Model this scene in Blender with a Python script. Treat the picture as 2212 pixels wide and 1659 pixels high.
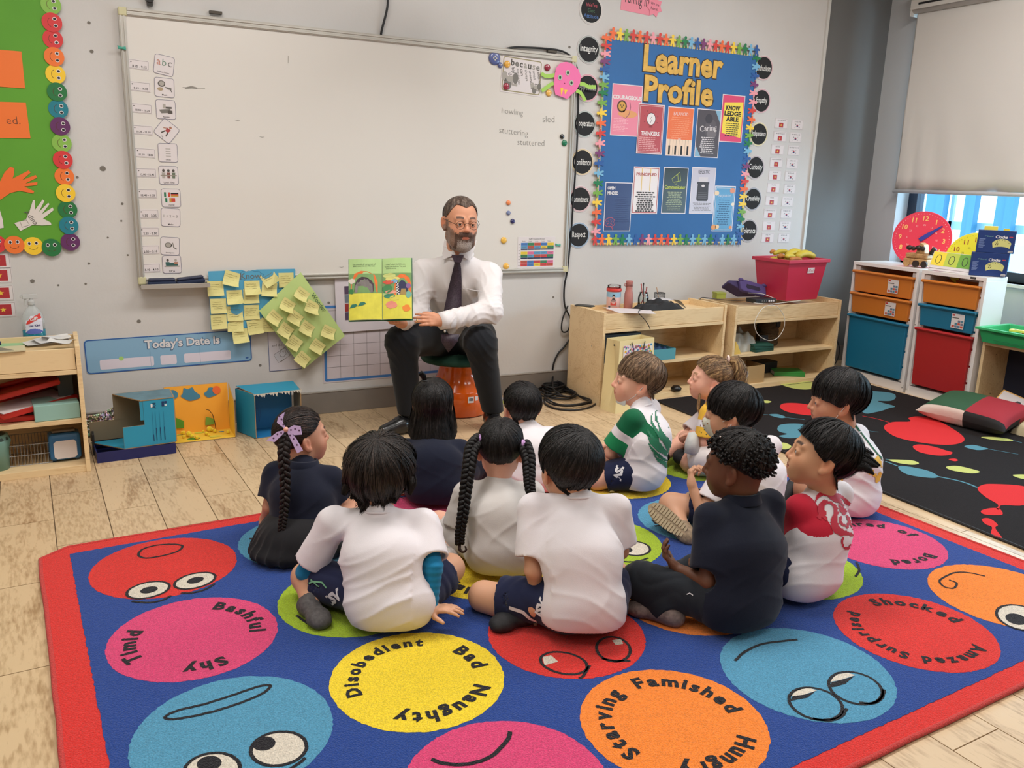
import bpy,math,random
import numpy as np
from mathutils import Matrix,Vector
from mathutils.bvhtree import BVHTree
for o in list(bpy.data.objects):bpy.data.objects.remove(o,do_unlink=True)
SC=bpy.context.scene
COL=SC.collection
PI=math.pi
rnd=random.Random(7)

# ---------------------------------------------------------------- camera
YAW,PITCH,ROLL,FPX=0.492478,0.23694281,0.02896559,1834.7486
CAM=np.array([0.0,-4.42824496,1.275])
def cam_axes():
    cy,sy,cp,sp=math.cos(YAW),math.sin(YAW),math.cos(PITCH),math.sin(PITCH)
    f=np.array([sy*cp,cy*cp,-sp]);r=np.array([cy,-sy,0.0]);u=np.cross(r,f)
    cr,sr=math.cos(ROLL),math.sin(ROLL)
    return cr*r+sr*u,-sr*r+cr*u,f
CR,CU,CF=cam_axes()
cd=bpy.data.cameras.new('camera');cam=bpy.data.objects.new('camera',cd);COL.objects.link(cam)
cd.sensor_width=36;cd.lens=FPX/2212*36;cd.clip_start=.05;cd.clip_end=200
M_=Matrix.Identity(4)
for i in range(3):
    M_[i][0],M_[i][1],M_[i][2],M_[i][3]=CR[i],CU[i],-CF[i],CAM[i]
cam.matrix_world=M_
SC.camera=cam
# ---------------------------------------------------------------- world, lights, exposure
SC.view_settings.view_transform='Standard';SC.view_settings.look='None'
SC.view_settings.gamma=1;SC.view_settings.use_curve_mapping=False
SC.view_settings.exposure=0.0
w=bpy.data.worlds.new('sky');SC.world=w;w.use_nodes=True
bg=w.node_tree.nodes['Background']
bg.inputs[0].default_value=(.62,.85,1.0,1);bg.inputs[1].default_value=3.2
def area(name,loc,rot,sx,sy,power,col):
    l=bpy.data.lights.new(name,'AREA');l.shape='RECTANGLE';l.size=sx;l.size_y=sy
    l.energy=power;l.color=col
    o=bpy.data.objects.new(name,l);COL.objects.link(o);o.location=loc;o.rotation_euler=rot
    return o
CEIL=2.95
for(x,y,p) in[(0.1,-1.75,33),(2.0,-1.75,35),(3.9,-1.75,38),(0.2,-3.9,14),(2.2,-3.9,14),(4.0,-3.9,14),(-1.8,-2.8,18),(1.6,-6.2,14)]:
    area('ceiling_panel_light',(x,y,CEIL-.04),(0,0,0),1.15,.55,p,(1.0,.98,.95))
area('window_daylight',(5.9,-2.6,1.35),(0,math.radians(90),0),1.6,3.6,150,(.62,.84,1.0))

# ---------------------------------------------------------------- pixel of the photograph -> place in the room
def ray(px,py):return CF+(px-1106)/FPX*CR+(829.5-py)/FPX*CU
def W(px,py,d=0.0):
    v=ray(px,py);p=CAM+v*(-d-CAM[1])/v[1];return float(p[0]),float(p[2])
def G(px,py,z=0.0):
    v=ray(px,py);return CAM+v*(z-CAM[2])/v[2]
def XP(px,py,x):
    v=ray(px,py);return CAM+v*(x-CAM[0])/v[0]
def D(px,py,d):
    v=ray(px,py);return CAM+v*d/(v@CF)
def depth(p):return float((np.asarray(p)-CAM)@CF)
FH=np.array([math.sin(YAW),math.cos(YAW),0.0]);RH=np.array([math.cos(YAW),-math.sin(YAW),0.0])

# ---------------------------------------------------------------- materials
def lin(c):
    c=c/255.0
    return c/12.92 if c<=.04045 else((c+.055)/1.055)**2.4
def S(r,g,b):return(lin(r),lin(g),lin(b),1.0)
MATS={}
def mat(name,rgb,rough=.6,noise=None,bump=None,metal=0,spec=.5,coat=0,trans=0,alpha=1,emit=0,vcol=None,sheen=0,sss=0):
    if name in MATS:return MATS[name]
    m=bpy.data.materials.new(name);m.use_nodes=True;nt=m.node_tree;n=nt.nodes;L=nt.links
    b=n['Principled BSDF'];col=S(*rgb)
    b.inputs['Base Color'].default_value=col;b.inputs['Roughness'].default_value=rough
    b.inputs['Metallic'].default_value=metal;b.inputs['Specular IOR Level'].default_value=spec
    b.inputs['Coat Weight'].default_value=coat;b.inputs['Coat Roughness'].default_value=.12
    b.inputs['Transmission Weight'].default_value=trans;b.inputs['Alpha'].default_value=alpha
    if sheen:b.inputs['Sheen Weight'].default_value=sheen
    if sss:
        b.inputs['Subsurface Weight'].default_value=sss;b.inputs['Subsurface Radius'].default_value=(.02,.008,.004)
        b.inputs['Subsurface Scale'].default_value=.3
    if emit:
        b.inputs['Emission Color'].default_value=col;b.inputs['Emission Strength'].default_value=emit
    tc=n.new('ShaderNodeTexCoord')
    src=None
    if vcol:
        a=n.new('ShaderNodeVertexColor');a.layer_name=vcol;src=a.outputs['Color'];L.new(src,b.inputs['Base Color'])
    if noise:
        nz=n.new('ShaderNodeTexNoise');nz.inputs['Scale'].default_value=noise[0];nz.inputs['Detail'].default_value=4
        mp=n.new('ShaderNodeMapping');L.new(tc.outputs['Object'],mp.inputs[0]);L.new(mp.outputs[0],nz.inputs['Vector'])
        if len(noise)>2:mp.inputs['Scale'].default_value=noise[2]
        mr=n.new('ShaderNodeMapRange');mr.inputs[1].default_value=.3;mr.inputs[2].default_value=.7
        mr.inputs[3].default_value=1-noise[1];mr.inputs[4].default_value=1+noise[1]
        L.new(nz.outputs[0],mr.inputs[0])
        mx=n.new('ShaderNodeVectorMath');mx.operation='SCALE'
        if src:L.new(src,mx.inputs[0])
        else:mx.inputs[0].default_value=col[:3]
        L.new(mr.outputs[0],mx.inputs['Scale']);L.new(mx.outputs[0],b.inputs['Base Color'])
    if bump:
        nz=n.new('ShaderNodeTexNoise');nz.inputs['Scale'].default_value=bump[0];nz.inputs['Detail'].default_value=3
        L.new(tc.outputs['Object'],nz.inputs['Vector'])
        if len(bump)>3:
            mp=n.new('ShaderNodeMapping');mp.inputs['Scale'].default_value=bump[3]
            L.new(tc.outputs['Object'],mp.inputs[0]);L.new(mp.outputs[0],nz.inputs['Vector'])
        bp=n.new('ShaderNodeBump');bp.inputs['Strength'].default_value=bump[1];bp.inputs['Distance'].default_value=bump[2]
        L.new(nz.outputs[0],bp.inputs['Height']);L.new(bp.outputs[0],b.inputs['Normal'])
    MATS[name]=m;return m
def paper(r,g,b,rough=.55):
    return mat('paper_%d_%d_%d'%(r,g,b),(r,g,b),rough)
def plastic(r,g,b,rough=.35):return mat('plastic_%d_%d_%d'%(r,g,b),(r,g,b),rough,bump=(9,.05,.01))
def wood_mat(name,base,dark,scale=1.0,axis=(9,.9,9),rough=.45,rand=True,contrast=1.0):
    if name in MATS:return MATS[name]
    m=bpy.data.materials.new(name);m.use_nodes=True;nt=m.node_tree;n=nt.nodes;L=nt.links
    b=n['Principled BSDF'];b.inputs['Roughness'].default_value=rough
    tc=n.new('ShaderNodeTexCoord');oi=n.new('ShaderNodeObjectInfo')
    mul=n.new('ShaderNodeMath');mul.operation='MULTIPLY';mul.inputs[1].default_value=37.0 if rand else 0
    L.new(oi.outputs['Random'],mul.inputs[0])
    add=n.new('ShaderNodeVectorMath');add.operation='ADD'
    L.new(tc.outputs['Object'],add.inputs[0]);L.new(mul.outputs[0],add.inputs[1])
    mp=n.new('ShaderNodeMapping');mp.inputs['Scale'].default_value=axis;L.new(add.outputs[0],mp.inputs[0])
    n1=n.new('ShaderNodeTexNoise');n1.inputs['Scale'].default_value=1.0*scale;n1.inputs['Detail'].default_value=2;n1.inputs['Distortion'].default_value=1.2
    L.new(mp.outputs[0],n1.inputs['Vector'])
    # growth rings: contour lines of the soft noise
    rm=n.new('ShaderNodeMath');rm.operation='MULTIPLY';rm.inputs[1].default_value=34;L.new(n1.outputs[0],rm.inputs[0])
    rs=n.new('ShaderNodeMath');rs.operation='SINE';L.new(rm.outputs[0],rs.inputs[0])
    n2=n.new('ShaderNodeTexNoise');n2.inputs['Scale'].default_value=14*scale;n2.inputs['Detail'].default_value=5
    L.new(mp.outputs[0],n2.inputs['Vector'])
    a1=n.new('ShaderNodeMath');a1.operation='MULTIPLY_ADD';a1.inputs[1].default_value=.045;L.new(rs.outputs[0],a1.inputs[0]);L.new(n2.outputs[0],a1.inputs[2])
    a2=n.new('ShaderNodeMath');a2.operation='MULTIPLY_ADD';a2.inputs[1].default_value=.9;L.new(n1.outputs[0],a2.inputs[0]);L.new(a1.outputs[0],a2.inputs[2])
    cr=n.new('ShaderNodeValToRGB');cr.color_ramp.elements[0].position=.62-.0*contrast;cr.color_ramp.elements[1].position=1.18 if contrast<1 else 1.08
    cr.color_ramp.elements[0].color=S(*dark);cr.color_ramp.elements[1].color=S(*base)
    L.new(a2.outputs[0],cr.inputs[0])
    hs=n.new('ShaderNodeHueSaturation');L.new(cr.outputs[0],hs.inputs['Color'])
    mr=n.new('ShaderNodeMapRange');mr.inputs[3].default_value=.93 if rand else 1;mr.inputs[4].default_value=1.06 if rand else 1;L.new(oi.outputs['Random'],mr.inputs[0])
    L.new(mr.outputs[0],hs.inputs['Value']);L.new(hs.outputs[0],b.inputs['Base Color'])
    MATS[name]=m;return m

# ---------------------------------------------------------------- mesh builder
_TC={}
def text_geo(s,off=0.0,space=1.0):
    key=(s,off,space)
    if key in _TC:return _TC[key]
    c=bpy.data.curves.new('t','FONT');c.body=s;c.size=1;c.offset=off;c.space_character=space
    c.resolution_u=2;c.fill_mode='FRONT';c.space_line=.95;c.align_x='LEFT'
    o=bpy.data.objects.new('t',c);COL.objects.link(o)
    bpy.context.view_layer.update()
    me=o.evaluated_get(bpy.context.evaluated_depsgraph_get()).to_mesh()
    v=np.array([x.co[:] for x in me.vertices]) if len(me.vertices) else np.zeros((0,3))
    f=[tuple(p.vertices) for p in me.polygons]
    o.to_mesh_clear();bpy.data.objects.remove(o,do_unlink=True);bpy.data.curves.remove(c)
    _TC[key]=(v,f);return v,f
class MB:
    def __init__(s):s.v=[];s.f=[];s.m=[];s.n=0;s.mats=[];s.M=Matrix.Identity(4)
    def mi(s,m):
        if m is None:return 0
        if m not in s.mats:s.mats.append(m)
        return s.mats.index(m)
    def add(s,vs,fs,m=None,M=None):
        k=s.mi(m);A=np.asarray(vs,float).reshape(-1,3)
        if M is not None:
            A=A@np.array(M.to_3x3()).T+np.array(M.translation)
        s.v.append(A);s.f+=[tuple(i+s.n for i in f) for f in fs];s.m+=[k]*len(fs);s.n+=len(A);return s
    def box(s,x0,x1,y0,y1,z0,z1,m=None,M=None):
        vs=[(x,y,z) for z in(z0,z1) for x,y in((x0,y0),(x1,y0),(x1,y1),(x0,y1))]
        return s.add(vs,[(3,2,1,0),(4,5,6,7),(0,1,5,4),(1,2,6,5),(2,3,7,6),(3,0,4,7)],m,M)
    def prism(s,pts,z0,z1,m=None,M=None):
        n=len(pts);a=sum(pts[i][0]*pts[(i+1)%n][1]-pts[(i+1)%n][0]*pts[i][1] for i in range(n))
        if a<0:pts=pts[::-1]
        vs=[(x,y,z0) for x,y in pts]+[(x,y,z1) for x,y in pts]
        return s.add(vs,[tuple(range(n))[::-1],tuple(range(n,2*n))]+[(i,(i+1)%n,n+(i+1)%n,n+i) for i in range(n)],m,M)
    def face(s,pts,z,m=None,M=None):
        n=len(pts);a=sum(pts[i][0]*pts[(i+1)%n][1]-pts[(i+1)%n][0]*pts[i][1] for i in range(n))
        if a<0:pts=pts[::-1]
        return s.add([(x,y,z) for x,y in pts],[tuple(range(n))],m,M)
    def rect(s,x0,y0,x1,y1,z,m=None,M=None):return s.face([(x0,y0),(x1,y0),(x1,y1),(x0,y1)],z,m,M)
    def disc(s,cx,cy,rx,ry,z0,z1,m=None,n=32,M=None,a=0):
        p=[(cx+rx*math.cos(t)*math.cos(a)-ry*math.sin(t)*math.sin(a),cy+rx*math.cos(t)*math.sin(a)+ry*math.sin(t)*math.cos(a)) for t in[2*PI*i/n for i in range(n)]]
        return s.prism(p,z0,z1,m,M) if z1>z0 else s.face(p,z0,m,M)
    def stroke(s,pts,w,z,m=None,M=None,closed=False,taper=False):
        P=[np.array(p,float) for p in pts];n=len(P);vs=[]
        for i in range(n):
            a=P[(i-1)%n] if(closed or i>0) else P[i];b=P[(i+1)%n] if(closed or i<n-1) else P[i]
            d=b-a;L=np.hypot(*d) or 1;nn=np.array([-d[1],d[0]])/L
            ww=w*(.15+.85*math.sin(PI*(i+.3)/(n-.4))) if taper else w
            vs+=[(*(P[i]-nn*ww/2),z),(*(P[i]+nn*ww/2),z)]
        fs=[(2*i,(2*i+2)%(2*n),(2*i+3)%(2*n),2*i+1) for i in range(n if closed else n-1)]
        return s.add(vs,fs,m,M)
    def text(s,t,cx,cy,z,m,w=None,h=None,rot=0,off=0.0,M=None,sx=1.0,space=1.0,maxw=None):
        v,f=text_geo(t,off,space)
        if not len(v):return s
        lo,hi=v.min(0),v.max(0);k=(w/(hi[0]-lo[0])) if w else h/(hi[1]-lo[1])
        ky=k;kx=k*sx
        if w and h:ky=h/(hi[1]-lo[1])
        if maxw and(hi[0]-lo[0])*kx>maxw:kx=maxw/(hi[0]-lo[0])
        q=(v-(lo+hi)/2)*[kx,ky,0];c,sn=math.cos(rot),math.sin(rot)
        q=np.stack([q[:,0]*c-q[:,1]*sn+cx,q[:,0]*sn+q[:,1]*c+cy,q[:,2]*0+z],1)
        return s.add(q,f,m,M)
    def tube(s,path,r,n=8,m=None,closed=False,M=None,flat=1.0):
        P=np.asarray(path,float);k=len(P);R_=np.broadcast_to(np.asarray(r,float),(k,))
        T=np.gradient(P,axis=0) if not closed else np.roll(P,-1,0)-np.roll(P,1,0)
        T/=np.linalg.norm(T,axis=1)[:,None]+1e-12
        u=np.cross(T[0],(0,0,1));u=np.cross(T[0],(1,0,0)) if np.linalg.norm(u)<.1 else u;u/=np.linalg.norm(u)
        vs=[]
        for i in range(k):
            u=u-T[i]*(u@T[i]);u/=np.linalg.norm(u)+1e-12;w_=np.cross(T[i],u)
            for j in range(n):
                a=2*PI*j/n;vs.append(P[i]+R_[i]*(math.cos(a)*u+flat*math.sin(a)*w_))
        fs=[(i*n+j,i*n+(j+1)%n,((i+1)%k)*n+(j+1)%n,((i+1)%k)*n+j) for i in range(k if closed else k-1) for j in range(n)]
        if not closed:fs+=[tuple(range(n))[::-1],tuple(range((k-1)*n,k*n))]
        return s.add(vs,fs,m,M)
    def lathe(s,prof,n=32,m=None,M=None,cap=True):
        vs=[(r*math.cos(2*PI*j/n),r*math.sin(2*PI*j/n),z) for r,z in prof for j in range(n)]
        fs=[(i*n+j,i*n+(j+1)%n,(i+1)*n+(j+1)%n,(i+1)*n+j) for i in range(len(prof)-1) for j in range(n)]
        if cap:fs+=[tuple(range(n))[::-1],tuple(range((len(prof)-1)*n,len(prof)*n))]
        return s.add(vs,fs,m,M)
    def ball(s,c,r,m=None,n=12,k=8,M=None):
        r=(r,r,r) if np.isscalar(r) else r
        pr=[(math.sin(PI*i/k),-math.cos(PI*i/k)) for i in range(k+1)]
        vs=[(c[0]+r[0]*q*math.cos(2*PI*j/n),c[1]+r[1]*q*math.sin(2*PI*j/n),c[2]+r[2]*z) for q,z in pr for j in range(n)]
        return s.add(vs,[(i*n+j,i*n+(j+1)%n,(i+1)*n+(j+1)%n,(i+1)*n+j) for i in range(k) for j in range(n)],m,M)
    def mesh(s,name):
        me=bpy.data.meshes.new(name)
        V=np.concatenate(s.v) if s.v else np.zeros((0,3))
        me.from_pydata(V.tolist(),[],s.f)
        for m in s.mats:me.materials.append(m)
        if len(s.mats)>1:me.polygons.foreach_set('material_index',s.m)
        return me
    def build(s,name,parent=None,m=None,smooth=False,bevel=0,M=None,label=None):
        if m is not None and not s.mats:s.mats=[m]
        me=s.mesh(name)
        if smooth:me.polygons.foreach_set('use_smooth',[True]*len(me.polygons))
        o=bpy.data.objects.new(name,me);COL.objects.link(o)
        if M is not None:o.matrix_world=M
        if parent is not None:o.parent=parent
        if bevel:
            b=o.modifiers.new('b','BEVEL');b.width=bevel;b.segments=2;b.limit_method='ANGLE';b.harden_normals=False
        if label:o['label']=label
        return o
def tag(o,label,cat,group=None,kind=None):
    if label:o['label']=label
    if cat:o['category']=cat
    if group:o['group']=group
    if kind:o['kind']=kind
    return o
def empty(name,M=None,loc=None):
    o=bpy.data.objects.new(name,None);COL.objects.link(o);o.empty_display_size=.05
    if loc is not None:o.location=Vector(loc)
    if M is not None:o.matrix_world=M
    return o
def frame(o,x,y,z):  # matrix with origin o and axes x,y,z
    m=Matrix.Identity(4)
    for i in range(3):m[i][0],m[i][1],m[i][2],m[i][3]=x[i],y[i],z[i],o[i]
    return m
def MW(x,z,d=0.0,rot=0.0):  # local X right, Y up, Z out of the board wall
    c,s=math.cos(rot),math.sin(rot)
    return frame((x,-d,z),(c,0,s),(-s,0,c),(0,-1,0))
def unit(v):v=np.asarray(v,float);return v/(np.linalg.norm(v)+1e-12)
def lift_out(o,root):o.parent=root

INK=(34,34,38)
ink=mat('black_ink',(30,30,34),.5);white_p=paper(222,214,214);grey_ink=mat('grey_ink',(110,104,100),.6)

# ---------------------------------------------------------------- setting
def struct(o):o['kind']='structure';return o
XR=5.30  # dark pier meets window wall
wall_m=mat('wall_paint',(206,203,200),.75,noise=(2.2,.035),bump=(60,.12,.004))
wall_g=mat('grey_paint',(104,104,103),.7,noise=(2,.03),bump=(60,.1,.004))
wall_lg=mat('light_grey_paint',(184,186,188),.7,bump=(60,.1,.004))
XE=W(1789,0)[0]*.5+W(1736,530)[0]*.5
b=MB();b.box(-3.2,XE,0,.12,0,CEIL,wall_m);wb_=struct(b.build('wall_back'))
b=MB();b.box(XE,XR+.3,0.0,.12,0,CEIL,wall_g)
b.build('grey_pier_face',wb_)
b=MB();b.box(XE-.012,XE+.010,-.014,0,.12,CEIL,mat('panel_trim',(205,203,198),.5));struct(b.build('trim_1'))
b=MB()
mk=mat('wall_mark',(120,114,106),.9)
for px,py,r in[(192,49,3),(198,111,3.5),(222,364,5.5),(167,383,2.5),(264,440,2.5),(262,477,2),(233,513,1.8),(276,551,2),(192,569,2.4),(126,616,2),(185,613,2.2),(70,607,4),(300,694,4),(562,789,3),(1230,102,3.2),(1188,548,3),(710,654,3),(1195,642,3),(707,846,2.5)]:
    x,z=W(px,py);b.disc(x,z,r*.0024,r*.0022,.0,.0012,mk,9,M=None)
V=np.concatenate(b.v);b.v=[np.stack([V[:,0],-V[:,2]-.0002,V[:,1]],1)]
b.build('wall_mark',wb_)
b=MB();b.box(-3.2,XE,-.014,0,0,.118,mat('skirting',(126,118,110),.5,noise=(6,.08)));b.box(-3.2,XE,-.017,0,.118,.126,mat('skirting_cap',(158,152,144),.5))
struct(b.build('baseboard_back',bevel=.002))
# window wall
WY0,WY1,WZ0,WZ1=-4.2,-.25,.72,2.42
b=MB()
b.box(XR,XR+.3,WY1,.0,0,CEIL,wall_lg);b.box(XR,XR+.3,-8,WY0,0,CEIL,wall_lg)
b.box(XR,XR+.3,WY0,WY1,0,WZ0,wall_lg);b.box(XR,XR+.3,WY0,WY1,WZ1,CEIL,wall_lg)
struct(b.build('wall_right'))
b=MB();b.box(-3.3,-3.2,-8,.12,0,CEIL,wall_m);struct(b.build('wall_left'))
b=MB();b.box(-3.3,XR+.3,-8.1,-8,0,CEIL,wall_m);struct(b.build('wall_front'))
ce=MB();ce.box(-3.3,XR+.3,-8.1,.12,CEIL,CEIL+.1,mat('ceiling_white',(225,222,216),.8));struct(ce.build('ceiling'))
wf=mat('window_frame',(38,48,66),.4)
win=empty('window_1',loc=(XR,-2.2,WZ0));struct(win)
def inw(mb,name,**k):
    o=mb.build(name,**k);o.parent=win;o.matrix_parent_inverse=Matrix.Translation(-Vector(win.location));return o
b=MB()
b.box(XR+.12,XR+.2,WY1-.07,WY1,WZ0,WZ1);b.box(XR+.12,XR+.2,WY0,WY0+.07,WZ0,WZ1)
b.box(XR+.12,XR+.2,WY0,WY1,WZ0,WZ0+.06);b.box(XR+.12,XR+.2,WY0,WY1,WZ1-.06,WZ1)
inw(b,'window_frame',m=wf,bevel=.004)
for yy in(-1.62,-2.9):
    b=MB();b.box(XR+.13,XR+.19,yy-.03,yy+.03,WZ0+.06,WZ1-.06);inw(b,'mullion',m=wf)
def glass(name,tint=(.93,.98,1,1),r=.0,mixf=.08):
    m=bpy.data.materials.new(name);m.use_nodes=True;n=m.node_tree.nodes;L=m.node_tree.links;n.clear()
    o=n.new('ShaderNodeOutputMaterial');t=n.new('ShaderNodeBsdfTransparent');g=n.new('ShaderNodeBsdfGlossy');x=n.new('ShaderNodeMixShader')
    t.inputs[0].default_value=tint;g.inputs['Roughness'].default_value=r
    fr=n.new('ShaderNodeLayerWeight');fr.inputs[0].default_value=mixf
    L.new(fr.outputs['Fresnel'],x.inputs[0]);L.new(t.outputs[0],x.inputs[1]);L.new(g.outputs[0],x.inputs[2]);L.new(x.outputs[0],o.inputs[0]);return m
pane_m=glass('window_glass')
for a_,b_ in((WY1-.07,-1.59),(-1.65,-2.87),(-2.93,WY0+.07)):
    b=MB();b.box(XR+.155,XR+.161,b_,a_,WZ0+.06,WZ1-.06);inw(b,'pane',m=pane_m)
b=MB();b.box(XR-.02,XR+.12,WY0,WY1,WZ0-.02,WZ0,mat('sill',(215,215,215),.4));inw(b,'window_sill')
# terrace uprights outside the glass
om=mat('outdoor_blue_steel',(86,150,186),.5);ow=mat('outdoor_pale_panel',(205,235,245),.6)
for i,(yy,wd) in enumerate([(.62,.085),(.29,.045),(-.02,.07),(-.6,.08),(-1.3,.08),(-2.2,.08)]):
    b=MB();b.box(6.9,6.98,yy-wd,yy+wd,-.5,3.6,om);b.box(6.88,6.9,yy-wd-.02,yy-wd*.3,-.5,3.6,om)
    o=b.build('steel_column');tag(o,'blue steel column standing outside the window, %s from the left edge of the glass'%['first','second','third','fourth','fifth','sixth'][i],'column','columns outside the window')
b=MB();b.box(7.0,7.04,-6,2,.95,1.02,ow);b.box(7.0,7.04,-6,2,1.28,1.32,om)
for i in range(16):b.box(7.0,7.03,-6+i*.5,-5.97+i*.5,0,1.3,ow)
tag(b.build('terrace_railing'),'pale railing running outside behind the glass of the window','railing')
b=MB();b.box(5.6,30,-20,20,-.6,-.5,mat('terrace_floor',(190,205,215),.8));struct(b.build('trim_2'))
# floor
pl_m=wood_mat('oak_look_tile',(212,184,146),(166,134,98),1.0,axis=(7.5,1.6,7.5),rough=.36)
b=MB();b.box(-3.3,XR+.3,-8.1,.12,-.05,-.004,mat('grout',(120,100,78),.9));fl=struct(b.build('floor'))
PH,PW,PLn=.0293,.1785,.533
e1=np.array([math.cos(PH),math.sin(PH),0]);e2=np.array([-math.sin(PH),math.cos(PH),0])
pm=MB();pm.box(-PW/2+.0016,PW/2-.0016,-PLn/2+.0016,PLn/2-.0016,-.006,0)
pm.mats=[pl_m];pme=pm.mesh('plank');rest=MB();first=True;cnt=0
for i in range(-17,34):
    for j in range(-16,2):
        u=-.127+PW*(i+.5);v=-1.045+PLn*(j+.5)+(0 if i%2 else PLn/2)+.0
        p=e1*u+e2*v
        if p[1]>.2 or p[0]<-3.2 or p[0]>XR+.1 or p[1]<-8:continue
        rr=(np.array([p[0],p[1],0])-CAM);zz=rr@CF;vis=False
        if zz>.8:
            X_=1106+FPX*(rr@CR)/zz;Y_=829.5-FPX*(rr@CU)/zz
            vis=-130<X_<2340 and Y_<1760 and p[1]>-3.9
        if vis and cnt<290:
            cnt+=1
            o=bpy.data.objects.new('plank',pme);COL.objects.link(o)
            o.matrix_world=frame((p[0],p[1],0),e1,e2,(0,0,1));o.parent=fl
        else:
            rest.box(u-PW/2+.0016,u+PW/2-.0016,v-PLn/2+.0016,v+PLn/2-.0016,-.006,0)
o=rest.build('plank_field',fl,pl_m);o.matrix_world=frame((0,0,0),e1,e2,(0,0,1));o['kind']='stuff'
# skirting of pier
b=MB();b.box(XE,XR,-.012,0,0,.12,mat('skirting',0));struct(b.build('baseboard_pier',bevel=.002))
# projector above the board (out of frame), it shades the wall behind it
pj=empty('projector',loc=(1.80,-.92,2.42))
b=MB();b.box(-.19,.19,-.15,.15,-.06,.06);b.build('housing',pj,plastic(210,208,204),bevel=.02)
b=MB();b.tube([(0,0,.06),(0,0,.529)],.02,12);b.box(-.06,.06,-.06,.06,.515,.53);b.build('ceiling_pole',pj,mat('steel_grey',(150,150,150),.4,metal=.8))
b=MB();b.tube([(.05,.15,0),(.05,.17,0)],.035,16);b.build('lens',pj,mat('black_gloss',(12,12,14),.15))
tag(pj,'pale projector hanging from the ceiling in front of the whiteboard','projector')


# ================================================================ whiteboard
def rectpx(tl,br):  # -> centre x,z and size of an upright sheet on the wall
    a,b_=W(*tl),W(*br);return(a[0]+b_[0])/2,(a[1]+b_[1])/2,b_[0]-a[0],a[1]-b_[1]
alu=mat('brushed_aluminium',(196,192,184),.35,metal=.55)
board_m=mat('whiteboard_enamel',(224,219,212),.22,noise=(1.4,.012),coat=.3)
bx0,bx1,bz0,bz1=.327,2.722,.735,1.968
wb=empty('whiteboard',loc=((bx0+bx1)/2,0,(bz0+bz1)/2));tag(wb,'long whiteboard in an aluminium frame on the wall behind the seated man','whiteboard')
def onw(mb,name,root,m=None,**k):
    o=mb.build(name,None,m,**k);o.parent=root;o.matrix_parent_inverse=root.matrix_basis.inverted();return o
def mbw():b=MB();return b
b=MB();b.box(bx0+.02,bx1-.02,-.018,-.003,bz0+.02,bz1-.02);onw(b,'writing_surface',wb,board_m)
for nm,(x0,x1,z0,z1) in dict(top=(bx0+.035,bx1-.03,bz1-.034,bz1),bot=(bx0+.035,bx1-.03,bz0,bz0+.03)).items():
    b=MB();h=z1-z0;b.box(x0,x1,-.026,-.002,z0,z1);b.box(x0,x1,-.030,-.024,z0+h*.62,z0+h*.9);b.box(x0,x1,-.030,-.024,z0+h*.1,z0+h*.36);onw(b,'frame_rail',wb,alu,bevel=.0015)
for x0,x1 in((bx0,bx0+.03),(bx1-.03,bx1)):
    b=MB();b.box(x0,x1,-.026,-.002,bz0+.035,bz1-.035);b.box(x0+.004,x0+.011,-.030,-.024,bz0+.035,bz1-.035);b.box(x1-.011,x1-.004,-.030,-.024,bz0+.035,bz1-.035);onw(b,'frame_rail',wb,alu,bevel=.0015)
cy_=mat('yellowed_plastic',(206,200,160),.5)
for x0,z0 in((bx0,bz0),(bx0,bz1-.036),(bx1-.036,bz0),(bx1-.036,bz1-.036)):
    b=MB();b.box(x0,x0+.036,-.030,-.002,z0,z0+.036);onw(b,'corner_cap',wb,cy_,bevel=.005)
for px,py,t in[(465,34,.028),(1190,118,.03)]:
    x,z=W(px,py-6);b=MB();b.box(x-t,x+t,-.02,-.001,z-.006,z+.006);onw(b,'wall_clip',wb,mat('dark_metal',(84,78,70),.5,metal=.6))
# pen tray
tx0,tx1=W(302,622)[0],W(452,620,.05)[0]
b=MB();b.box(tx0,tx1,-.085,-.002,bz0-.012,bz0-.006);b.box(tx0,tx1,-.088,-.083,bz0-.016,bz0+.006);onw(b,'pen_tray',wb,alu,bevel=.001)
def wtext(root,t,px,py,width=None,height=None,m=ink,d=.0188,rot=0,off=0.0,name='lettering',sx=1.0):
    x,z=W(px,py,d);b=MB();b.text(t,0,0,0,m,w=width,h=height,off=off,sx=sx)
    o=b.build(name);o.parent=root;o.matrix_parent_inverse=root.matrix_basis.inverted();o.matrix_basis=MW(x,z,d,rot);return o
pen=mat('faint_marker',(120,116,110),.6)
for t,px,py,wd,rt in(('howling',1107,243,.135,-.04),('sled',1185,257,.078,.05),('stuttering',1110,287,.185,-.06),('stuttered',1147,308,.175,0)):
    wtext(wb,t,px,py,wd,m=pen,rot=rt,off=-.016)
sm=mat('marker_smudge',(150,144,136),.7)
x,z=W(414,190,.0188);b=MB();b.stroke([(-.03,-.004),(0,.004),(.025,.001)],.012,0,sm,taper=True);b.stroke([(-.04,0),(.06,.002)],.003,0,sm,taper=True)
o=b.build('smudge');o.parent=wb;o.matrix_parent_inverse=wb.matrix_basis.inverted();o.matrix_basis=MW(x,z,.0188)
for px,py in((566,296),(513,260),(738,577),(622,127)):
    x,z=W(px,py,.0188);b=MB();b.stroke([(-.012,.001),(.0,-.001),(.012,.001)] if px!=622 else[(0,-.02),(.002,.015)],.003,0,sm,taper=True)
    o=b.build('smudge');o.parent=wb;o.matrix_parent_inverse=wb.matrix_basis.inverted();o.matrix_basis=MW(x,z,.0188)
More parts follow.
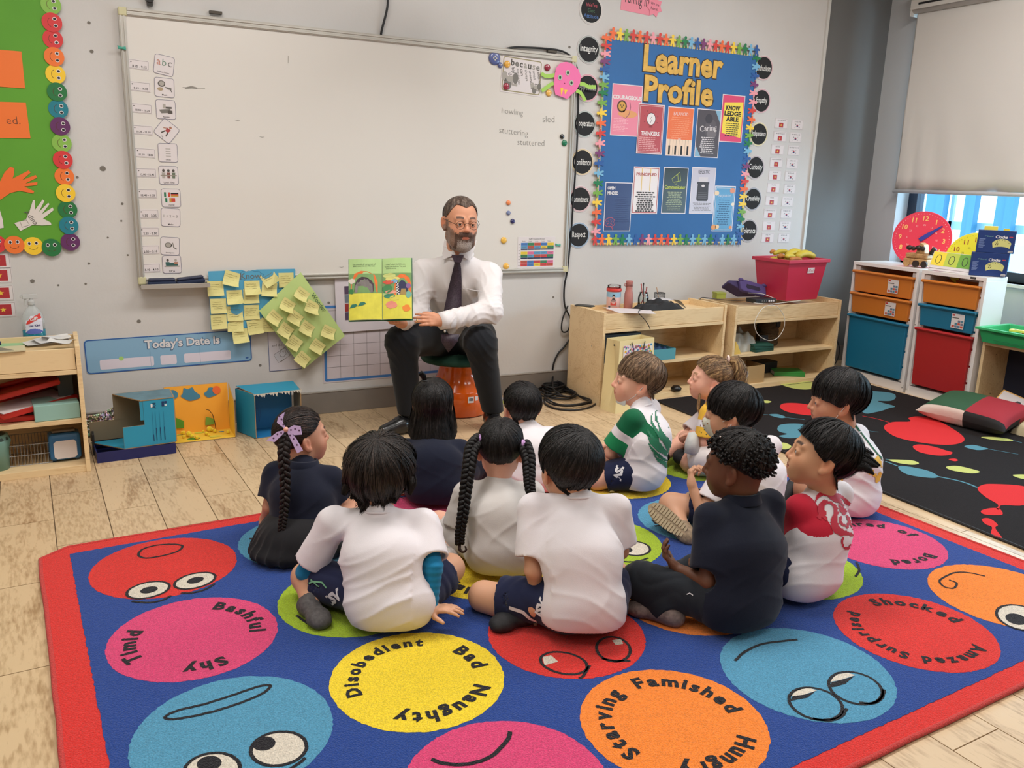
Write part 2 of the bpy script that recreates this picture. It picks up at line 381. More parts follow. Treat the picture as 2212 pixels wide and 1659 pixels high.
# felt rubbers on the tray
x0,z0=W(357,612,.05);x1=W(443,612,.05)[0]
nav=mat('navy_felt',(36,46,72),.9,bump=(200,.3,.002))
xa=W(319,612,.05)[0];xm=W(381,612,.05)[0]
def rubber(x0,x1,tilt,lab):
    r_=empty('board_rubber',frame(((x0+x1)/2,-.045,bz0-.006+.018+abs(tilt)*.045),(math.cos(tilt),0,math.sin(tilt)),(0,1,0),(-math.sin(tilt),0,math.cos(tilt))))
    L_=(x1-x0)/2;b=MB();b.box(-L_,L_,-.022,.022,-.018,.004);b.build('felt_pad',r_,nav,bevel=.008)
    b=MB();b.box(-L_*.92,L_*.92,-.02,.02,.004,.018);b.build('grip',r_,mat('navy_plastic',(30,38,66),.45),bevel=.006)
    tag(r_,lab,'board rubber','board rubbers on the pen tray')
rubber(xa,xm,0,'navy felt board rubber lying flat at the left of the pen tray')
rubber(xm,x1,.10,'navy felt board rubber tilted up at the right of the pen tray')
# timetable strips and picture cards
def card(name,px,py,w_,h_,rot,lab,cat,grp,d0,draw,base=white_p,th=.0012,corner=0.0):
    x,z=W(px,py,d0);b=MB()
    if corner:
        P=[]
        for cx,cy,a0 in((w_/2-corner,h_/2-corner,0),(-w_/2+corner,h_/2-corner,90),(-w_/2+corner,-h_/2+corner,180),(w_/2-corner,-h_/2+corner,270)):
            P+=[(cx+corner*math.cos(math.radians(a0+k*22.5)),cy+corner*math.sin(math.radians(a0+k*22.5))) for k in range(5)]
        b.prism(P,0,th,base)
    else:b.prism([(-w_/2,-h_/2),(w_/2,-h_/2),(w_/2,h_/2),(-w_/2,h_/2)],0,th,base)
    if draw:draw(b,w_,h_,th+.0003)
    o=b.build(name,M=MW(x,z,d0,rot));tag(o,lab,cat,grp);return o
def outline(b,w_,h_,z,m,t=.0012,ins=0.0,corner=.008):
    w2,h2=w_/2-ins,h_/2-ins
    P=[]
    for cx,cy,a0 in((w2-corner,h2-corner,0),(-w2+corner,h2-corner,90),(-w2+corner,-h2+corner,180),(w2-corner,-h2+corner,270)):
        P+=[(cx+corner*math.cos(math.radians(a0+k*30)),cy+corner*math.sin(math.radians(a0+k*30))) for k in range(4)]
    b.stroke(P,t,z,m,closed=True)
BD=.0185
times=['8.25 - 9.15','9.15 - 10.00','10.00 - 10.25','10.25 - 11.10','11.10 - 12.00','12.00 - 12.45','12.45 - 1.35','1.35 - 2.25','2.25 - 2.50','2.50 - 3.10','3.10 - 4.10']
tp=[(775,362,-.06),(783,485,-.03),(792,607,-.03),(797,728,-.02),(812,856,-.03),(818,967,0),(822,1083,0),(832,1197,0),(835,1297,0),(837,1398,.02),(842,1500,.02)]
ordn=['topmost','second','third','fourth','fifth','sixth','seventh','eighth','ninth','tenth','bottom']
for i,(cx,cy,r_) in enumerate(tp):
    def dr(b,w_,h_,z,t=times[i]):
        outline(b,w_,h_,z,grey_ink,.0009,.003,.002);b.text(t,.004,-.008,z+.0002,ink,w=w_*.68,off=.012);b.disc(-w_*.36,h_*.22,.003,.003,z,z,grey_ink,7)
    card('time_strip',cx/2.591,cy/2.591,.088,.041,r_,'small white strip printed %s, %s of the times on the whiteboard'%(times[i],ordn[i]),'time card','times of day on the whiteboard',BD,dr)
pc=[(918,365,-.16,'abc','Literacy Phonics'),(920,490,-.03,'i','Music'),(928,613,0,'i','Recess'),(933,733,-.68,'i','PE'),(940,855,0,'i','Library'),(944,982,0,'i','Lunch Time'),(957,1108,0,'i','Language'),(955,1217,-.05,'1 + 2 = 3','Maths'),(952,1377,-.06,'i','Investigation'),(962,1480,0,'i','ECA')]
desc=['large letters abc','a drum and instruments','a lunch box and drink','a running figure, turned on its corner','a list of small lines','three children at a table','several flags','the sum 1 + 2 = 3','a magnifier and hand','two children at a green table']
g1,g2,g3=paper(120,116,110),paper(170,164,156),paper(84,78,72)
flgr,flrd,flye,teal_p,skin_p=paper(40,120,84),paper(200,70,56),paper(196,150,60),paper(56,96,92),paper(170,120,96)
for i,(cx,cy,r_,a_,t_) in enumerate(pc):
    def dr(b,w_,h_,z,i=i,a_=a_,t_=t_):
        outline(b,w_,h_,z,paper(104,104,122),.0018,.0015,.01)
        if i==0:
            for k_,(ch,mm) in enumerate(zip('abc',(paper(190,120,100),paper(110,140,120),grey_ink))):b.text(ch,-.024+k_*.024,.008+(.004 if ch=='b' else 0),z,mm,h=.030 if ch=='b' else.021)
        elif i==7:b.text(a_,0,.006,z,g1,w=.062)
        elif i==1:b.disc(-.012,.016,.016,.014,z,z,g3,16);b.disc(-.012,.017,.012,.010,z+.0001,z+.0001,g2,16);b.disc(-.018,-.008,.013,.008,z,z,paper(170,150,120),12);b.prism([(0,.004),(.03,.0),(.03,-.01),(.012,-.006)],z,z+.0002,g1);b.stroke([(.02,0),(.032,-.018)],.003,z,g3)
        elif i==2:b.prism([(-.03,-.002),(.02,.004),(.022,-.014),(-.02,-.018)],z,z+.0002,g1);b.rect(-.012,.004,.0,.024,z,g2);b.rect(.008,-.018,.028,-.004,z+.0003,g3);b.rect(.0,.004,.026,.012,z,g3)
        elif i==3:b.disc(.004,.022,.006,.006,z,z,skin_p,10);b.prism([(-.006,.014),(.012,.014),(.01,-.004),(-.006,-.004)],z,z+.0002,paper(168,66,66));b.stroke([(-.006,-.004),(-.014,-.022)],.006,z,g3);b.stroke([(.008,-.004),(.012,-.022)],.006,z,g3);b.stroke([(-.004,.012),(-.02,.002)],.004,z,skin_p);b.text('PE',-.0,-.034,z,ink,h=.006)
        elif i==4:[b.rect(-.01,.016-k_*.011,.012,.019-k_*.011,z,g2) for k_ in range(4)]
        elif i==5:
            for k_,mm in enumerate((g2,paper(130,84,76),paper(110,120,100))):b.disc(-.022+k_*.022,.022,.006,.007,z,z,g3,9);b.prism([(-.03+k_*.022,.013),(-.014+k_*.022,.013),(-.016+k_*.022,-.014),(-.028+k_*.022,-.014)],z,z+.0002,mm)
            b.rect(-.036,-.002,.036,.002,z+.0004,paper(150,140,126))
        elif i==6:
            for k_,mm in enumerate((flgr,white_p,flrd)):b.rect(-.03+k_*.009,.004,-.021+k_*.009,.026,z,mm)
            for k_,mm in enumerate((ink,flrd,flye)):b.rect(.0,.018-k_*.006,.034,.024-k_*.006,z+.0001,mm)
            for k_,mm in enumerate((flgr,white_p,flye)):b.rect(-.026+k_*.009,-.020,-.017+k_*.009,.0,z+.0002,mm)
            b.rect(.0,-.018,.018,.0,z,flrd)
        elif i==8:b.disc(-.008,.004,.016,.013,z,z,g1,14);b.disc(-.008,.004,.012,.0095,z+.0001,z+.0001,g2,14);b.stroke([(.004,-.002),(.012,.016),(.016,-.006),(.03,-.014)],.005,z,g1)
        elif i==9:b.disc(0,-.002,.028,.010,z,z,teal_p,18);b.disc(-.018,.02,.006,.007,z,z,g3,9);b.disc(.018,.02,.006,.007,z,z,g2,9);b.prism([(-.028,.012),(-.01,.012),(-.01,.002),(-.028,.002)],z,z+.0002,teal_p);b.prism([(.01,.012),(.028,.012),(.026,.002),(.01,.002)],z,z+.0002,skin_p);b.rect(-.034,-.012,.034,-.006,z+.0003,g2)
        if i not in(3,):b.text(t_,0,-h_/2+.011,z,ink,h=.010 if i==9 else.0072,maxw=w_*.82,off=.01)
    card('picture_card',cx/2.591,cy/2.591,.087,.087,r_,'square white card on the whiteboard showing %s'%desc[i],'picture card','picture timetable on the whiteboard',BD,dr,corner=.012)
# timetable, "because" card
def dr(b,w_,h_,z):
    cs=[(52,128,84),(204,60,62),(228,196,60),(64,118,184),(214,110,150),(40,120,70),(204,60,62),(190,80,60),(90,150,190)]
    b.text('Staff Timetable 2022-23',0,h_/2-.012,z,ink,w=w_*.42);r2=random.Random(3)
    for c in range(5):
        b.text(['Monday','Tuesday','Wednesday','Thursday','Friday'][c],-w_/2+.040+c*.043,h_/2-.026,z,ink,w=.022)
        for r in range(8):
            y1=h_/2-.034-r*.0172;q=r in(2,5)
            b.rect(-w_/2+.022+c*.0445,y1-(.008 if q else.0165),-w_/2+.022+(c+1)*.0445-.0006,y1,z,paper(*((40,46,84) if q else cs[r2.randrange(9)])))
            if not q:b.rect(-w_/2+.03+c*.0445,y1-.009,-w_/2+.055+c*.0445,y1-.007,z+.0002,grey_ink)
    for r in range(8):b.rect(-w_/2+.006,h_/2-.046-r*.0172,-w_/2+.018,h_/2-.044-r*.0172,z,grey_ink)
cx,cz,w_,h_=rectpx((1119,513),(1197,578))
card('timetable_sheet',1158.5,545,.254,.181,0,'small printed weekly timetable with coloured cells at lower right of the whiteboard','timetable',None,BD,dr)
def dr(b,w_,h_,z):
    rope=paper(176,166,120);outline(b,w_,h_,z,rope,.006,.010,.012);outline(b,w_,h_,z+.0002,grey_ink,.0015,.010,.012)
    for k_,ch in enumerate('because'):b.text(ch,-.062+k_*.0268,.058-k_*.001+(.006 if ch=='b' else 0),z,[g3,g1,g3,g2,g3,g2,g1][k_],h=.036 if ch=='b' else.026,off=.03)
    for k_,(t,l_) in enumerate((('big',.03),('elephants',.085),('can',.035),('always',.06),('understand',.098),('small',.045),('elephants',.095))):b.text(t,-.062+k_*.0268+.014*(l_/.09),.036-l_/2,z,g1 if k_%2 else g3,w=l_,rot=-1.35,off=.01)
    for s_,x_,y_ in((1.0,-.085,-.03),(.62,.085,-.052)):
        e=lambda px_,py_,rx,ry,mm,dz=0:b.disc(x_+px_*s_,y_+py_*s_,rx*s_,ry*s_,z+.0003+dz,z+.0003+dz,mm,14)
        e(0,-.02,.024,.034,g1);e(.012,.014,.026,.026,g2,.0001);e(-.022,.016,.020,.026,g2);e(.046,.012,.017,.030,g1,.0002)
        b.stroke([(x_+.02*s_,y_),(x_+.03*s_,y_-.022*s_),(x_+.06*s_,y_-.024*s_)],.012*s_,z+.0005,g2);e(.0,.03,.009,.011,white_p,.0004);e(.018,.03,.009,.011,white_p,.0004);e(.003,.029,.004,.005,ink,.0006);e(.016,.029,.004,.005,ink,.0006)
card('because_card',1127,164,.258,.196,-.05,'white card reading because with grey elephants, pinned by magnets at upper right of the whiteboard','card',None,BD,dr)
# magnets
mg=[(1068,126,15,(92,104,158),'large translucent blue button magnet at the top of the whiteboard'),(1080,141,6.5,(84,96,150),'small translucent blue button magnet touching the big one'),(1095,139,8,(236,178,76),'yellow magnet on the upper left corner of the because card'),(1182,146,8,(150,40,62),'dark red magnet right of the because card'),(1093,187,8,(158,44,66),'dark red magnet on the lower left corner of the because card'),(1185,201,8,(236,184,90),'yellow magnet below the paper monster'),(1219,309,7.5,(28,120,84),'dark green magnet near the right frame of the whiteboard'),(1214,295,6,(34,34,36),'black magnet just above the dark green one'),(1098,438,6,(238,140,84),'orange magnet on the whiteboard right of the man'),(1098,460,5.5,(110,124,168),'pale blue button magnet under the orange one'),(1107,478,6,(36,38,96),'navy magnet under the pale blue one'),(1088,519,8,(240,188,80),'upper yellow magnet beside the man at shoulder height'),(1093,575,8,(240,184,80),'lower yellow magnet beside the man, left of the timetable')]
mt={}
for px,py,r_,c_,lab in mg:
    x,z=W(px,py,.02);R_=r_*.00235
    pm_=mat('magnet_%d_%d_%d'%c_,c_,.25,coat=.5);b=MB();b.lathe([(R_*.98,0),(R_,.004),(R_*.9,.008),(R_*.6,.0105),(.0005,.0115)],20,pm_)
    if r_ in(15,6.5,5.5):
        for a in range(4):b.disc(R_*.25*math.cos(a*PI/2),R_*.25*math.sin(a*PI/2),R_*.12,R_*.12,.0118,.0118,paper(200,196,176),7)
    o=b.build('magnet',M=MW(x,z,BD+(.0022 if 'because card' in lab and 'corner' in lab else 0)),smooth=True);tag(o,lab,'magnet','round magnets on the whiteboard')
for px,py,lab in((1207,530,'teal bow-shaped magnet beside the timetable'),(263,104,'teal bow-shaped magnet on the left frame of the whiteboard')):
    x,z=W(px,py,.03);b=MB();b.prism([(-.018,.012),(0,.004),(.016,.010),(.018,-.008),(0,-.004),(-.016,-.006)],0,.008);tag(b.build('magnet',m=mat('magnet_teal',(70,160,140),.35),M=MW(x,z,.0305 if px<300 else BD),bevel=.003),lab,'magnet','bow magnets')
# paper monster
cx,cz=W(1225,174,.03);sc_=.00245
def mp(x,y):a=W(1050+x/6.64,90+y/6.64,.03);return(a[0]-cx,a[1]-cz)
mo=empty('paper_monster',MW(cx,cz,.032));tag(mo,'pink three-eyed paper monster with green arms on the upper right whiteboard corner','paper craft')
gr_p=paper(164,208,92)
for arm in([(985,480),(900,495),(840,490),(790,455)],[(965,590),(910,625),(850,670),(795,705)],[(1340,600),(1400,610),(1470,650),(1570,650)],[(1290,700),(1350,730),(1390,790),(1420,850)]):
    P=[mp(*q) for q in arm];b=MB();b.stroke(P,.021,0,gr_p);V,F_=b.v[0],b.f
    b=MB();b.add(V,F_,gr_p);V2=V.copy();V2[:,2]=.001;b.add(V2,F_,gr_p);b.build('arm',mo,smooth=False)
P=[mp(*q) for q in((1000,380),(1060,305),(1150,290),(1230,320),(1320,400),(1355,500),(1340,600),(1290,700),(1210,770),(1160,822),(990,760),(968,650),(975,500))]
b=MB();b.prism(P,.0012,.0024,paper(242,116,172));b.build('body',mo)
for q in((1053,515),(1164,447),(1216,592)):
    x_,y_=mp(*q);b=MB();b.disc(x_,y_,.0135,.0145,.0024,.005,paper(186,200,180),18);b.disc(x_,y_,.0075,.0095,.005,.0056,paper(60,130,80),14);b.disc(x_,y_,.005,.007,.0056,.0062,ink,12);b.build('eye',mo)
for tr in(((1060,660),(1105,672),(1070,775)),((1115,690),(1165,695),(1125,760))):
    b=MB();b.prism([mp(*q) for q in tr],.0024,.0032,paper(246,202,72));b.build('fang',mo)
x_,y_=mp(1120,600);b=MB();b.disc(x_,y_,.004,.004,.0024,.003,paper(150,40,90),10);b.build('nose',mo)

# ================================================================ round word badges
blk=paper(32,32,34,.8)
bad=[('We\'ve\nGot\nAttitude',1277,22,(200,196,190)),('Integrity',1272,107,(168,172,168)),('Appreciation',1269,190,(214,160,170)),('Cooperation',1263,268,(176,184,180)),('Confidence',1258,350,(214,196,160)),('Commitment',1253,430,(206,176,178)),('Respect',1250,508,(150,170,190)),
 ('Enthusiasm',1650,147,(204,176,178)),('Empathy',1645,218,(206,170,178)),('Independence',1639,290,(214,204,166)),('Curiosity',1632,362,(176,168,172)),('Creativity',1626,430,(160,164,172)),('Tolerance',1617,498,(172,168,170))]
for t,px,py,c_ in bad:
    x,z=W(px,py,.002);R_=.079
    o=empty('word_badge',MW(x,z,.0015));b=MB();b.disc(0,0,R_*1.02,R_,0,.001,white_p,40);b.build('backing',o)
    b=MB();b.disc(0,0,R_*.985,R_*.965,.001,.0014,paper(*c_),40);b.disc(0,0,R_*.93,R_*.91,.0014,.0018,paper(min(255,c_[0]+14),min(255,c_[1]+14),min(255,c_[2]+14)),40);b.disc(0,0,R_*.87,R_*.855,.0018,.0022,blk,40);b.build('printed_disc',o)
    b=MB()
    if '\n' in t:
        for k_,(s_,mm) in enumerate(zip(t.split('\n'),(paper(178,70,84),paper(60,96,70),paper(70,110,170)))):b.text(s_,0,.028-k_*.030,.0028,mm,h=.022,off=.01,maxw=.1)
    else:b.text(t,0,0,.0028,paper(226,224,220),w=R_*(1.5 if len(t)>7 else 1.2),h=.046 if any(c in 'gypj' for c in t) else.037,off=.012)
    b.build('lettering',o)
    tag(o,'round black badge reading %s, %s of the blue notice board'%(t.replace('\n',' '),'left' if px<1400 else 'right'),'badge','round word badges')
# ================================================================ learner profile board
lx0,lz1=W(1306,78,.01);lx1,lz0=W(1600,524,.01);lx1=(lx1+W(1639,108,.01)[0])/2;lz0=(lz0+W(1281,530,.01)[1])/2
lb=empty('notice_board',MW((lx0+lx1)/2,(lz0+lz1)/2,.001));LW,LH=lx1-lx0,lz1-lz0
tag(lb,'blue notice board headed Learner Profile with a border of paper people','notice board')
b=MB();b.box(-LW/2,LW/2,-LH/2,LH/2,0,.012);b.build('cork_edge',lb,mat('board_edge',(206,190,150),.7),bevel=.002)
b=MB();b.rect(-LW/2+.012,-LH/2+.012,LW/2-.012,LH/2-.012,.0125);b.build('backing_paper',lb,mat('blue_backing',(46,104,164),.6,noise=(5,.04),bump=(30,.15,.003)))
LI=lb.matrix_world.inverted()
def lpos(px,py,d=.014):
    x,z=W(px,py,d);return x-(lx0+lx1)/2,z-(lz0+lz1)/2
gold=mat('gold_pattern',(222,176,84),.5,noise=(26,.16));dk=paper(60,44,34)
for t,a,c in(('Learner',(1388,96),(1562,168)),('Profile',(1390,160),(1541,228))):
    pass
for t,pl,pr,hz in(('Learner',(1390,128),(1562,141),.155),('Profile',(1391,194),(1541,200),.155)):
    a,c=lpos(*pl),lpos(*pr);x_=(a[0]+c[0])/2;y_=(a[1]+c[1])/2;wd=c[0]-a[0]
    b=MB();b.text(t,x_,y_,.0140,dk,w=wd+.012,h=hz+.012,off=.055);b.text(t,x_,y_,.0156,gold,w=wd,h=hz,off=.035);b.build('lettering',lb)
def figure_mesh(c_):
    P=[]
    for k_ in range(10):
        a=math.radians(-60+k_*300/9);P.append((.0095*math.sin(a+PI*0)*1.0,.026+.0105*math.cos(a)))
    P=[(.0095*math.sin(math.radians(t)),.0255+.0105*math.cos(math.radians(t))) for t in range(-140,141,28)]
    R_=[(.008,.014),(.021,.012),(.026,.004),(.022,-.001),(.012,.002),(.011,-.010),(.017,-.028),(.012,-.034),(.006,-.031),(0,-.014)]
    P=[(0,-.014)]+[(-x_,y_) for x_,y_ in R_[:-1]][::-1]+P+R_[:-1]
    b=MB();b.prism(P,0,.0012,paper(*c_));return b.mesh('paper_figure')
FC=dict(o=(240,110,62),y=(244,206,70),g=(120,170,72),r=(214,66,60),p=(240,158,168),d=(34,124,76),l=(120,180,214),b=(44,92,160),v=(124,62,114))
FM={k_:figure_mesh(c_) for k_,c_ in FC.items()}
def figs(seq,p0,p1,rot,jit=.1):
    a,c=np.array(lpos(*p0)),np.array(lpos(*p1));n=len(seq)
    for i,ch in enumerate(seq):
        q=a+(c-a)*i/(n-1);o=bpy.data.objects.new('paper_figure',FM[ch]);COL.objects.link(o);o.parent=lb
        o.matrix_basis=Matrix.Translation((q[0],q[1],.0135+.0013*(i%2)+rnd.random()*.0008))@Matrix.Rotation(rot+rnd.uniform(-jit,jit),4,'Z')@Matrix.Scale(1.02,4)
figs('oygropproygdlbvprorygdlb'.replace('opp','orp'),(1324,73),(1634,110),0)
figs('orpvblgd',(1311,82),(1303,200),PI/2);figs('gyorpvbldgyorp',(1301,222),(1287,500),PI/2)
figs('royvbprorygdlgldbldlb'.replace('royvb','roygdlbv'),(1285,518),(1597,518),0)
figs('dlbvppro',(1634,125),(1622,258),-PI/2);figs('ygdlbvproryygdlb'.replace('ory','oy'),(1619,276),(1597,505),-PI/2)
# posters pinned on the board
def poster(tl,br,c_,t_,draw,lab,z0=.0135,border=(228,218,222)):
    a,c=lpos(*tl),lpos(*br);cx,cy=(a[0]+c[0])/2,(a[1]+c[1])/2;w_,h_=c[0]-a[0],a[1]-c[1]
    b=MB();b.prism([(-w_/2,-h_/2),(w_/2,-h_/2),(w_/2,h_/2),(-w_/2,h_/2)],0,.0008,paper(*border,.3));b.rect(-w_/2+.005,-h_/2+.005,w_/2-.005,h_/2-.005,.0011,paper(*c_,.3));draw(b,w_,h_,.0014)
    o=b.build('poster',M=MW(cx+(lx0+lx1)/2,cy+(lz0+lz1)/2,z0+.001));tag(o,lab,'poster','learner profile posters')
def lines(b,x0,x1,y0,y1,n,z,m,cen=False,th=.0045):
    r2=random.Random(n)
    for k_ in range(n):
        y=y1-(y1-y0)*k_/max(1,n-1);f_=r2.uniform(.7,1);w_=(x1-x0)
        words=[];x=x0+((1-f_)*w_/2 if cen else 0);end=x+w_*f_
        while x<end:
            l_=r2.uniform(.010,.026);b.rect(x,y-th/2,min(end,x+l_),y+th/2,z,m);x+=l_+.004
WP=paper(232,226,226)
def dr(b,w_,h_,z):
    b.text('COURAGEOUS',0,h_/2-.075,z+.0004,WP,w=w_*.95,h=.024,off=.05);b.disc(-.035,.022,.036,.036,z,z,paper(84,58,40),12);b.disc(-.035,.022,.026,.027,z+.0002,z+.0002,paper(212,160,72),16)
    for s_ in(-1,1):b.disc(-.035+s_*.009,.028,.003,.004,z+.0004,z+.0004,ink,8)
    b.disc(-.035,.017,.006,.004,z+.0004,z+.0004,ink,8);b.disc(.01,-.02,.07,.022,z,z,paper(226,160,106),20);b.stroke([(.02,.05),(.028,.02),(.02,-.02),(-.004,-.045),(-.02,-.04)],.004,z+.0003,paper(150,90,110));lines(b,-w_/2+.02,.02,-.12,-.05,9,z,paper(246,190,200),th=.003)
poster((1323.3,179.5),(1382,296),(236,142,164),0,dr,'pink poster headed COURAGEOUS with a lion, upper left on the blue board')
def dr(b,w_,h_,z):
    outline(b,w_,h_,z,WP,.002,.012,.001);b.disc(0,.06,.034,.037,z,z,ink,22);b.disc(0,.06,.031,.034,z+.0002,z+.0002,WP,22);b.rect(-.014,.008,.014,.03,z+.0001,paper(166,70,74));b.stroke([(.006,.075),(-.008,.06),(.006,.058),(-.006,.035)],.0025,z+.0005,ink);b.stroke([(-.012,.024),(.012,.022)],.002,z+.0005,ink);b.stroke([(-.010,.016),(.010,.014)],.002,z+.0005,ink)
    for a in range(7):t=math.radians(-20+a*36.6);b.stroke([(.046*math.cos(t),.06+.05*math.sin(t)),(.056*math.cos(t),.06+.06*math.sin(t))],.002,z,ink)
    b.text('THINKERS',0,-.026,z,WP,w=w_*.72,h=.026,off=.03);lines(b,-w_/2+.018,w_/2-.02,-.125,-.05,8,z,paper(226,170,170))
poster((1379.7,222.7),(1428.6,334),(186,84,92),0,dr,'dark red poster headed THINKERS with a light bulb',.0150)
def dr(b,w_,h_,z):
    b.rect(-w_/2+.005,-h_/2+.005,w_/2-.005,-h_/2+.1,z,paper(240,214,190))
    for k_ in range(1,8):b.rect(-w_/2+.005+k_*(w_-.01)/8-.0008,-h_/2+.005,-w_/2+.005+k_*(w_-.01)/8+.0008,-h_/2+.1,z+.0002,grey_ink)
    for k_ in(1,3,5,7):x_=-w_/2+(k_-.2)*(w_-.01)/8;b.rect(x_,-h_/2+.008,x_+.014,-h_/2+.062,z+.0004,ink)
    b.text('BALANCED',0,h_/2-.04,z,WP,w=w_*.56,h=.02,off=-.01);lines(b,-w_/2+.02,w_/2-.02,-.035,.085,11,z,paper(244,166,128),True,.003);b.rect(-.01,-.045,.012,-.042,z,WP)
poster((1443.8,229.5),(1492,338.5),(238,122,78),0,dr,'orange poster headed BALANCED with piano keys')
def dr(b,w_,h_,z):
    b.prism([(w_/2-.05,h_/2-.005),(w_/2-.005,h_/2-.005),(w_/2-.005,h_/2-.08)],z,z+.0002,paper(136,180,206));b.prism([(-w_/2+.005,-h_/2+.005),(-w_/2+.05,-h_/2+.005),(-w_/2+.005,-h_/2+.07)],z,z+.0002,paper(136,180,206))
    b.disc(.02,.03,.05,.06,z,z,paper(96,90,96),20);b.disc(.0,.09,.03,.03,z+.0001,z+.0001,paper(66,62,70),14);b.disc(.03,-.0,.04,.03,z+.0001,z+.0001,paper(120,114,118),14)
    b.text('Caring',0,.028,z+.0004,WP,w=w_*.7,h=.046,off=-.005,rot=.12);lines(b,-w_/2+.035,w_/2-.03,-.12,-.025,9,z+.0004,WP,True)
poster((1507,234),(1550,341.5),(84,80,88),0,dr,'dark grey poster headed Caring with pale blue corners')
def dr(b,w_,h_,z):
    b.prism([(-w_/2+.014,-h_/2+.055),(w_/2-.014,-h_/2+.03),(w_/2-.012,h_/2-.04),(-w_/2+.02,h_/2-.05)],z,z+.0002,paper(246,218,82))
    for k_,(s_,ww) in enumerate((('KNOW',.62),('LEDGE',.74),('ABLE',.56))):b.text(s_,.0,.065-k_*.034,z+.0005,ink,w=w_*ww,h=.030,off=.05)
    lines(b,-w_/2+.03,w_/2-.02,-.105,-.03,7,z+.0005,ink,True)
poster((1561,203),(1600.7,308.8),(222,76,118),0,dr,'pink and yellow poster headed KNOWLEDGEABLE, upper right on the blue board',.0150)
def dr(b,w_,h_,z):
    b.text('OPEN',-w_/2+.045,h_/2-.035,z,WP,w=.056,h=.020,off=.04);b.text('MINDED',-w_/2+.058,h_/2-.065,z,WP,w=.080,h=.020,off=.04);lines(b,-.02,w_/2-.012,-.09,.06,13,z,paper(48,62,110),th=.004)
    br=paper(206,84,92)
    for p in([(-.09,-.11),(-.092,-.09),(-.08,-.072),(-.06,-.064),(-.04,-.066),(-.022,-.078),(-.016,-.096),(-.022,-.11),(-.04,-.118),(-.03,-.135)],[(-.09,-.11),(-.07,-.12),(-.05,-.116),(-.036,-.128),(-.03,-.14)],[(-.08,-.09),(-.066,-.084),(-.06,-.096),(-.072,-.104)],[(-.05,-.075),(-.044,-.09),(-.05,-.1),(-.036,-.106)],[(-.034,-.082),(-.028,-.094)]):b.stroke(p,.003,z,br)
poster((1308,393),(1360.4,499.5),(34,48,104),0,dr,'dark navy poster headed OPEN MINDED with a red brain, lower left on the blue board')
def dr(b,w_,h_,z):
    outline(b,w_,h_,z,paper(178,60,62),.004,.008,.001)
    for x_ in(-.035,.03):b.rect(x_-.003,.0,x_+.003,h_/2-.006,z+.0002,paper(232,200,120))
    b.text('PRINCIPLED',0,h_/2-.045,z+.0004,paper(176,76,70),w=w_*.78,h=.018,off=.02);lines(b,-w_/2+.02,w_/2-.02,-.125,-.012,10,z+.0004,paper(70,66,66),True,.008)
poster((1369,359.4),(1418.5,462.4),(232,222,220),0,dr,'white poster headed PRINCIPLED with a red border',.0150)
def dr(b,w_,h_,z):
    ye=paper(196,206,84);b.stroke([(-.03,.072),(.03,.115),(.042,.062),(-.02,.052)],.003,z,ye,closed=True);b.stroke([(.012,.104),(.022,.06)],.003,z,ye);b.stroke([(-.006,.054),(-.004,.04),(.01,.04),(.012,.056)],.003,z,ye)
    b.text('Communicator',0,.022,z,ye,w=w_*.86,h=.024,off=.03);lines(b,-w_/2+.03,w_/2-.03,-.12,-.01,11,z,paper(168,176,140),True)
poster((1434.4,360.4),(1480,461.7),(34,38,36),0,dr,'black poster headed Communicator with a yellow megaphone')
def dr(b,w_,h_,z):
    b.text('REFLECTIVE',0,h_/2-.028,z,ink,w=w_*.46,h=.024,off=.01);gk=paper(66,64,70)
    b.rect(-.036,.05,.036,.085,z,paper(214,208,212));b.rect(-.05,.04,.05,.055,z+.0002,gk);b.prism([(-.044,.045),(.044,.045),(.048,-.055),(.040,-.066),(-.040,-.066),(-.048,-.055)],z,z+.0004,gk)
    b.disc(0,.03,.014,.008,z+.0006,z+.0006,white_p,12)
    for k_ in range(4):b.rect(-.036,-.016-k_*.011,.036,-.011-k_*.011,z+.0006,paper(104,102,108))
    lines(b,-w_/2+.02,w_/2-.02,-.125,-.08,6,z,grey_ink,True,.003)
poster((1495.4,360.4),(1539,461.7),(196,190,202),0,dr,'pale grey poster headed REFLECTIVE with a typewriter')
def dr(b,w_,h_,z):
    outline(b,w_,h_,z,WP,.002,.014,.001);b.text('INQUIRERS',0,.082,z,WP,w=w_*.62,off=-.01);lines(b,-w_/2+.03,w_/2-.03,-.10,.055,12,z,paper(40,84,124),True)
    for x_,y_,r_,c_ in((-.07,.10,.02,(238,214,180)),(.062,.118,.022,(226,150,120)),(.075,.03,.014,(240,226,206)),(-.074,-.12,.022,(230,160,100)),(-.045,-.118,.018,(240,206,160)),(.07,-.122,.014,(230,150,104))):b.disc(x_,y_,r_,r_*.8,z+.0003,z+.0003,paper(*c_),14)
poster((1545,401),(1581,499.5),(70,140,184),0,dr,'light blue poster headed INQUIRERS, lower right on the blue board',.0125)
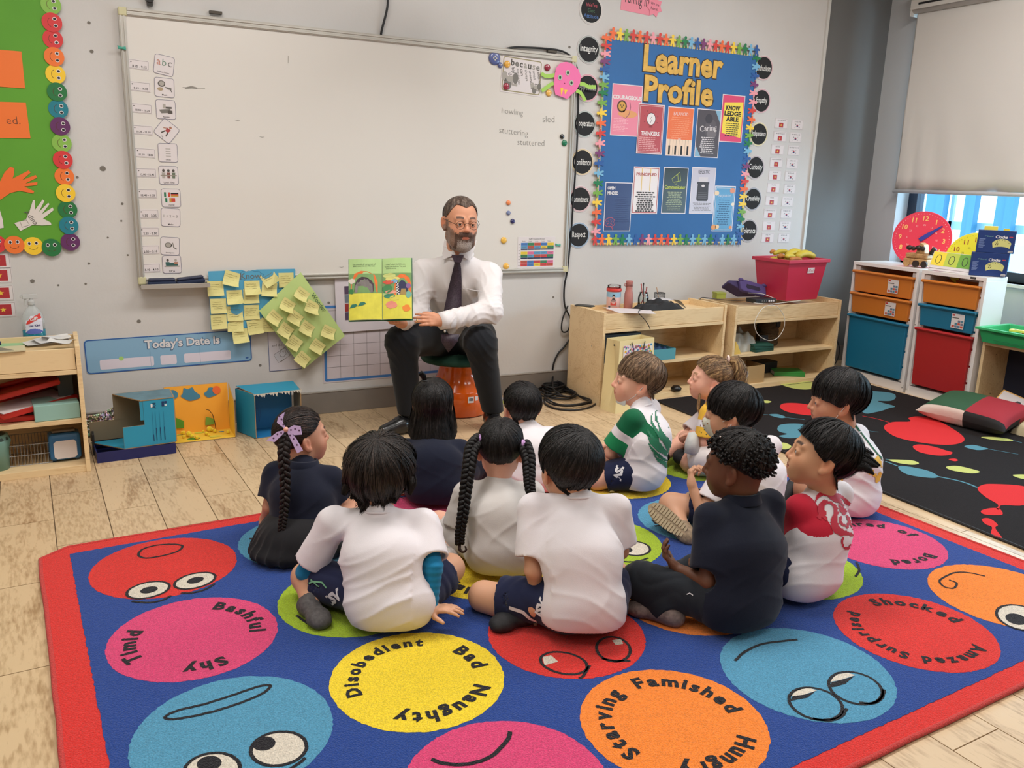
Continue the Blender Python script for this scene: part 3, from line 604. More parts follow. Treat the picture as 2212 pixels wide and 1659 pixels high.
# flag cards
red_f,yst=paper(178,48,56),paper(236,200,70)
def star(b,cx,cy,r,z,m,a0=PI/2):
    b.face([(cx+(r if k_%2==0 else r*.4)*math.cos(a0+k_*PI/5),cy+(r if k_%2==0 else r*.4)*math.sin(a0+k_*PI/5)) for k_ in range(10)],z,m)
vi=['Biết suy nghĩ sâu sắc','Biết quan tâm giúp đỡ','Cởi mở','Biết giao tiếp thông thạo','Biết phản hồi','Công bằng','Kỷ luật','Có kiến thức chuyên sâu','Cân bằng','Dũng cảm']
ko=['생각하는 사람','남을 배려하는 사람','열린 마음을 가진 사람','소통하는 사람','탐구하는 사람','사려깊은 사람','원칙을 지키는 사람','지식을 갖춘 사람','균형 잡힌 사람','용기있는 사람']
vp=[(1237,790),(1228,875),(1213,958),(1205,1040),(1197,1123),(1187,1203),(1176,1285),(1165,1367),(1158,1445),(1150,1522)]
kp=[(1340,797),(1328,880),(1317,963),(1307,1047),(1297,1127),(1290,1210),(1277,1290),(1270,1367),(1262,1445),(1253,1523)]
od=['topmost','second','third','fourth','fifth','sixth','seventh','eighth','ninth','lowest']
for i in range(10):
    def dr(b,w_,h_,z,t=vi[i]):
        outline(b,w_,h_,z,grey_ink,.0008,.003,.001);b.text(t,0,.020,z,ink,h=.010,maxw=w_*.85);b.rect(-.019,-.026,.019,.004,z,red_f);star(b,0,-.011,.009,z+.0003,yst)
    card('flag_card',1270+vp[i][0]/2.963,vp[i][1]/2.963,.116,.066,0,'small white card with a red star flag, %s in the left column of flag cards'%od[i],'flag card','red flag cards right of the blue board',.0005,dr)
    def dr(b,w_,h_,z,t=ko[i]):
        outline(b,w_,h_,z,grey_ink,.0008,.003,.001);b.text(t,0,.018,z,ink,h=.009,maxw=w_*.85);b.disc(0,-.009,.0085,.0085,z,z,paper(176,60,66),14);b.disc(0,-.013,.0083,.0045,z+.0002,z+.0002,paper(44,60,110),12)
        for sx_ in(-1,1):
            for sy_ in(-1,1):
                for k_ in(-1,0,1):b.stroke([(sx_*.018-.004*sx_*sy_+.002*k_,-.009+sy_*.009-.003+.0015*k_),(sx_*.018+.004*sx_*sy_+.002*k_,-.009+sy_*.009+.003+.0015*k_)],.0012,z,ink)
    card('flag_card',1270+kp[i][0]/2.963,kp[i][1]/2.963,.108,.066,0,'small white card with a white round-emblem flag, %s in the right column of flag cards'%od[i],'flag card','white flag cards right of the blue board',.0005,dr)
for i,(cx,cy) in enumerate(((-6,563),(-2,595),(2,633),(7,669))):
    def dr(b,w_,h_,z):
        outline(b,w_,h_,z,grey_ink,.0008,.003,.001);b.rect(-.033,-.024,.033,.024,z,red_f);star(b,0.0,0,.013,z+.0003,yst)
    card('flag_card',cx,cy,.10,.068,0,'card with red star flag at the left edge above the shelf, %s of four'%('top','second','third','lowest')[i],'flag card','red flag cards at the left edge',.0005,dr)
# pink sign at the top
def dr(b,w_,h_,z):b.text('Tuning In',-.0,-.018,z,ink,w=w_*.86,h=.085)
card('paper_sign',1375,-6,.21,.17,-.05,'pink paper sign reading Tuning cut off by the top of the frame','sign',None,.0005,dr,base=paper(236,140,158))
def dr(b,w_,h_,z):b.text('We are',0,.014,z,ink,w=.062);b.text('here!',0,-.012,z,ink,w=.05)
x,z=W(1414,14,.003);b=MB();P=[((.058 if k_%2 else.042)*math.cos(k_*PI/7+.2),(.062 if k_%2 else.044)*math.sin(k_*PI/7+.2)) for k_ in range(14)];b.prism(P,0,.001,paper(240,138,158));dr(b,0,0,.0014)
tag(b.build('star_label',M=MW(x,z,.003,-.1)),'pink star-shaped paper label reading We are here','label')

# ================================================================ green board at the left edge
gx1,gz0=W(163,533,.01)
gb=empty('display_board',MW(gx1-.6,gz0+.75,.001));tag(gb,'green display board edged with smiling paper faces at the left edge','notice board')
b=MB();b.box(-.6,.59,-.735,.75,0,.012);b.build('backing_paper',gb,mat('green_backing',(92,158,44),.65,noise=(3,.05),bump=(20,.2,.004)))
def gpos(px,py):x,z=W(px,py,.015);return x-(gx1-.6),z-(gz0+.75)
SMC=dict(l=(136,186,78),r=(214,56,58),o=(240,120,50),y=(246,202,50),d=(34,116,62),t=(28,124,140),v=(98,44,96))
smp=[(325,30,'l'),(332,143,'r'),(338,250,'r'),(346,363,'o'),(355,475,'y'),(365,588,'d'),(373,697,'t'),(385,808,'v'),(395,915,'l'),(402,1022,'r'),(412,1128,'o'),(420,1235,'y'),(433,1340,'d'),(440,1442,'t'),(450,1547,'v'),(330,1583,'d'),(213,1573,'y'),(92,1565,'o'),(-25,1560,'r')]
for i,(cx,cy,k_) in enumerate(smp):
    x_,y_=gpos(cx/2.96,cy/2.96);R_=.0395;side=i<15;rot=-PI/2 if side else 0
    b=MB();b.disc(0,0,R_,R_,0,.0015,paper(*SMC[k_]),30);o=b.build('smiley_disc',gb);o.matrix_basis=Matrix.Translation((x_,y_,.013+.0018*(i%2)))@Matrix.Rotation(rot+rnd.uniform(-.08,.08),4,'Z')
    for s_ in(-1,1):
        e=MB();e.disc(s_*.014,.012,.0075,.0085,.0017,.0021,WP,14);e.disc(s_*.014,.012,.005,.006,.0021,.0025,ink,12);e.build('eye',o)
    e=MB();e.stroke([(.018*math.sin(math.radians(t)),-.002-.014*math.cos(math.radians(t))) for t in range(-75,76,15)],.0016,.0019,paper(90,50,30));e.build('smile',o)
op=paper(242,120,50)
def gcard(name,cx,cy,w_,h_,rot,lab,draw=None,base=op):
    x_,z_=W(cx,cy,.014);b=MB();b.prism([(-w_/2,-h_/2),(w_/2,-h_/2),(w_/2,h_/2),(-w_/2,h_/2)],0,.001,base)
    if draw:draw(b,w_,h_,.0014)
    tag(b.build(name,M=MW(x_,z_,.0145,rot)),lab,'paper card','orange cards on the green board')
gcard('orange_card',-8,147,.2,.15,.0,'blank orange card on the green board, the upper one')
gcard('orange_card',-8,259,.24,.15,.03,'orange card on the green board with writing ending in ed., the lower one',lambda b,w_,h_,z:b.text('ed.',.063,.0,z,paper(110,62,40),h=.032,off=-.01))
def hand_poly(px0,sc,pts):return[gp for gp in pts]
def cutout(name,pts,c_,lab,scr=None):
    P=[W(px,py,.015) for px,py in pts];cx_=sum(p[0] for p in P)/len(P);cz_=sum(p[1] for p in P)/len(P)
    b=MB();b.prism([(p[0]-cx_,p[1]-cz_) for p in P],0,.001,paper(*c_))
    if scr:scr(b,cx_,cz_)
    tag(b.build(name,M=MW(cx_,cz_,.0148)),lab,'paper craft','paper hands on the green board')
cutout('paper_hand',[(-12,400),(0,392),(10,372),(22,360),(31,363),(30,378),(27,386),(62,368),(66,373),(48,389),(77,378),(80,384),(55,396),(81,393),(80,400),(52,403),(74,413),(72,418),(42,412),(22,417),(6,428),(-12,440)],(240,112,48),'orange paper hand cutout on the green board')
cutout('paper_hand',[(31,482),(44,499),(70,486),(92,487),(111,486),(110,481),(93,472),(116,454),(114,448),(90,463),(107,441),(104,438),(84,458),(96,434),(92,431),(76,453),(75,432),(71,433),(64,456),(56,474)],(222,214,206),'white paper hand cutout with a scribbled name on the green board',lambda b,cx_,cz_:(b.text('Adina',W(68,470,.015)[0]-cx_,W(68,470,.015)[1]-cz_,.0014,grey_ink,w=.07,rot=-1.0),b.stroke([(W(*q,.015)[0]-cx_,W(*q,.015)[1]-cz_) for q in((43,478),(57,475),(64,486),(48,491))],.002,.0014,grey_ink,closed=True)))
cutout('paper_shape',[(-14,450),(0,455),(6,475),(8,492),(-14,496)],(226,214,214),'pale paper cutout at the very left edge of the green board')

# ================================================================ posters under the whiteboard
def dr(b,w_,h_,z):
    outline(b,w_,h_,z,paper(46,92,160),.005,.003,.016);b.text("Today's Date is",.0+.055,.035,z,paper(70,104,140),w=.36,h=.062,off=.07);b.text("Today's Date is",.0+.055,.036,z+.0006,paper(222,220,222),w=.352,h=.056,off=.03)
    for x0,x1 in((-.325,-.085),(-.055,.02),(.055,.28)):
        cxx=(x0+x1)/2;P=[];c0=.008
        for ax,ay,a0 in((x1-c0,-.018-c0,0),(x0+c0,-.018-c0,90),(x0+c0,-.066+c0,180),(x1-c0,-.066+c0,270)):P+=[(ax+c0*math.cos(math.radians(a0+k_*30)),ay+c0*math.sin(math.radians(a0+k_*30))) for k_ in range(4)]
        b.face(P,z,paper(224,216,228))
    b.disc(-.23,-.018,.011,.011,z+.0004,z+.0004,paper(170,214,120),12);b.disc(w_/2-.025,-h_/2+.018,.008,.004,z,z,paper(46,92,160),12)
    for x_ in(-w_/2+w_*.37,-w_/2+w_*.67):b.rect(x_,-h_/2,x_+.0012,h_/2,z+.0001,paper(120,158,186))
a,c=W(181,735),W(543,748);bl_,br_=W(188,808),W(543,780)
bw=c[0]-a[0];cxm=(a[0]+c[0]+bl_[0]+br_[0])/4;czm=(W(181,735)[1]+W(541,711)[1]+bl_[1]+br_[1])/4;bhh=(W(181,735)[1]-bl_[1]+W(541,711)[1]-br_[1])/2
b=MB();P=[];c0=.015
w_,h_=bw,bhh
for ax,ay,a0 in((w_/2-c0,h_/2-c0,0),(-w_/2+c0,h_/2-c0,90),(-w_/2+c0,-h_/2+c0,180),(w_/2-c0,-h_/2+c0,270)):P+=[(ax+c0*math.cos(math.radians(a0+k_*30)),ay+c0*math.sin(math.radians(a0+k_*30))) for k_ in range(4)]
b.prism(P,0,.0012,paper(136,178,208));dr(b,w_,h_,.0016)
tag(b.build('date_banner',M=MW(cxm,czm,.001,math.atan2(W(541,711)[1]-W(181,735)[1],w_))),"pale blue banner reading Today's Date is, low on the wall by the left shelf",'banner')
def sheet(name,px4,c_,lab,cat,draw,d=.001,th=.001):
    P=[W(px,py,d) for px,py in px4];o_=np.array(P[3]);ex=np.array(P[2])-o_;ey=np.array(P[0])-o_;w_=np.hypot(*ex);h_=np.hypot(*ey);a_=math.atan2(ex[1],ex[0])
    cc=(np.array(P[0])+np.array(P[2]))/2;b=MB();b.prism([(-w_/2,-h_/2),(w_/2,-h_/2),(w_/2,h_/2),(-w_/2,h_/2)],0,th,paper(*c_));draw(b,w_,h_,th+.0004)
    o=b.build(name,M=MW(cc[0],cc[1],d,a_));tag(o,lab,cat);return o,w_,h_
def dr(b,w_,h_,z):
    bl2=paper(66,124,190);outline(b,w_,h_,z,bl2,.014,.014,.004)
    n=9
    for k_ in range(1,n):x_=-w_/2+.02+k_*(w_-.04)/n;b.rect(x_,-h_/2+.022,x_+.0015,h_/2-.022,z,grey_ink)
    for k_ in range(1,7):y_=-h_/2+.022+k_*.062;b.rect(-w_/2+.022,y_,w_/2-.022,y_+.0015,z+.0001,grey_ink)
sheet('grid_chart',[(697,658),(960,640),(960,806),(697,828)],(206,196,202),'white grid chart with a blue border, low on the wall behind the man','chart',dr)
def dr(b,w_,h_,z):
    outline(b,w_,h_,z,paper(60,84,130),.0025,.002,.003);b.text('and the',-.04,.0,z,grey_ink,h=.012);outline(b,.06,.05,z,grey_ink,.001)
    for k_,(mx,my,r_) in enumerate(((-.01,-.05,.6),(-.018,-.055,.5))):
        c_,s_=math.cos(r_),math.sin(r_);q=[(mx+x_*c_-y_*s_,my+x_*s_+y_*c_) for x_,y_ in((-.035,-.025),(.035,-.025),(.035,.025),(-.035,.025))];b.face(q,z+.0003*k_,paper(196,196,204));b.stroke(q,.002,z+.0002+.0003*k_,grey_ink,closed=True)
    b.stroke([(-.03,-.045),(-.02,-.03),(-.01,-.04),(.0,-.03),(.005,-.05),(-.01,-.065),(-.025,-.06)],.002,z+.001,grey_ink,closed=True)
sheet('instruction_sheet',[(577,690),(652,683),(652,797),(581,803)],(206,200,206),'white printed sheet with a blue outline half hidden under the green poster','sheet',dr)
def dr(b,w_,h_,z):
    r2=random.Random(5)
    for i_ in range(5):
        for j_ in range(4):b.rect(-w_/2+.05+i_*(w_-.1)/5,-h_/2+.065+j_*(h_-.11)/4,-w_/2+.048+(i_+1)*(w_-.1)/5,-h_/2+.062+(j_+1)*(h_-.11)/4,z,paper(*[(84,66,90),(70,90,66),(150,50,50),(60,76,100),(110,120,130),(50,60,50)][(i_*3+j_*2)%6]))
sheet('picture_sheet',[(723,600),(920,592),(920,704),(727,719)],(214,206,212),'white mounted photo sheet hanging on the wall behind the open book','picture',dr,d=.012)
# sticky note posters
sy=mat('sticky_yellow',(224,216,144),.7,bump=(12,.3,.01))
def sticky(root,x_,y_,s_,rot,curl,z,k_):
    n=5;vs=[];r2=random.Random(k_)
    for i_ in range(n+1):
        for j_ in range(n+1):
            u,v=i_/n,j_/n;cz_=curl*(max(0,(1-v)-.3)**2)*.05+curl*.03*(max(0,u+(1-v)-1.2))**2*2+.0012*math.sin(3*u+k_)
            vs.append(((u-.5)*s_,(v-.5)*s_*1.0+cz_*.3,cz_))
    f=[(i_*(n+1)+j_,(i_+1)*(n+1)+j_,(i_+1)*(n+1)+j_+1,i_*(n+1)+j_+1) for i_ in range(n) for j_ in range(n)]
    b=MB();b.add(vs,f,sy)
    for q in range(4):
        yy=s_*(.28-q*.15);b.stroke([(-s_*.38+t*s_*.76*r2.uniform(.7,1)/6,yy+r2.uniform(-.002,.002)) for t in range(7)],.0013,.0022,mat('pencil',(140,132,84),.8))
    o=b.build('sticky_note',root);o.matrix_basis=Matrix.Translation((x_,y_,z))@Matrix.Rotation(rot,4,'Z');return o
def pxw(cx,cy,cs=4.878,ox=440,oy=560,d=.01):return W(ox+cx/cs,oy+cy/cs,d)
cx_,cz_=pxw(500,420,d=.03);kp_=empty('know_poster',MW(cx_,cz_,.033));tag(kp_,'blue poster headed Know covered in yellow sticky notes, hanging at the pen tray','poster')
P=[(pxw(*q,d=.033)[0]-cx_,pxw(*q,d=.033)[1]-cz_) for q in((48,128),(400,112),(450,130),(560,108),(960,100),(965,120),(955,700),(75,740))]
b=MB();b.prism(P,0,.0012,mat('blue_sugar_paper',(84,164,200),.7,noise=(6,.04)));b.build('backing',kp_)
q=pxw(495,175,d=.033);b=MB();b.text('Know',q[0]-cx_,q[1]-cz_,.002,grey_ink,h=.030);b.stroke([(q[0]-cx_+.062*math.cos(t)*(1+.06*math.sin(9*t)),q[1]-cz_+.026*math.sin(t)*(1+.12*math.sin(9*t))) for t in np.linspace(0,2*PI,60)[:-1]],.0015,.002,paper(54,110,150),closed=True);b.build('lettering',kp_)
for k_,(x_,y_,r_,cu) in enumerate([(125,312,0,.3),(290,210,-.3,.6),(510,305,0,.8),(695,205,.5,.9),(870,220,0,.2),(325,405,0,.9),(500,390,0,.2),(690,320,-.15,.5),(155,495,0,.2),(330,575,0,.2),(505,560,0,.2),(160,660,0,.2),(335,690,-.06,.3),(540,715,.1,.3),(385,810,.05,.6),(690,690,0,.2)]):
    q=pxw(x_,y_,d=.036);sticky(kp_,q[0]-cx_,q[1]-cz_,.076,r_,cu,.0015+.0012*(k_%3)+(.003 if k_>12 else 0),k_)
cx_,cz_=pxw(1020,650,d=.045);wp_=empty('wonder_poster',MW(cx_,cz_,.046));tag(wp_,'pale green poster headed Wonder hanging askew, with curled yellow sticky notes','poster')
PG=[pxw(*q,d=.045) for q in((1020,135),(1485,805),(1050,1160),(580,540))]
b=MB();n=8;A=[np.array(p)-np.array((cx_,cz_)) for p in PG];vs=[]
for i_ in range(n+1):
    for j_ in range(n+1):
        u,v=i_/n,j_/n;p=(A[0]*(1-u)+A[1]*u)*(1-v)+(A[3]*(1-u)+A[2]*u)*v;vs.append((p[0],p[1],.004+.004*math.sin(u*3+v*2)+.02*max(0,u-.75)**1.5*(1-v)))
b.add(vs,[(i_*(n+1)+j_,i_*(n+1)+j_+1,(i_+1)*(n+1)+j_+1,(i_+1)*(n+1)+j_) for i_ in range(n) for j_ in range(n)]);b.build('backing',wp_,mat('green_sugar_paper',(190,214,136),.7,noise=(6,.05)),smooth=True)
q=pxw(1205,450,d=.045);b=MB();b.text('Wonder',q[0]-cx_,q[1]-cz_,.0128,paper(70,100,70),w=.115,rot=-.96);b.build('lettering',wp_)
for k_,(x_,y_,r_,cu) in enumerate([(1020,375,-.5,1),(870,490,-.4,1),(1130,510,-.3,1),(730,620,-.6,.9),(950,620,-.5,.8),(850,750,-.5,.5),(1075,730,-.45,.7),(1300,770,-.3,.9),(945,880,-.5,.3),(1185,920,-.5,.7),(1030,1050,-.6,.5)]):
    q=pxw(x_,y_,d=.045);sticky(wp_,q[0]-cx_,q[1]-cz_,.070,r_-.2,cu,.0098+.001*(k_%3),k_+40)


# ================================================================ story rug
TH=.04633
r1=np.array([math.cos(TH),math.sin(TH),0]);r2_=np.array([-math.sin(TH),math.cos(TH),0])
RO=r1*-.2034+r2_*-3.401;RT=.011
def rp(px,py):p=G(px,py,RT)-RO;return float(p@r1),float(p@r2_)
def pile(name,c_):
    return mat(name,c_,.95,noise=(300,.24),bump=(260,.8,.008),spec=.12,sheen=.15)
PR,PB,PP,PY,PO,PL,PG_=pile('pile_red',(222,50,44)),pile('pile_blue',(36,70,146)),pile('pile_pink',(222,70,120)),pile('pile_yellow',(248,216,48)),pile('pile_orange',(252,138,50)),pile('pile_light_blue',(84,154,188)),pile('pile_lime',(164,192,44))
PK,PWt=pile('pile_black',(30,28,34)),pile('pile_cream',(224,214,198))
rug=empty('story_rug',frame(RO,r1,r2_,(0,0,1)));tag(rug,'blue rug with a red border and coloured circles of faces and feeling words','rug')
RW,RH_=3.0,2.05
c0=.045
P=[(c0,0),(RW-c0,0),(RW,c0),(RW,RH_-c0),(RW-c0,RH_),(.085,RH_),(0,RH_-.06),(0,c0)]
b=MB();b.prism(P,.001,RT-.0015,PR);b.build('border',rug)
path=[]
for i in range(len(P)):
    a,c=np.array(P[i]),np.array(P[(i+1)%len(P)]);n=max(2,int(np.hypot(*(c-a))/.12))
    path+=[(*(a+(c-a)*t/n+np.array([rnd.uniform(-.002,.002),rnd.uniform(-.002,.002)])),.007) for t in range(n)]
b=MB();b.tube(path,.007,8,pile('pile_red_edge',(206,66,62)),closed=True);b.build('bound_edge',rug,smooth=True)
def jag(pts,j=.0018,step=.012):
    o=[]
    for i in range(len(pts)):
        a,c=np.array(pts[i]),np.array(pts[(i+1)%len(pts)]);n=max(1,int(np.hypot(*(c-a))/step))
        o+=[tuple(a+(c-a)*t/n+np.array([rnd.uniform(-j,j),rnd.uniform(-j,j)])) for t in range(n)]
    return o
b=MB();b.prism(jag([(.086,.066),(2.925,.062),(2.925,1.985),(.086,1.985)]),RT-.002,RT-.0004,PB);b.build('field',rug)
CU_=[.349+.465*i for i in range(6)];RV=[.315,.775,1.252,1.745];CR_=.2245
kinds={(0,3):PR,(0,2):PP,(0,1):PL,(0,0):PG_,(1,3):PL,(1,2):PG_,(1,1):PY,(1,0):PP,(2,3):PP,(2,2):PY,(2,1):PR,(2,0):PO,(3,3):PR,(3,2):PG_,(3,1):PO,(3,0):PL,(4,3):PY,(4,2):PL,(4,1):PG_,(4,0):PR,(5,3):PG_,(5,2):PR,(5,1):PP,(5,0):PO}
disc_o={}
for(i,j),m_ in kinds.items():
    b=MB();pts=[(CU_[i]+(CR_+rnd.uniform(-.002,.002))*math.cos(t),RV[j]+(CR_+rnd.uniform(-.002,.002))*math.sin(t)) for t in np.linspace(0,2*PI,150)[:-1]]
    b.prism(pts,RT-.001,RT+.0002,m_);disc_o[(i,j)]=b.build('circle_motif',rug)
ZR=RT+.0012
def arcword(key,t,pc_,size=.043,R_=.170,off=.05):
    i,j=key;q=rp(*pc_) if isinstance(pc_,tuple) else None
    a0=math.atan2(q[1]-RV[j],q[0]-CU_[i]) if q else pc_
    ws=[];K=size/.72
    for ch in t:
        v,f=text_geo(ch,off);ws.append(((v[:,0].max()-v[:,0].min())*K if len(v) else.03)+.010)
    tot=sum(ws);a=a0+tot/2/R_;b=MB()
    for ch,w_ in zip(t,ws):
        a-=w_/2/R_;v,f=text_geo(ch,off)
        if len(v):
            q_=v.copy();q_[:,0]-=(v[:,0].max()+v[:,0].min())/2;q_[:,1]-=.33;q_*=K;ph=a-PI/2;c,s=math.cos(ph),math.sin(ph)
            q2=np.stack([q_[:,0]*c-q_[:,1]*s+CU_[i]+R_*math.cos(a),q_[:,0]*s+q_[:,1]*c+RV[j]+R_*math.sin(a),q_[:,2]*0+ZR],1);b.add(q2,f,PK)
        a-=w_/2/R_
    b.build('lettering',disc_o[key])
for k_,t,p_ in[((0,2),'Timid',(297,1395)),((0,2),'Bashful',(518,1332)),((0,2),'Shy',(447,1448)),((1,1),'Disobedient',(808,1430)),((1,1),'Bad',(1010,1422)),((1,1),'Naughty',(965,1530)),((2,0),'Starving',(1320,1560)),((2,0),'Famished',(1480,1500)),((2,0),'Hungry',(1590,1665)),
    ((4,0),'Shocked',(1975,1325)),((4,0),'Surprised',(1866,1372)),((4,0),'Amazed',(2085,1428)),((5,1),'Bored',(1982,1213)),((5,1),'Tired of',(1893,1136)),((2,2),'Happy',(975,1262)),((2,2),'Glad',PI*.1),((1,3),'Timely',(548,1180)),((3,1),'Tired',(1405,1330)),((3,1),'Sleepy',.6),((1,3),'Sad',.2),((4,2),'Calm',(1405,1145))]:
    arcword(k_,t,p_,off=.045,size=.037 if len(t)>8 or t=='Amazed' else.043)
def rs(key,pts,w_=.0085,m_=None,closed=False,z=0):
    b=MB();Q=[rp(*q) for q in pts];n=len(Q)
    # smooth the line
    F_=[]
    for i in range(n if closed else n-1):
        p0,p1,p2,p3=Q[(i-1)%n] if(closed or i>0) else Q[i],Q[i],Q[(i+1)%n],Q[(i+2)%n] if(closed or i<n-2) else Q[min(i+1,n-1)]
        for t in np.linspace(0,1,7)[:-1]:F_.append(tuple(.5*((2*p1[c])+(-p0[c]+p2[c])*t+(2*p0[c]-5*p1[c]+4*p2[c]-p3[c])*t*t+(-p0[c]+3*p1[c]-3*p2[c]+p3[c])*t**3)+rnd.uniform(-.0007,.0007) for c in(0,1)))
    if not closed:F_.append(Q[-1])
    b.stroke(F_,w_,ZR+z,m_ or PK,closed=closed);b.build('face_line',disc_o[key])
    return F_
def eye(key,c_,ax,ay,w_=.0085,pupil=None,m_=PWt):
    pts=[(c_[0]+ax[0]*math.cos(t)+ay[0]*math.sin(t),c_[1]+ax[1]*math.cos(t)+ay[1]*math.sin(t)) for t in np.linspace(0,2*PI,17)[:-1]]
    Q=[rp(*q) for q in pts];b=MB();b.face(Q,ZR-.0004,m_)
    if pupil:
        pc_,k_=pupil;b.face([rp(pc_[0]+k_*(ax[0]*math.cos(t)+ay[0]*math.sin(t)),pc_[1]+k_*(ax[1]*math.cos(t)+ay[1]*math.sin(t))) for t in np.linspace(0,2*PI,17)[:-1]],ZR-.0001,PK)
    b.build('eye',disc_o[key]);rs(key,pts,w_,closed=True)
k_=(0,3)
rs(k_,[(299,1199),(310,1186),(340,1178),(375,1176),(394,1180),(384,1191),(350,1201),(315,1206)],closed=True)
eye(k_,(320,1275),(46,-9),(3,16),pupil=((322,1275),.42));eye(k_,(421,1255),(44,-10),(4,15),pupil=((422,1254),.42))
rs(k_,[(285,1299),(320,1302),(350,1297),(370,1287)]);rs(k_,[(391,1281),(415,1281),(445,1273),(464,1261)])
k_=(0,1)
rs(k_,[(357,1549),(385,1535),(440,1522),(500,1503),(560,1483),(584,1482),(570,1497),(530,1515),(470,1535),(410,1549),(370,1554)],closed=True)
eye(k_,(602,1618),(60,-8),(4,36),pupil=((570,1607),.42));eye(k_,(458,1664),(60,-8),(4,36),pupil=((452,1650),.45));rs(k_,[(560,1665),(610,1668),(645,1650),(660,1638)])
k_=(1,0);rs(k_,[(932,1641),(960,1650),(1010,1651),(1060,1635),(1095,1600),(1102,1581)],.011)
eye(k_,(1060,1750),(50,-5),(3,36),pupil=((1060,1745),.4));eye(k_,(1180,1740),(50,-5),(3,36),pupil=((1180,1735),.4))
k_=(2,1)
eye(k_,(1218,1433),(50,10),(-6,22),m_=PR);eye(k_,(1325,1403),(36,6),(-4,26),m_=PR);b=MB();b.face([rp(*q) for q in((1172,1420),(1190,1416),(1206,1430),(1176,1438))],ZR,PWt);b.face([rp(*q) for q in((1322,1384),(1342,1380),(1346,1392),(1330,1394))],ZR,PWt);b.build('eye',disc_o[k_])
rs(k_,[(1300,1423),(1330,1428),(1362,1428)]);rs(k_,[(1252,1466),(1262,1458),(1274,1438)])
k_=(3,0)
rs(k_,[(1588,1428),(1610,1408),(1650,1391),(1722,1382)])
eye(k_,(1762,1521),(56,18),(-14,30),m_=PL);eye(k_,(1848,1487),(56,18),(-14,30),m_=PL)
for P_,Q_ in((((1706,1505),(1722,1490),(1745,1486),(1765,1492),(1735,1502)),((1706,1516),(1712,1505),(1740,1501),(1762,1494),(1744,1508),(1722,1512))),(((1792,1474),(1806,1458),(1830,1454),(1848,1459),(1815,1470)),((1792,1486),(1796,1475),(1820,1469),(1846,1461),(1826,1478),(1806,1484)))):
    b=MB();b.face([rp(*q) for q in P_],ZR,PWt);b.face([rp(*q) for q in Q_],ZR+.0002,PK);b.build('eye',disc_o[k_])
rs(k_,[(1756,1553),(1790,1557),(1816,1549),(1829,1531)]);rs(k_,[(1856,1518),(1885,1520),(1905,1508),(1910,1490)])
k_=(5,0)
rs(k_,[(2128,1245),(2090,1237),(2060,1238),(2035,1250),(2030,1258),(2040,1268),(2060,1271),(2066,1260),(2050,1253)],.007);eye(k_,(2205,1335),(52,14),(-8,24),pupil=((2195,1338),.45))
eye((3,2),(1370,1185),(34,3),(-2,15),pupil=((1352,1188),.42));rs((3,2),[(1340,1212),(1370,1214),(1400,1206)])
eye((3,2),(1290,1195),(34,3),(-2,15),pupil=((1290,1195),.42))
rs((4,1),[(1850,1215),(1856,1232),(1848,1246)])
rs((1,2),[(640,1330),(670,1350),(700,1360)]);rs((0,0),[(380,1700),(420,1740)])

# ================================================================ black play rug
bk=mat('black_rug_pile',(38,34,34),.95,noise=(300,.2),bump=(300,.4,.004),spec=.1)
rb=empty('black_rug',loc=(3.035,-3.6,0));tag(rb,'black rug with red, lime and teal paint splash shapes by the drawers','rug')
BZ=.009
b=MB();b.prism([(0.0,0),(1.68,0),(1.68,3.11),(.06,3.11)],.001,BZ,bk);b.build('pile',rb)
b=MB();b.tube([(0,0,.006),(.03,1.6,.006),(.06,3.11,.006),(1.68,3.11,.006)],.0055,6,mat('black_binding',(24,23,24),.7));b.build('bound_edge',rb)
def bp(x,y):p=G(1640+x/3.318,760+y/3.318,BZ);return float(p[0]-3.035),float(p[1]+3.6)
CR2={'r':mat('rug_red',(206,50,52),.95,noise=(300,.1),spec=.1),'g':mat('rug_lime',(186,190,110),.95,noise=(300,.1),spec=.1),'t':mat('rug_teal',(84,132,146),.95,noise=(300,.1),spec=.1)}
def smoothp(Q,closed=True):
    n=len(Q);F_=[]
    for i in range(n if closed else n-1):
        p0,p1,p2,p3=Q[(i-1)%n],Q[i],Q[(i+1)%n],Q[(i+2)%n]
        if not closed:p0=Q[max(0,i-1)];p3=Q[min(n-1,i+2)]
        for t in(0,.2,.4,.6,.8):F_.append(tuple(.5*((2*p1[c])+(-p0[c]+p2[c])*t+(2*p0[c]-5*p1[c]+4*p2[c]-p3[c])*t*t+(-p0[c]+3*p1[c]-3*p2[c]+p3[c])*t**3) for c in(0,1)))
    return F_
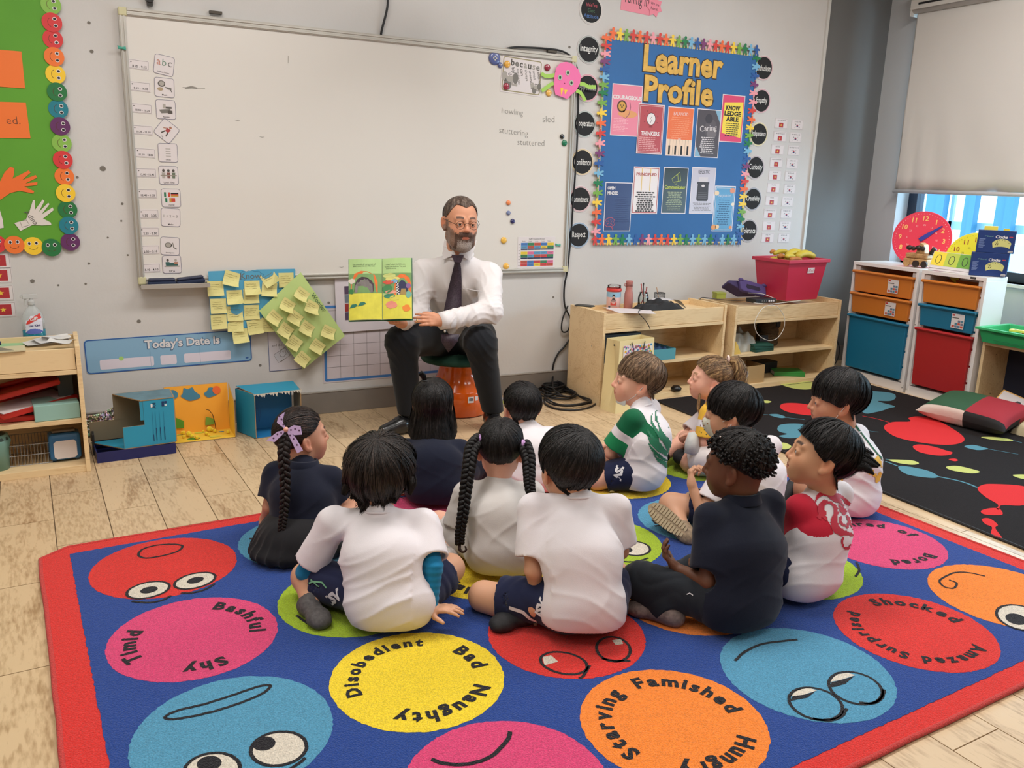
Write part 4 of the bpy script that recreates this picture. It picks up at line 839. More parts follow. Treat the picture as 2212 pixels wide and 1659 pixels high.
blobs=[('r',[(893,545),(950,505),(1080,500),(1070,475),(1140,463),(1250,480),(1400,560),(1470,620),(1440,655),(1330,668),(1150,650),(980,610)]),('r',[(1100,680),(1150,665),(1250,680),(1340,708),(1385,722),(1360,740),(1270,743),(1150,720)]),('r',[(1357,772),(1400,766),(1425,778),(1400,785)]),
 ('g',[(925,775),(1010,774),(1100,780),(1145,800),(1100,810),(1010,800)]),('g',[(1340,825),(1420,818),(1540,845),(1580,862),(1520,872),(1380,850)]),('g',[(1815,885),(1898,880),(2000,890),(1898,912)]),('g',[(1590,612),(1700,612),(1810,630),(1800,640),(1680,632)]),('t',[(1470,680),(1530,668),(1610,685),(1640,697),(1560,705)]),
 ('t',[(1000,820),(1060,822),(1200,850),(1280,890),(1240,905),(1080,885),(1010,850)]),('r',[(1565,985),(1600,955),(1680,948),(1898,965),(2000,1030),(1898,1100),(1740,1100),(1720,1130),(1700,1125),(1710,1095),(1620,1040)]),('r',[(1590,1140),(1650,1122),(1720,1125),(1745,1165),(1690,1172),(1610,1165)]),
 ('r',[(1595,1200),(1650,1195),(1710,1240),(1692,1265),(1740,1335),(1690,1325),(1660,1300),(1668,1258),(1620,1235)]),('t',[(720,290),(850,285),(960,300),(978,330),(940,352),(850,355),(970,390),(930,405),(850,430),(740,432)]),('g',[(160,228),(280,205),(350,205),(420,250),(350,270),(260,265),(180,245)]),('g',[(15,350),(60,350),(88,358),(60,368),(15,362)]),
 ('r',[(150,400),(170,372),(260,368),(370,385),(400,430),(375,455),(300,450),(200,430)]),('t',[(70,452),(130,447),(190,468),(150,475)]),('t',[(130,555),(150,525),(240,515),(330,525),(370,570),(340,600),(230,620),(140,605),(200,590),(150,575)]),('g',[(40,635),(100,645),(190,655),(230,680),(190,700),(120,690),(60,670)])]
for c_,q in blobs:
    b=MB();b.face(smoothp([bp(*p) for p in q]),BZ+.0008,CR2[c_]);b.build('splash_motif',rb)
for c_,q,w_ in[('r',[(740,460),(840,480),(950,512)],.006),('t',[(700,555),(885,580)],.004),('t',[(905,785),(1010,825)],.01),('t',[(1270,892),(1450,930),(1580,980)],.013),('t',[(1630,695),(1898,742)],.005),('t',[(1800,632),(1898,655)],.006),('t',[(0,450),(75,452)],.006),('t',[(180,470),(350,490)],.006),('t',[(905,770),(980,776)],.006)]:
    b=MB();b.stroke(smoothp([bp(*p) for p in q],False),w_,BZ+.0005,CR2[c_]);b.build('splash_line',rb)


# ================================================================ shelf units
birch=wood_mat('birch_ply',(232,204,158),(212,178,130),1.0,axis=(1.2,9,9),rough=.42)
birch_e=mat('ply_edge',(206,172,128),.55,noise=(60,.08))
def facing(P,n,roll=0.0):
    n=unit(n);x=unit(np.cross((0,0,1),n));y=np.cross(n,x);c,s=math.cos(roll),math.sin(roll)
    return frame(P,c*x+s*y,-s*x+c*y,n)
def turned(x,y,z=0,a=0):return Matrix.Translation((x,y,z))@Matrix.Rotation(a,4,'Z')
def shelf_unit(x0,y0,x1,y1,d,lab,trough=.512,H=.55):
    a=math.atan2(y1-y0,x1-x0);Wd=math.hypot(x1-x0,y1-y0);r=empty('shelf_unit',turned(x0,y0,0,a));t=.018
    tag(r,lab,'shelf','low birch shelf units')
    for xa in(0,Wd-t):b=MB();b.box(xa,xa+t,0,d,0,H);b.build('side_panel',r,birch,bevel=.0015)
    def bd(n,*q,bev=.001):b=MB();b.box(*q);return b.build(n,r,birch,bevel=bev)
    bd('base_board',t,Wd-t,.004,d,0,.03);bd('shelf_board',t,Wd-t,.02,d,.213,.232);bd('shelf_board',t,Wd-t,.003,d,.430,.448)
    bd('front_lip',t+.003,Wd-t-.003,.008,.024,.450,H-.012);bd('back_panel',t,Wd-t,d-.006,d,.03,.45);bd('back_lip',t,Wd-t,d-.018,d,.45,H-.012)
    b=MB();b.box(t,Wd-t,.024,d-.018,trough-.012,trough);b.build('tray_floor',r,birch)
    bd('tray_divider',t+.55,t+.565,.024,d-.018,trough,H-.02)
    for z in(.12,.34):b=MB();b.tube([(t-.018,d*.3,z),(t-.0195,d*.3,z)],.003,8);b.build('screw',r,mat('steel_grey',(150,150,150),.4,metal=.8))
    return r,a
SH1,A1=shelf_unit(2.713,-.453,3.655,-.42,.345,'low birch shelf unit with the oat jar on top and the paper bag in front')
SH2,A2=shelf_unit(3.690,-.462,4.612,-.468,.36,'low birch shelf unit carrying the red tub, nearest the grey pier')
SHL,AL=shelf_unit(-.93,-.53,.047,-.53,.36,'low birch shelf unit at the left edge of the room with red trays inside',trough=.512)
def loc(SH,x,y,z):return tuple(SH.matrix_world@Vector((x,y,z)))
TOP=.512
# --- things on the first shelf unit
def onto(px,py,z):p=G(px,py,z);return float(p[0]),float(p[1])
clear=glass('clear_plastic',(.86,.86,.86,1),.05,.25);clear2=glass('clear_glass',(.93,.95,.94,1),.0,.3)
ex,ey=onto(1324,671,TOP);ey=max(ey,-.40)
J=empty('oat_jar',turned(ex,ey,TOP+.001,0));tag(J,'pink and blue labelled oat jar with a red rim and clear lid on the shelf','jar')
b=MB();b.lathe([(.036,0),(.042,.004),(.043,.115),(.040,.120)],28,mat('jar_pink',(232,188,182),.4));b.lathe([(.0434,.085),(.0434,.116)],28,mat('jar_sky',(150,190,214),.4),cap=False);b.build('body',J,smooth=True)
b=MB();b.lathe([(.045,.119),(.046,.122),(.046,.134),(.044,.137)],28,plastic(214,60,54));b.build('rim',J,smooth=True)
b=MB();b.lathe([(.041,.137),(.040,.155),(.030,.158)],28,clear);b.build('lid',J,smooth=True)
def wrap(R_,a,z,m,pts,mb):  # print on a cylinder
    q=[(R_*math.cos(a+x/R_),R_*math.sin(a+x/R_),z+y) for x,y in pts];mb.add(q,[tuple(range(len(q)))],m)
af=math.atan2(CAM[1]-ey,CAM[0]-ex);b=MB()
wrap(.0440,af,.045,paper(206,72,60),[(-.018,-.008),(0,-.008),(.018,-.008),(.018,.010),(0,.012),(-.018,.010)],b);wrap(.0440,af-.55,.02,paper(44,62,92),[(-.008,-.010),(.006,-.010),(.006,.010),(-.008,.010)],b)
wrap(.0441,af+.4,.018,paper(236,150,130),[(.014*math.cos(t),.011*math.sin(t)) for t in np.linspace(0,6.28,13)[:-1]],b);wrap(.0442,af+.4,.018,paper(240,214,200),[(.009*math.cos(t),.007*math.sin(t)) for t in np.linspace(0,6.28,11)[:-1]],b)
wrap(.0441,af,.090,ink,[(-.011,0),(.011,0),(.007,.006),(.006,.013),(-.006,.013),(-.007,.006)],b);wrap(.0441,af,.081,paper(206,156,130),[(-.006,-.002),(.006,-.002),(.006,.009),(-.006,.009)],b);wrap(.0442,af,.071,ink,[(-.012,0),(.012,0),(.006,.008),(-.006,.008)],b)
v,f=text_geo('QUAKER',.03);lo,hi=v.min(0),v.max(0);q=(v-(lo+hi)/2)*(.030/(hi[0]-lo[0]));b.add([(.0443*math.cos(af+x/.0443),.0443*math.sin(af+x/.0443),.064+y) for x,y,_ in q],f,ink);b.build('label_print',J)
ex,ey=onto(1356,672,TOP);Bt=empty('drink_bottle',turned(ex,max(ey,-.41),TOP+.001));tag(Bt,'tall dusty pink drinks bottle on the shelf between two jars','bottle')
b=MB();b.lathe([(.024,0),(.027,.004),(.027,.085),(.026,.105),(.021,.125),(.020,.145),(.021,.150)],26);b.build('body',Bt,mat('bottle_pink',(188,122,112),.45),smooth=True)
b=MB();b.lathe([(.0212,.151),(.0205,.170),(.022,.178),(.022,.183),(.015,.185)],26);b.build('cap',Bt,mat('bottle_pink_lid',(182,116,108),.5),smooth=True)
b=MB();b.tube([(-.018,0,.172),(-.032,0,.168),(-.034,0,.155),(-.020,0,.150)],.003,7);b.build('loop',Bt,mat('bottle_pink_lid',0),smooth=True)
ex,ey=onto(1388,670,TOP);ey=max(ey,-.405);Gj=empty('glass_jar',turned(ex,ey,TOP+.001));tag(Gj,'clear glass jar holding paint brushes and white balls on the shelf','jar')
b=MB();b.lathe([(.030,0),(.033,.003),(.033,.075),(.030,.09),(.024,.100),(.025,.110),(.0235,.110),(.0225,.100),(.0285,.09),(.0315,.075),(.0315,.004),(.001,.003)],26);b.build('body',Gj,clear2,smooth=True)
for k_ in range(12):
    t=k_*2.4;rr_=.020 if k_%4 else.006;p=(ex+rr_*math.cos(t),ey+rr_*math.sin(t),TOP+.0115+.011*(k_//5));b=MB();b.ball(p,.0075,mat('pompom_white',(226,222,206),.9,bump=(200,.5,.004)),10,7);tag(b.build('pompom',smooth=True),'small white ball inside the glass jar','pompom','white balls in the jar')
for k_,(dx,dy,dz,c_) in enumerate([(-.020,0,.145,(186,70,66)),(.0,.006,.150,(44,40,38)),(.012,-.01,.125,(160,40,40))]):
    br_=empty('paint_brush',loc=(ex,ey,TOP+.04));tag(br_,['red-handled brush leaning left in the glass jar','black-handled brush standing in the glass jar','short red brush leaning right in the glass jar'][k_],'brush','brushes in the jar')
    b=MB();b.tube([(-dx*.4,-dy,0),(dx,dy,dz-.04)],.0026,7);b.build('handle',br_,plastic(*c_));b=MB();b.tube([(dx,dy,dz-.042),(dx*1.15,dy,dz-.022)],[.003,.0045],7);b.build('head',br_,plastic(*c_,.7))
# sheet under the jars, black cable over the lip
p=[onto(1302,663,.541),onto(1345,672,.541),onto(1417,678,.541),onto(1408,670,.541),onto(1385,668,.541)]
p=[onto(1303,664,.541),onto(1338,676,.541),onto(1417,678,.541),onto(1404,669,.541)]
cx_,cy_=sum(q[0] for q in p)/4,sum(q[1] for q in p)/4
o=MB().prism([(q[0]-cx_,q[1]-cy_) for q in p],0,.0012,white_p).build('paper_sheet',M=turned(cx_,cy_,.5405));tag(o,'white paper sheet lying over the front lip under the jars','paper')
cb=mat('black_cable',(24,24,26),.5)
def cable(name,pts,r,lab,m=cb,n=6,grp=None,cat='cable'):
    P=np.array(pts,float);F_=[]
    for i in range(len(P)-1):
        p0,p1,p2,p3=P[max(0,i-1)],P[i],P[i+1],P[min(len(P)-1,i+2)]
        for t in np.linspace(0,1,n+1)[:-1]:F_.append(.5*((2*p1)+(-p0+p2)*t+(2*p0-5*p1+4*p2-p3)*t*t+(-p0+3*p1-3*p2+p3)*t**3))
    F_.append(P[-1]);F_=np.array(F_);c=F_.mean(0);b=MB();b.tube(F_-c,r,8);o=b.build(name,m=m,smooth=True);o.location=c;tag(o,lab,cat,grp);return o
fy=-.463
cable('power_cable',[(*onto(1385,668,.545),.545),(XP(1385,676,0)[0]*0+G(1386,676,.545)[0],fy,.543),(2.99,fy-.004,.50),(3.02,fy-.004,.465),(3.035,fy-.004,.44)],.0022,'thin black cable hanging down over the lip of the shelf with the jars')
# phone pouch on left side
ex,ey=onto(1265,656,.556);b=MB();b.box(-.028,.028,-.055,.055,0,.006);b.box(-.024,.024,-.05,.05,.006,.0085)
tag(b.build('phone_case',m=mat('dark_grey_case',(70,70,66),.6),M=turned(2.745,-.20,.5505,.55),bevel=.003),'dark grey phone case lying on the left end of the shelf unit','case')
# black pouch, sheet, mesh cup
def heap(name,cx,cy,z,w_,d_,h_,m,lab,cat,seed=1,a=0,n=26,pw=3.0):
    r=random.Random(seed);ph=[r.uniform(0,6) for _ in range(6)];vs=[]
    for i in range(n+1):
        for j in range(n+1):
            u,v=i/n*2-1,j/n*2-1;e=max(0,1-abs(u)**pw)*max(0,1-abs(v)**pw);q=.76+.13*math.sin(6*u+ph[0]+2*v)+.09*math.sin(8*v+ph[1]+3*u)+.06*math.sin(13*u-9*v+ph[2])
            vs.append((u*w_/2,v*d_/2,h_*e**.5*q))
    b=MB();b.add(vs,[(i*(n+1)+j,(i+1)*(n+1)+j,(i+1)*(n+1)+j+1,i*(n+1)+j+1) for i in range(n) for j in range(n)]);b.add([(-w_/2,-d_/2,0),(w_/2,-d_/2,0),(w_/2,d_/2,0),(-w_/2,d_/2,0)],[(3,2,1,0)])
    o=b.build(name,m=m,smooth=True,M=turned(cx,cy,z,a));tag(o,lab,cat);return o
blkcl=mat('black_cloth',(20,20,23),.75,bump=(90,.3,.003),sheen=.1)
heap('black_pouch',3.19,-.33,TOP+.001,.34,.16,.085,blkcl,'crumpled black pouch with a red badge on the shelf','pouch',4)
n=10;vs=[(u*.2-.1,v*.16-.08,.012+.030*math.sin(PI*min(1,u*1.0))*(1-.3*v)-.035*max(0,u-.8)*4*(1-v)) for u in np.linspace(0,1,n) for v in np.linspace(0,1,n)]
b=MB();b.add(vs,[(i*n+j,(i+1)*n+j,(i+1)*n+j+1,i*n+j+1) for i in range(n-1) for j in range(n-1)]);tag(b.build('paper_sheet',m=paper(214,212,216),smooth=True,M=turned(3.31,-.25,TOP+.032,-.15)),'curled white paper sheet lying over the black pouch','paper')
ex,ey=3.30,-.145;Mc=empty('mesh_pen_cup',turned(3.33,-.155,TOP+.001));tag(Mc,'black wire mesh pen cup behind the black pouch','pen cup');b=MB()
for k_ in range(28):
    t=k_*2*PI/28
    for s_ in(-1,1):b.tube([(.034*math.cos(t+s_*u*1.2),.034*math.sin(t+s_*u*1.2),.09*u) for u in np.linspace(0,1,6)],.0006,3)
b.build('mesh',Mc,cb)
b=MB();b.tube([(.034*math.cos(t),.034*math.sin(t),.09) for t in np.linspace(0,2*PI,25)[:-1]],.0022,6,closed=True);b.tube([(.034*math.cos(t),.034*math.sin(t),.002) for t in np.linspace(0,2*PI,25)[:-1]],.002,6,closed=True);b.disc(0,0,.033,.033,0,.002);b.build('rim',Mc,cb,smooth=True)
b=MB();b.tube([(.01,0,.003),(-.028,0,.125)],.003,6);tag(b.build('pencil',m=plastic(196,160,130),M=turned(3.33,-.155,TOP+.002)),'pencil leaning in the wire mesh pen cup','pencil')
# --- second shelf unit
b=MB();b.box(-.034,.034,-.028,.028,0,.040);b.box(-.036,.036,-.030,.030,.028,.042)
tag(b.build('small_tin',m=mat('lime_tin',(150,156,62),.4,noise=(20,.1)),M=turned(3.80,-.175,.553,-.2),bevel=.003),'small lime green tin on the shelf under the purple tablet case','tin')
T0=Vector((3.80,-.19,.60));pur=mat('purple_foam',(74,58,112),.7)
TX=unit(np.array([.93,-.25,-.26]));TY=unit(np.cross((0.18,.55,.8),TX));TZ=np.cross(TX,TY)
nx_=unit((.95,-.22,-.22));nn_=unit(np.array((-.25,-.8,.62))-nx_*(np.array((-.25,-.8,.62))@nx_));tc_=empty('tablet_case',frame((3.99,-.27,.626),nx_,np.cross(nn_,nx_),nn_))
tag(tc_,'purple foam tablet case with a carrying handle propped on the second shelf unit','tablet case')
b=MB();b.prism([(-.095,-.03),(-.10,.03),(-.085,.045),(.085,.04),(.10,.02),(.10,-.03),(.08,-.045),(-.08,-.042)],-.016,.012);b.build('handle_panel',tc_,pur,bevel=.007)
b=MB();b.prism([(-.055,-.010),(-.048,.012),(.048,.010),(.055,-.006),(.045,-.018),(-.045,-.020)],.0121,.0135);b.build('handle_slot',tc_,mat('dark_purple',(34,24,50),.8),bevel=.001)
b=MB();b.prism([(-.17,.01),(-.165,.03),(-.09,.045),(.09,.042),(.09,.01),(-.05,-.03)],-.10,-.016);b.build('body',tc_,mat('purple_shade',(58,44,88),.7),bevel=.008)
for s_ in(-1,1):b=MB();b.ball((s_*.088,.036,.008),(.02,.012,.012));b.build('corner_bumper',tc_,pur,smooth=True)
hb=empty('charging_hub',turned(3.955,-.395,.553,-.03));tag(hb,'flat black charging hub with white plugs under the tablet case','charger')
b=MB();b.box(-.085,.085,-.045,.045,0,.026);b.build('body',hb,mat('matt_black',(22,22,24),.5),bevel=.003)
for k_ in range(6):b=MB();b.box(-.03+k_*.018-.004,-.03+k_*.018+.004,-.052 if k_>2 else-.0455,-.044,.008,.018);b.build('plug' if k_>2 else 'port',hb,white_p if k_>2 else grey_ink)
wc=mat('white_cable',(214,208,198),.4)
cable('white_cable',[(3.93,-.30,.60),(3.99,-.36,.60),(4.035,-.43,.577),(4.03,-.452,.567)],.002,'white cable running over the purple tablet case to the hub',wc,grp='white cables')
f2=-.475
lp=[(3.86,-.43,.556),(3.95,f2,.551),(4.10,f2,.556),(4.26,-.44,.556)]
cable('white_cable',lp,.0022,'white cable lying along the front lip of the second shelf unit',wc,grp='white cables')
P=[]
for px,py in[(1666,659),(1650,664),(1637,680),(1630,700),(1637,722),(1658,735),(1678,731),(1692,712),(1695,692),(1690,676),(1678,662),(1666,659)]:v=ray(px,py);q=CAM+v*((-.485-CAM[1])/v[1]);P.append(q)
cable('charging_cable',P,.0022,'white cable hanging in a round loop in front of the second shelf unit',wc)
cable('power_cable',[(3.62,-.20,.556),(3.66,-.18,.565),(3.72,-.25,.560),(3.80,-.30,.556),(3.875,-.37,.565)],.0022,'thin black cable running across the top of both shelf units')
# red tub
tubm=mat('tub_red',(196,46,74),.35);tb=empty('storage_tub',turned(4.275,-.305,.556,.06));tag(tb,'tall raspberry red plastic tub on the second shelf unit','tub')
def tub(root,wb_,db,wt,dt,h_,m,rim=.012,lip=.014,name='body',bev=.004,th=.004):
    def ring(w_,d_,z):return[(-w_/2,-d_/2,z),(w_/2,-d_/2,z),(w_/2,d_/2,z),(-w_/2,d_/2,z)]
    b=MB();vs=ring(wb_,db,0)+ring(wt,dt,h_)+ring(wt-2*th,dt-2*th,h_)+ring(wb_-2*th,db-2*th,th);f=[(3,2,1,0),(12,13,14,15)]
    for a_ in(0,4,8):f+=[(a_+i,a_+(i+1)%4,a_+4+(i+1)%4,a_+4+i) for i in range(4)]
    b.add(vs,f);b.build(name,root,m,bevel=bev)
    b=MB();vs=ring(wt+2*rim,dt+2*rim,h_-lip)+ring(wt+2*rim,dt+2*rim,h_+.002)+ring(wt-.002,dt-.002,h_+.002)+ring(wt+.001,dt+.001,h_-lip);f=[]
    for a_ in(0,4,8):f+=[(a_+i,a_+(i+1)%4,a_+4+(i+1)%4,a_+4+i) for i in range(4)]
    f+=[(12+i,12+(i+1)%4,(i+1)%4,i) for i in range(4)];b.add(vs,f);b.build('rim',root,m,bevel=.002)
tub(tb,.30,.235,.37,.29,.265,tubm,rim=.012,lip=.02)
b=MB();b.rect(-.032,-.018,.032,.018,0,white_p);b.text('iPad',0,0,.0005,paper(200,60,60),w=.045,off=-.01)
o=b.build('sticker',tb);o.matrix_basis=Matrix.Translation((.035,-.142,.195))@Matrix.Rotation(math.radians(96),4,'X')
ban=mat('banana_yellow',(206,184,60),.5,noise=(9,.12));gold_s=mat('ginger_brown',(186,120,60),.7,noise=(20,.15))
def banana(x0,x1,z,y,r,m,lab,up=.02,nm='banana',cat='fruit'):
    n=9;P=[(x0+(x1-x0)*t,y+.01*math.sin(3*t),z+up*math.sin(PI*t)) for t in np.linspace(0,1,n)];R_=[r*(.35+.65*math.sin(PI*min(1,max(0,.12+.8*t)))**.5) for t in np.linspace(0,1,n)]
    b=MB();b.tube(P,R_,7);o=b.build(nm,m=m,smooth=True,M=turned(4.275,-.305,.556,.06));tag(o,lab,cat,'fruit heaped in the tub');return o
banana(-.02,.15,.275,-.06,.026,ban,'large yellow banana at the front right of the red tub')
banana(-.08,.09,.285,-.03,.024,ban,'yellow banana lying across the middle of the red tub')
banana(-.13,.03,.292,.03,.016,ban,'long thin yellow banana at the back of the red tub',.012)
banana(-.13,-.05,.280,-.07,.017,ban,'short stubby yellow banana at the left of the red tub',.006)
banana(-.15,-.10,.275,-.03,.018,gold_s,'brown root piece at the far left of the red tub',.005,'ginger_root');banana(-.14,-.09,.298,.05,.014,gold_s,'brown root piece at the back left of the red tub',.005,'ginger_root');banana(-.10,.0,.262,-.08,.015,gold_s,'brown root piece under the bananas in the red tub',.005,'ginger_root')
banana(-.15,.12,.24,.03,.04,ban,'banana deep in the red tub under the others',.0)
# in the shelves
def boxt(nm,c,M_,w_,d_,h_,lab,cat,bev=.003,m=None):
    b=MB();b.box(-w_/2,w_/2,-d_/2,d_/2,0,h_);o=b.build(nm,m=m or plastic(*c,.6),M=M_,bevel=bev);tag(o,lab,cat);return o
def openbox(nm,c,M_,w_,d_,h_,lab,cat,t=.004,m=None):
    r=empty(nm,M_);tag(r,lab,cat);m=m or mat('card_%d_%d_%d'%c,c,.7)
    for n_,q in(('base',(-w_/2,w_/2,-d_/2,d_/2,0,t)),('side',(-w_/2,-w_/2+t,-d_/2,d_/2,t,h_)),('side',(w_/2-t,w_/2,-d_/2,d_/2,t,h_)),('side',(-w_/2+t,w_/2-t,-d_/2,-d_/2+t,t,h_)),('side',(-w_/2+t,w_/2-t,d_/2-t,d_/2,t,h_))):
        b=MB();b.box(*q);b.build(n_,r,m)
    return r
sx,sy_=loc(SH1,.465,.12,0)[:2]
openbox('teal_box',(86,156,168),turned(sx,sy_,.233,A1),.205,.20,.068,'teal cardboard box of blue cloth on the middle shelf of the first unit','box')
bl=mat('blue_cloth',(28,62,100),.8,bump=(40,.4,.005))
heap('blue_cloth',sx,sy_,.239,.19,.18,.095,bl,'crumpled blue cloth heaped in the teal box','cloth',9)
sx,sy_=loc(SH1,.20,.2,0)[:2];boxt('grey_folder_box',(72,84,92),turned(sx,sy_,.233,A1),.28,.24,.17,'dark grey box on the middle shelf behind the paper bag','box')
sx,sy_=loc(SH1,.47,.10,0)[:2];b=MB();b.lathe([(.001,0),(.03,.004),(.034,.02),(.02,.034),(.001,.036)],20);tag(b.build('black_lid',m=plastic(22,22,24),M=turned(3.30,-.42,.0305),smooth=True),'round black lid lying on the bottom shelf of the first unit','bowl')  # a loose black lid, modelled as a low closed dome
sx,sy_=loc(SH2,.10,.12,0)[:2]
mur=mat('clear_bag',(166,160,146),.35,noise=(18,.2));heap('plastic_bag',sx+.06,sy_+.06,.233,.26,.22,.15,mur,'crumpled clear plastic bag on the middle shelf of the second unit','bag',6)
heap('yellow_packet',sx-.04,sy_-.05,.233,.08,.08,.085,mat('yellow_packet',(214,178,80),.5),'crumpled yellow packet at the left of the middle shelf','packet',8)
grn=mat('dark_green_card',(28,76,62),.6)
for k_ in range(3):boxt('green_booklet',(28,76,62),turned(sx+.20,sy_-.03,.2335+k_*.0165,.1-.12*k_),.17-.01*k_,.12,.015,'dark green booklet in the little stack on the middle shelf, %s'%['lowest','middle one','topmost'][k_],'booklet',.002)
boxt('black_sign',(30,30,32),facing((sx+.275,sy_-.0,.275),(-.3,-1,.2)),.06,.09,.006,'small black sign with a white squiggle beside the green booklets','sign',.001)
wick=mat('wicker',(96,76,52),.8,bump=(70,1,.01,(1,1,3)),noise=(60,.35));
W2=empty('wicker_basket',turned(sx+.40,sy_+.10,.233,0));tag(W2,'dark woven wicker basket at the back of the middle shelf','basket')
b=MB()
for z in np.arange(.006,.185,.011):b.tube([(.075*(1+.06*math.sin(8*t+(z*600%2)*3))*math.cos(t),.06*math.sin(t),z) for t in np.linspace(0,2*PI,29)[:-1]],.0058,5,closed=True)
b.build('weave',W2,wick,smooth=True);b=MB();b.box(.01,.045,-.068,-.06,.13,.175);b.build('handle_gap',W2,mat('matt_black',0));b=MB();b.disc(0,0,.07,.055,0,.004);b.build('base',W2,wick)
o=openbox('cardboard_box',(176,142,92),turned(*loc(SH2,.17,.11,0)[:2],.0305,A2+.02),.29,.17,.115,'open brown cardboard box with a white label on the bottom shelf','box',m=mat('cardboard',(180,146,98),.8,noise=(8,.05)))
b=MB();b.rect(-.019,-.025,.019,.025,0,white_p);lines(b,-.015,.015,-.01,.018,7,.0004,grey_ink,th=.0018);b.rect(-.014,-.022,-.002,-.017,.0004,ink);q=b.build('label',o);q.matrix_basis=Matrix.Translation((-.02,-.0856,.06))@Matrix.Rotation(PI/2,4,'X')
boxt('dark_case',(34,36,42),turned(*loc(SH2,.50,.27,0)[:2],.0305,.1),.26,.1,.075,'dark case at the back of the bottom shelf of the second unit','case')
bk_=empty('green_book',turned(*loc(SH2,.64,.15,0)[:2],.031,-.5));tag(bk_,'thick green-backed book lying on the bottom shelf of the second unit','book')
b=MB();b.box(-.10,.10,-.065,.065,.003,.027);b.build('pages',bk_,white_p);b=MB();b.box(-.102,.102,-.068,.068,0,.003);b.box(-.102,.102,-.068,.068,.027,.030);b.box(-.104,.104,-.070,-.066,0,.030);b.build('cover',bk_,plastic(48,132,58),bevel=.001)
# --- left shelf
lx,ly=G(78,729,.515)[:2]
sp=empty('spray_bottle',turned(float(lx)-.005,max(float(ly),-.36),TOP+.001,.2));tag(sp,'clear spray bottle of blue cleaner with a red and white label','bottle')
def ovl(prof,m,b,n=24):
    vs=[(r*math.cos(2*PI*j/n),r*.55*math.sin(2*PI*j/n),z) for r,z in prof for j in range(n)];b.add(vs,[(i*n+j,i*n+(j+1)%n,(i+1)*n+(j+1)%n,(i+1)*n+j) for i in range(len(prof)-1) for j in range(n)]+[tuple(range(n))[::-1],tuple(range((len(prof)-1)*n,len(prof)*n))],m)
b=MB();ovl([(.045,0),(.047,.005),(.0465,.04)],mat('blue_cleaner',(22,122,142),.1,coat=.5),b);b.build('liquid',sp,smooth=True)
b=MB();ovl([(.0465,.0401),(.046,.08),(.040,.11),(.024,.135),(.014,.145),(.013,.158)],mat('bottle_clear',(214,220,220),.15,alpha=.42,coat=.4),b);b.build('body',sp,smooth=True)
def dense0(P,res):
    P=np.array(P,float);lo,hi=P.min(0),P.max(0);nx,ny=[max(1,int((hi[i]-lo[i])/res)) for i in(0,1)];xs,ys=np.linspace(lo[0],hi[0],nx+1),np.linspace(lo[1],hi[1],ny+1);out=[]
    for i in range(nx):
        for j in range(ny):
            x,y=(xs[i]+xs[i+1])/2,(ys[j]+ys[j+1])/2;c=False
            for(x1,y1),(x2,y2) in zip(P,np.roll(P,-1,0)):
                if(y1>y)!=(y2>y) and x<(x2-x1)*(y-y1)/(y2-y1)+x1:c=not c
            if c:out.append([(xs[i],ys[j]),(xs[i+1],ys[j]),(xs[i+1],ys[j+1]),(xs[i],ys[j+1])])
    return out
def oval_print(m,pts,b,k_=1.012):
    rz=lambda z:float(np.interp(z,[0,.04,.08,.11,.135],[.047,.0465,.046,.040,.024]))
    for q in dense0(pts,.0016):b.add([(rz(z)*k_*math.sin(x/.0465),-rz(z)*k_*.55*math.cos(x/.0465)-.0006,z) for x,z in q],[(0,1,2,3)],m)
b=MB();g_=lambda x0,x1,f:[(x,f(x)) for x in np.linspace(x0,x1,8)]
oval_print(paper(222,220,232),[(-.042,.03)]+[(.036,.03)]+g_(.038,-.036,lambda x:.105-.02*(x<-.02))[:],b)
oval_print(paper(216,60,52),[(-.036,.066),(-.018,.070),(0,.080),(.018,.088),(.036,.092),(.034,.114),(.01,.106),(-.014,.094),(-.03,.08)],b,1.02)
oval_print(paper(96,110,186),[(-.042,.030),(-.02,.022),(0,.022),(.02,.024),(.036,.032),(.02,.042),(0,.046),(-.02,.046)],b,1.018)
for t,zc,w_,m in(('Gift',.092,.032,WP),('Lau Kính',.061,.046,paper(60,50,110))):
    v,f=text_geo(t,.03);lo,hi=v.min(0),v.max(0);q=(v-(lo+hi)/2)*(w_/(hi[0]-lo[0]));b.add([(.0465*1.03*math.sin(x/.0465),-.0465*1.03*.55*math.cos(x/.0465)-.001,zc+y+x*.22*(t=='Gift')) for x,y,_ in q],f,m)
b.build('label_print',sp)
cl_t=mat('clear_trigger',(206,206,204),.25,alpha=.75)
b=MB();b.lathe([(.012,.150),(.015,.153),(.015,.168),(.008,.172),(.007,.182)],16);b.box(-.034,.026,-.009,.009,.180,.200);b.box(-.042,-.032,-.006,.006,.184,.196);b.prism([(-.026,.182),(-.018,.182),(-.022,.150),(-.030,.146)],-.005,.005,M=Matrix.Rotation(PI/2,4,'X'));b.build('trigger_head',sp,cl_t,bevel=.002)
def loosesheet(px,py,z,w_,d_,a,c_,lab,seed=0,lift=.012):
    x,y=G(px,py,z)[:2];y=min(max(y,-.5),-.2);n=8;r=random.Random(seed);p1,p2=r.uniform(0,6),r.uniform(0,6);vs=[((u-.5)*w_,(v-.5)*d_,lift*(.5+.5*math.sin(4*u+p1+2*v))*(.6+.4*math.sin(5*v+p2))) for u in np.linspace(0,1,n) for v in np.linspace(0,1,n)]
    b=MB();b.add(vs,[(i*n+j,(i+1)*n+j,(i+1)*n+j+1,i*n+j+1) for i in range(n-1) for j in range(n-1)]);tag(b.build('paper_sheet',m=paper(*c_),smooth=True,M=turned(float(x),float(y),z,a)),lab,'paper','papers on the left shelf')
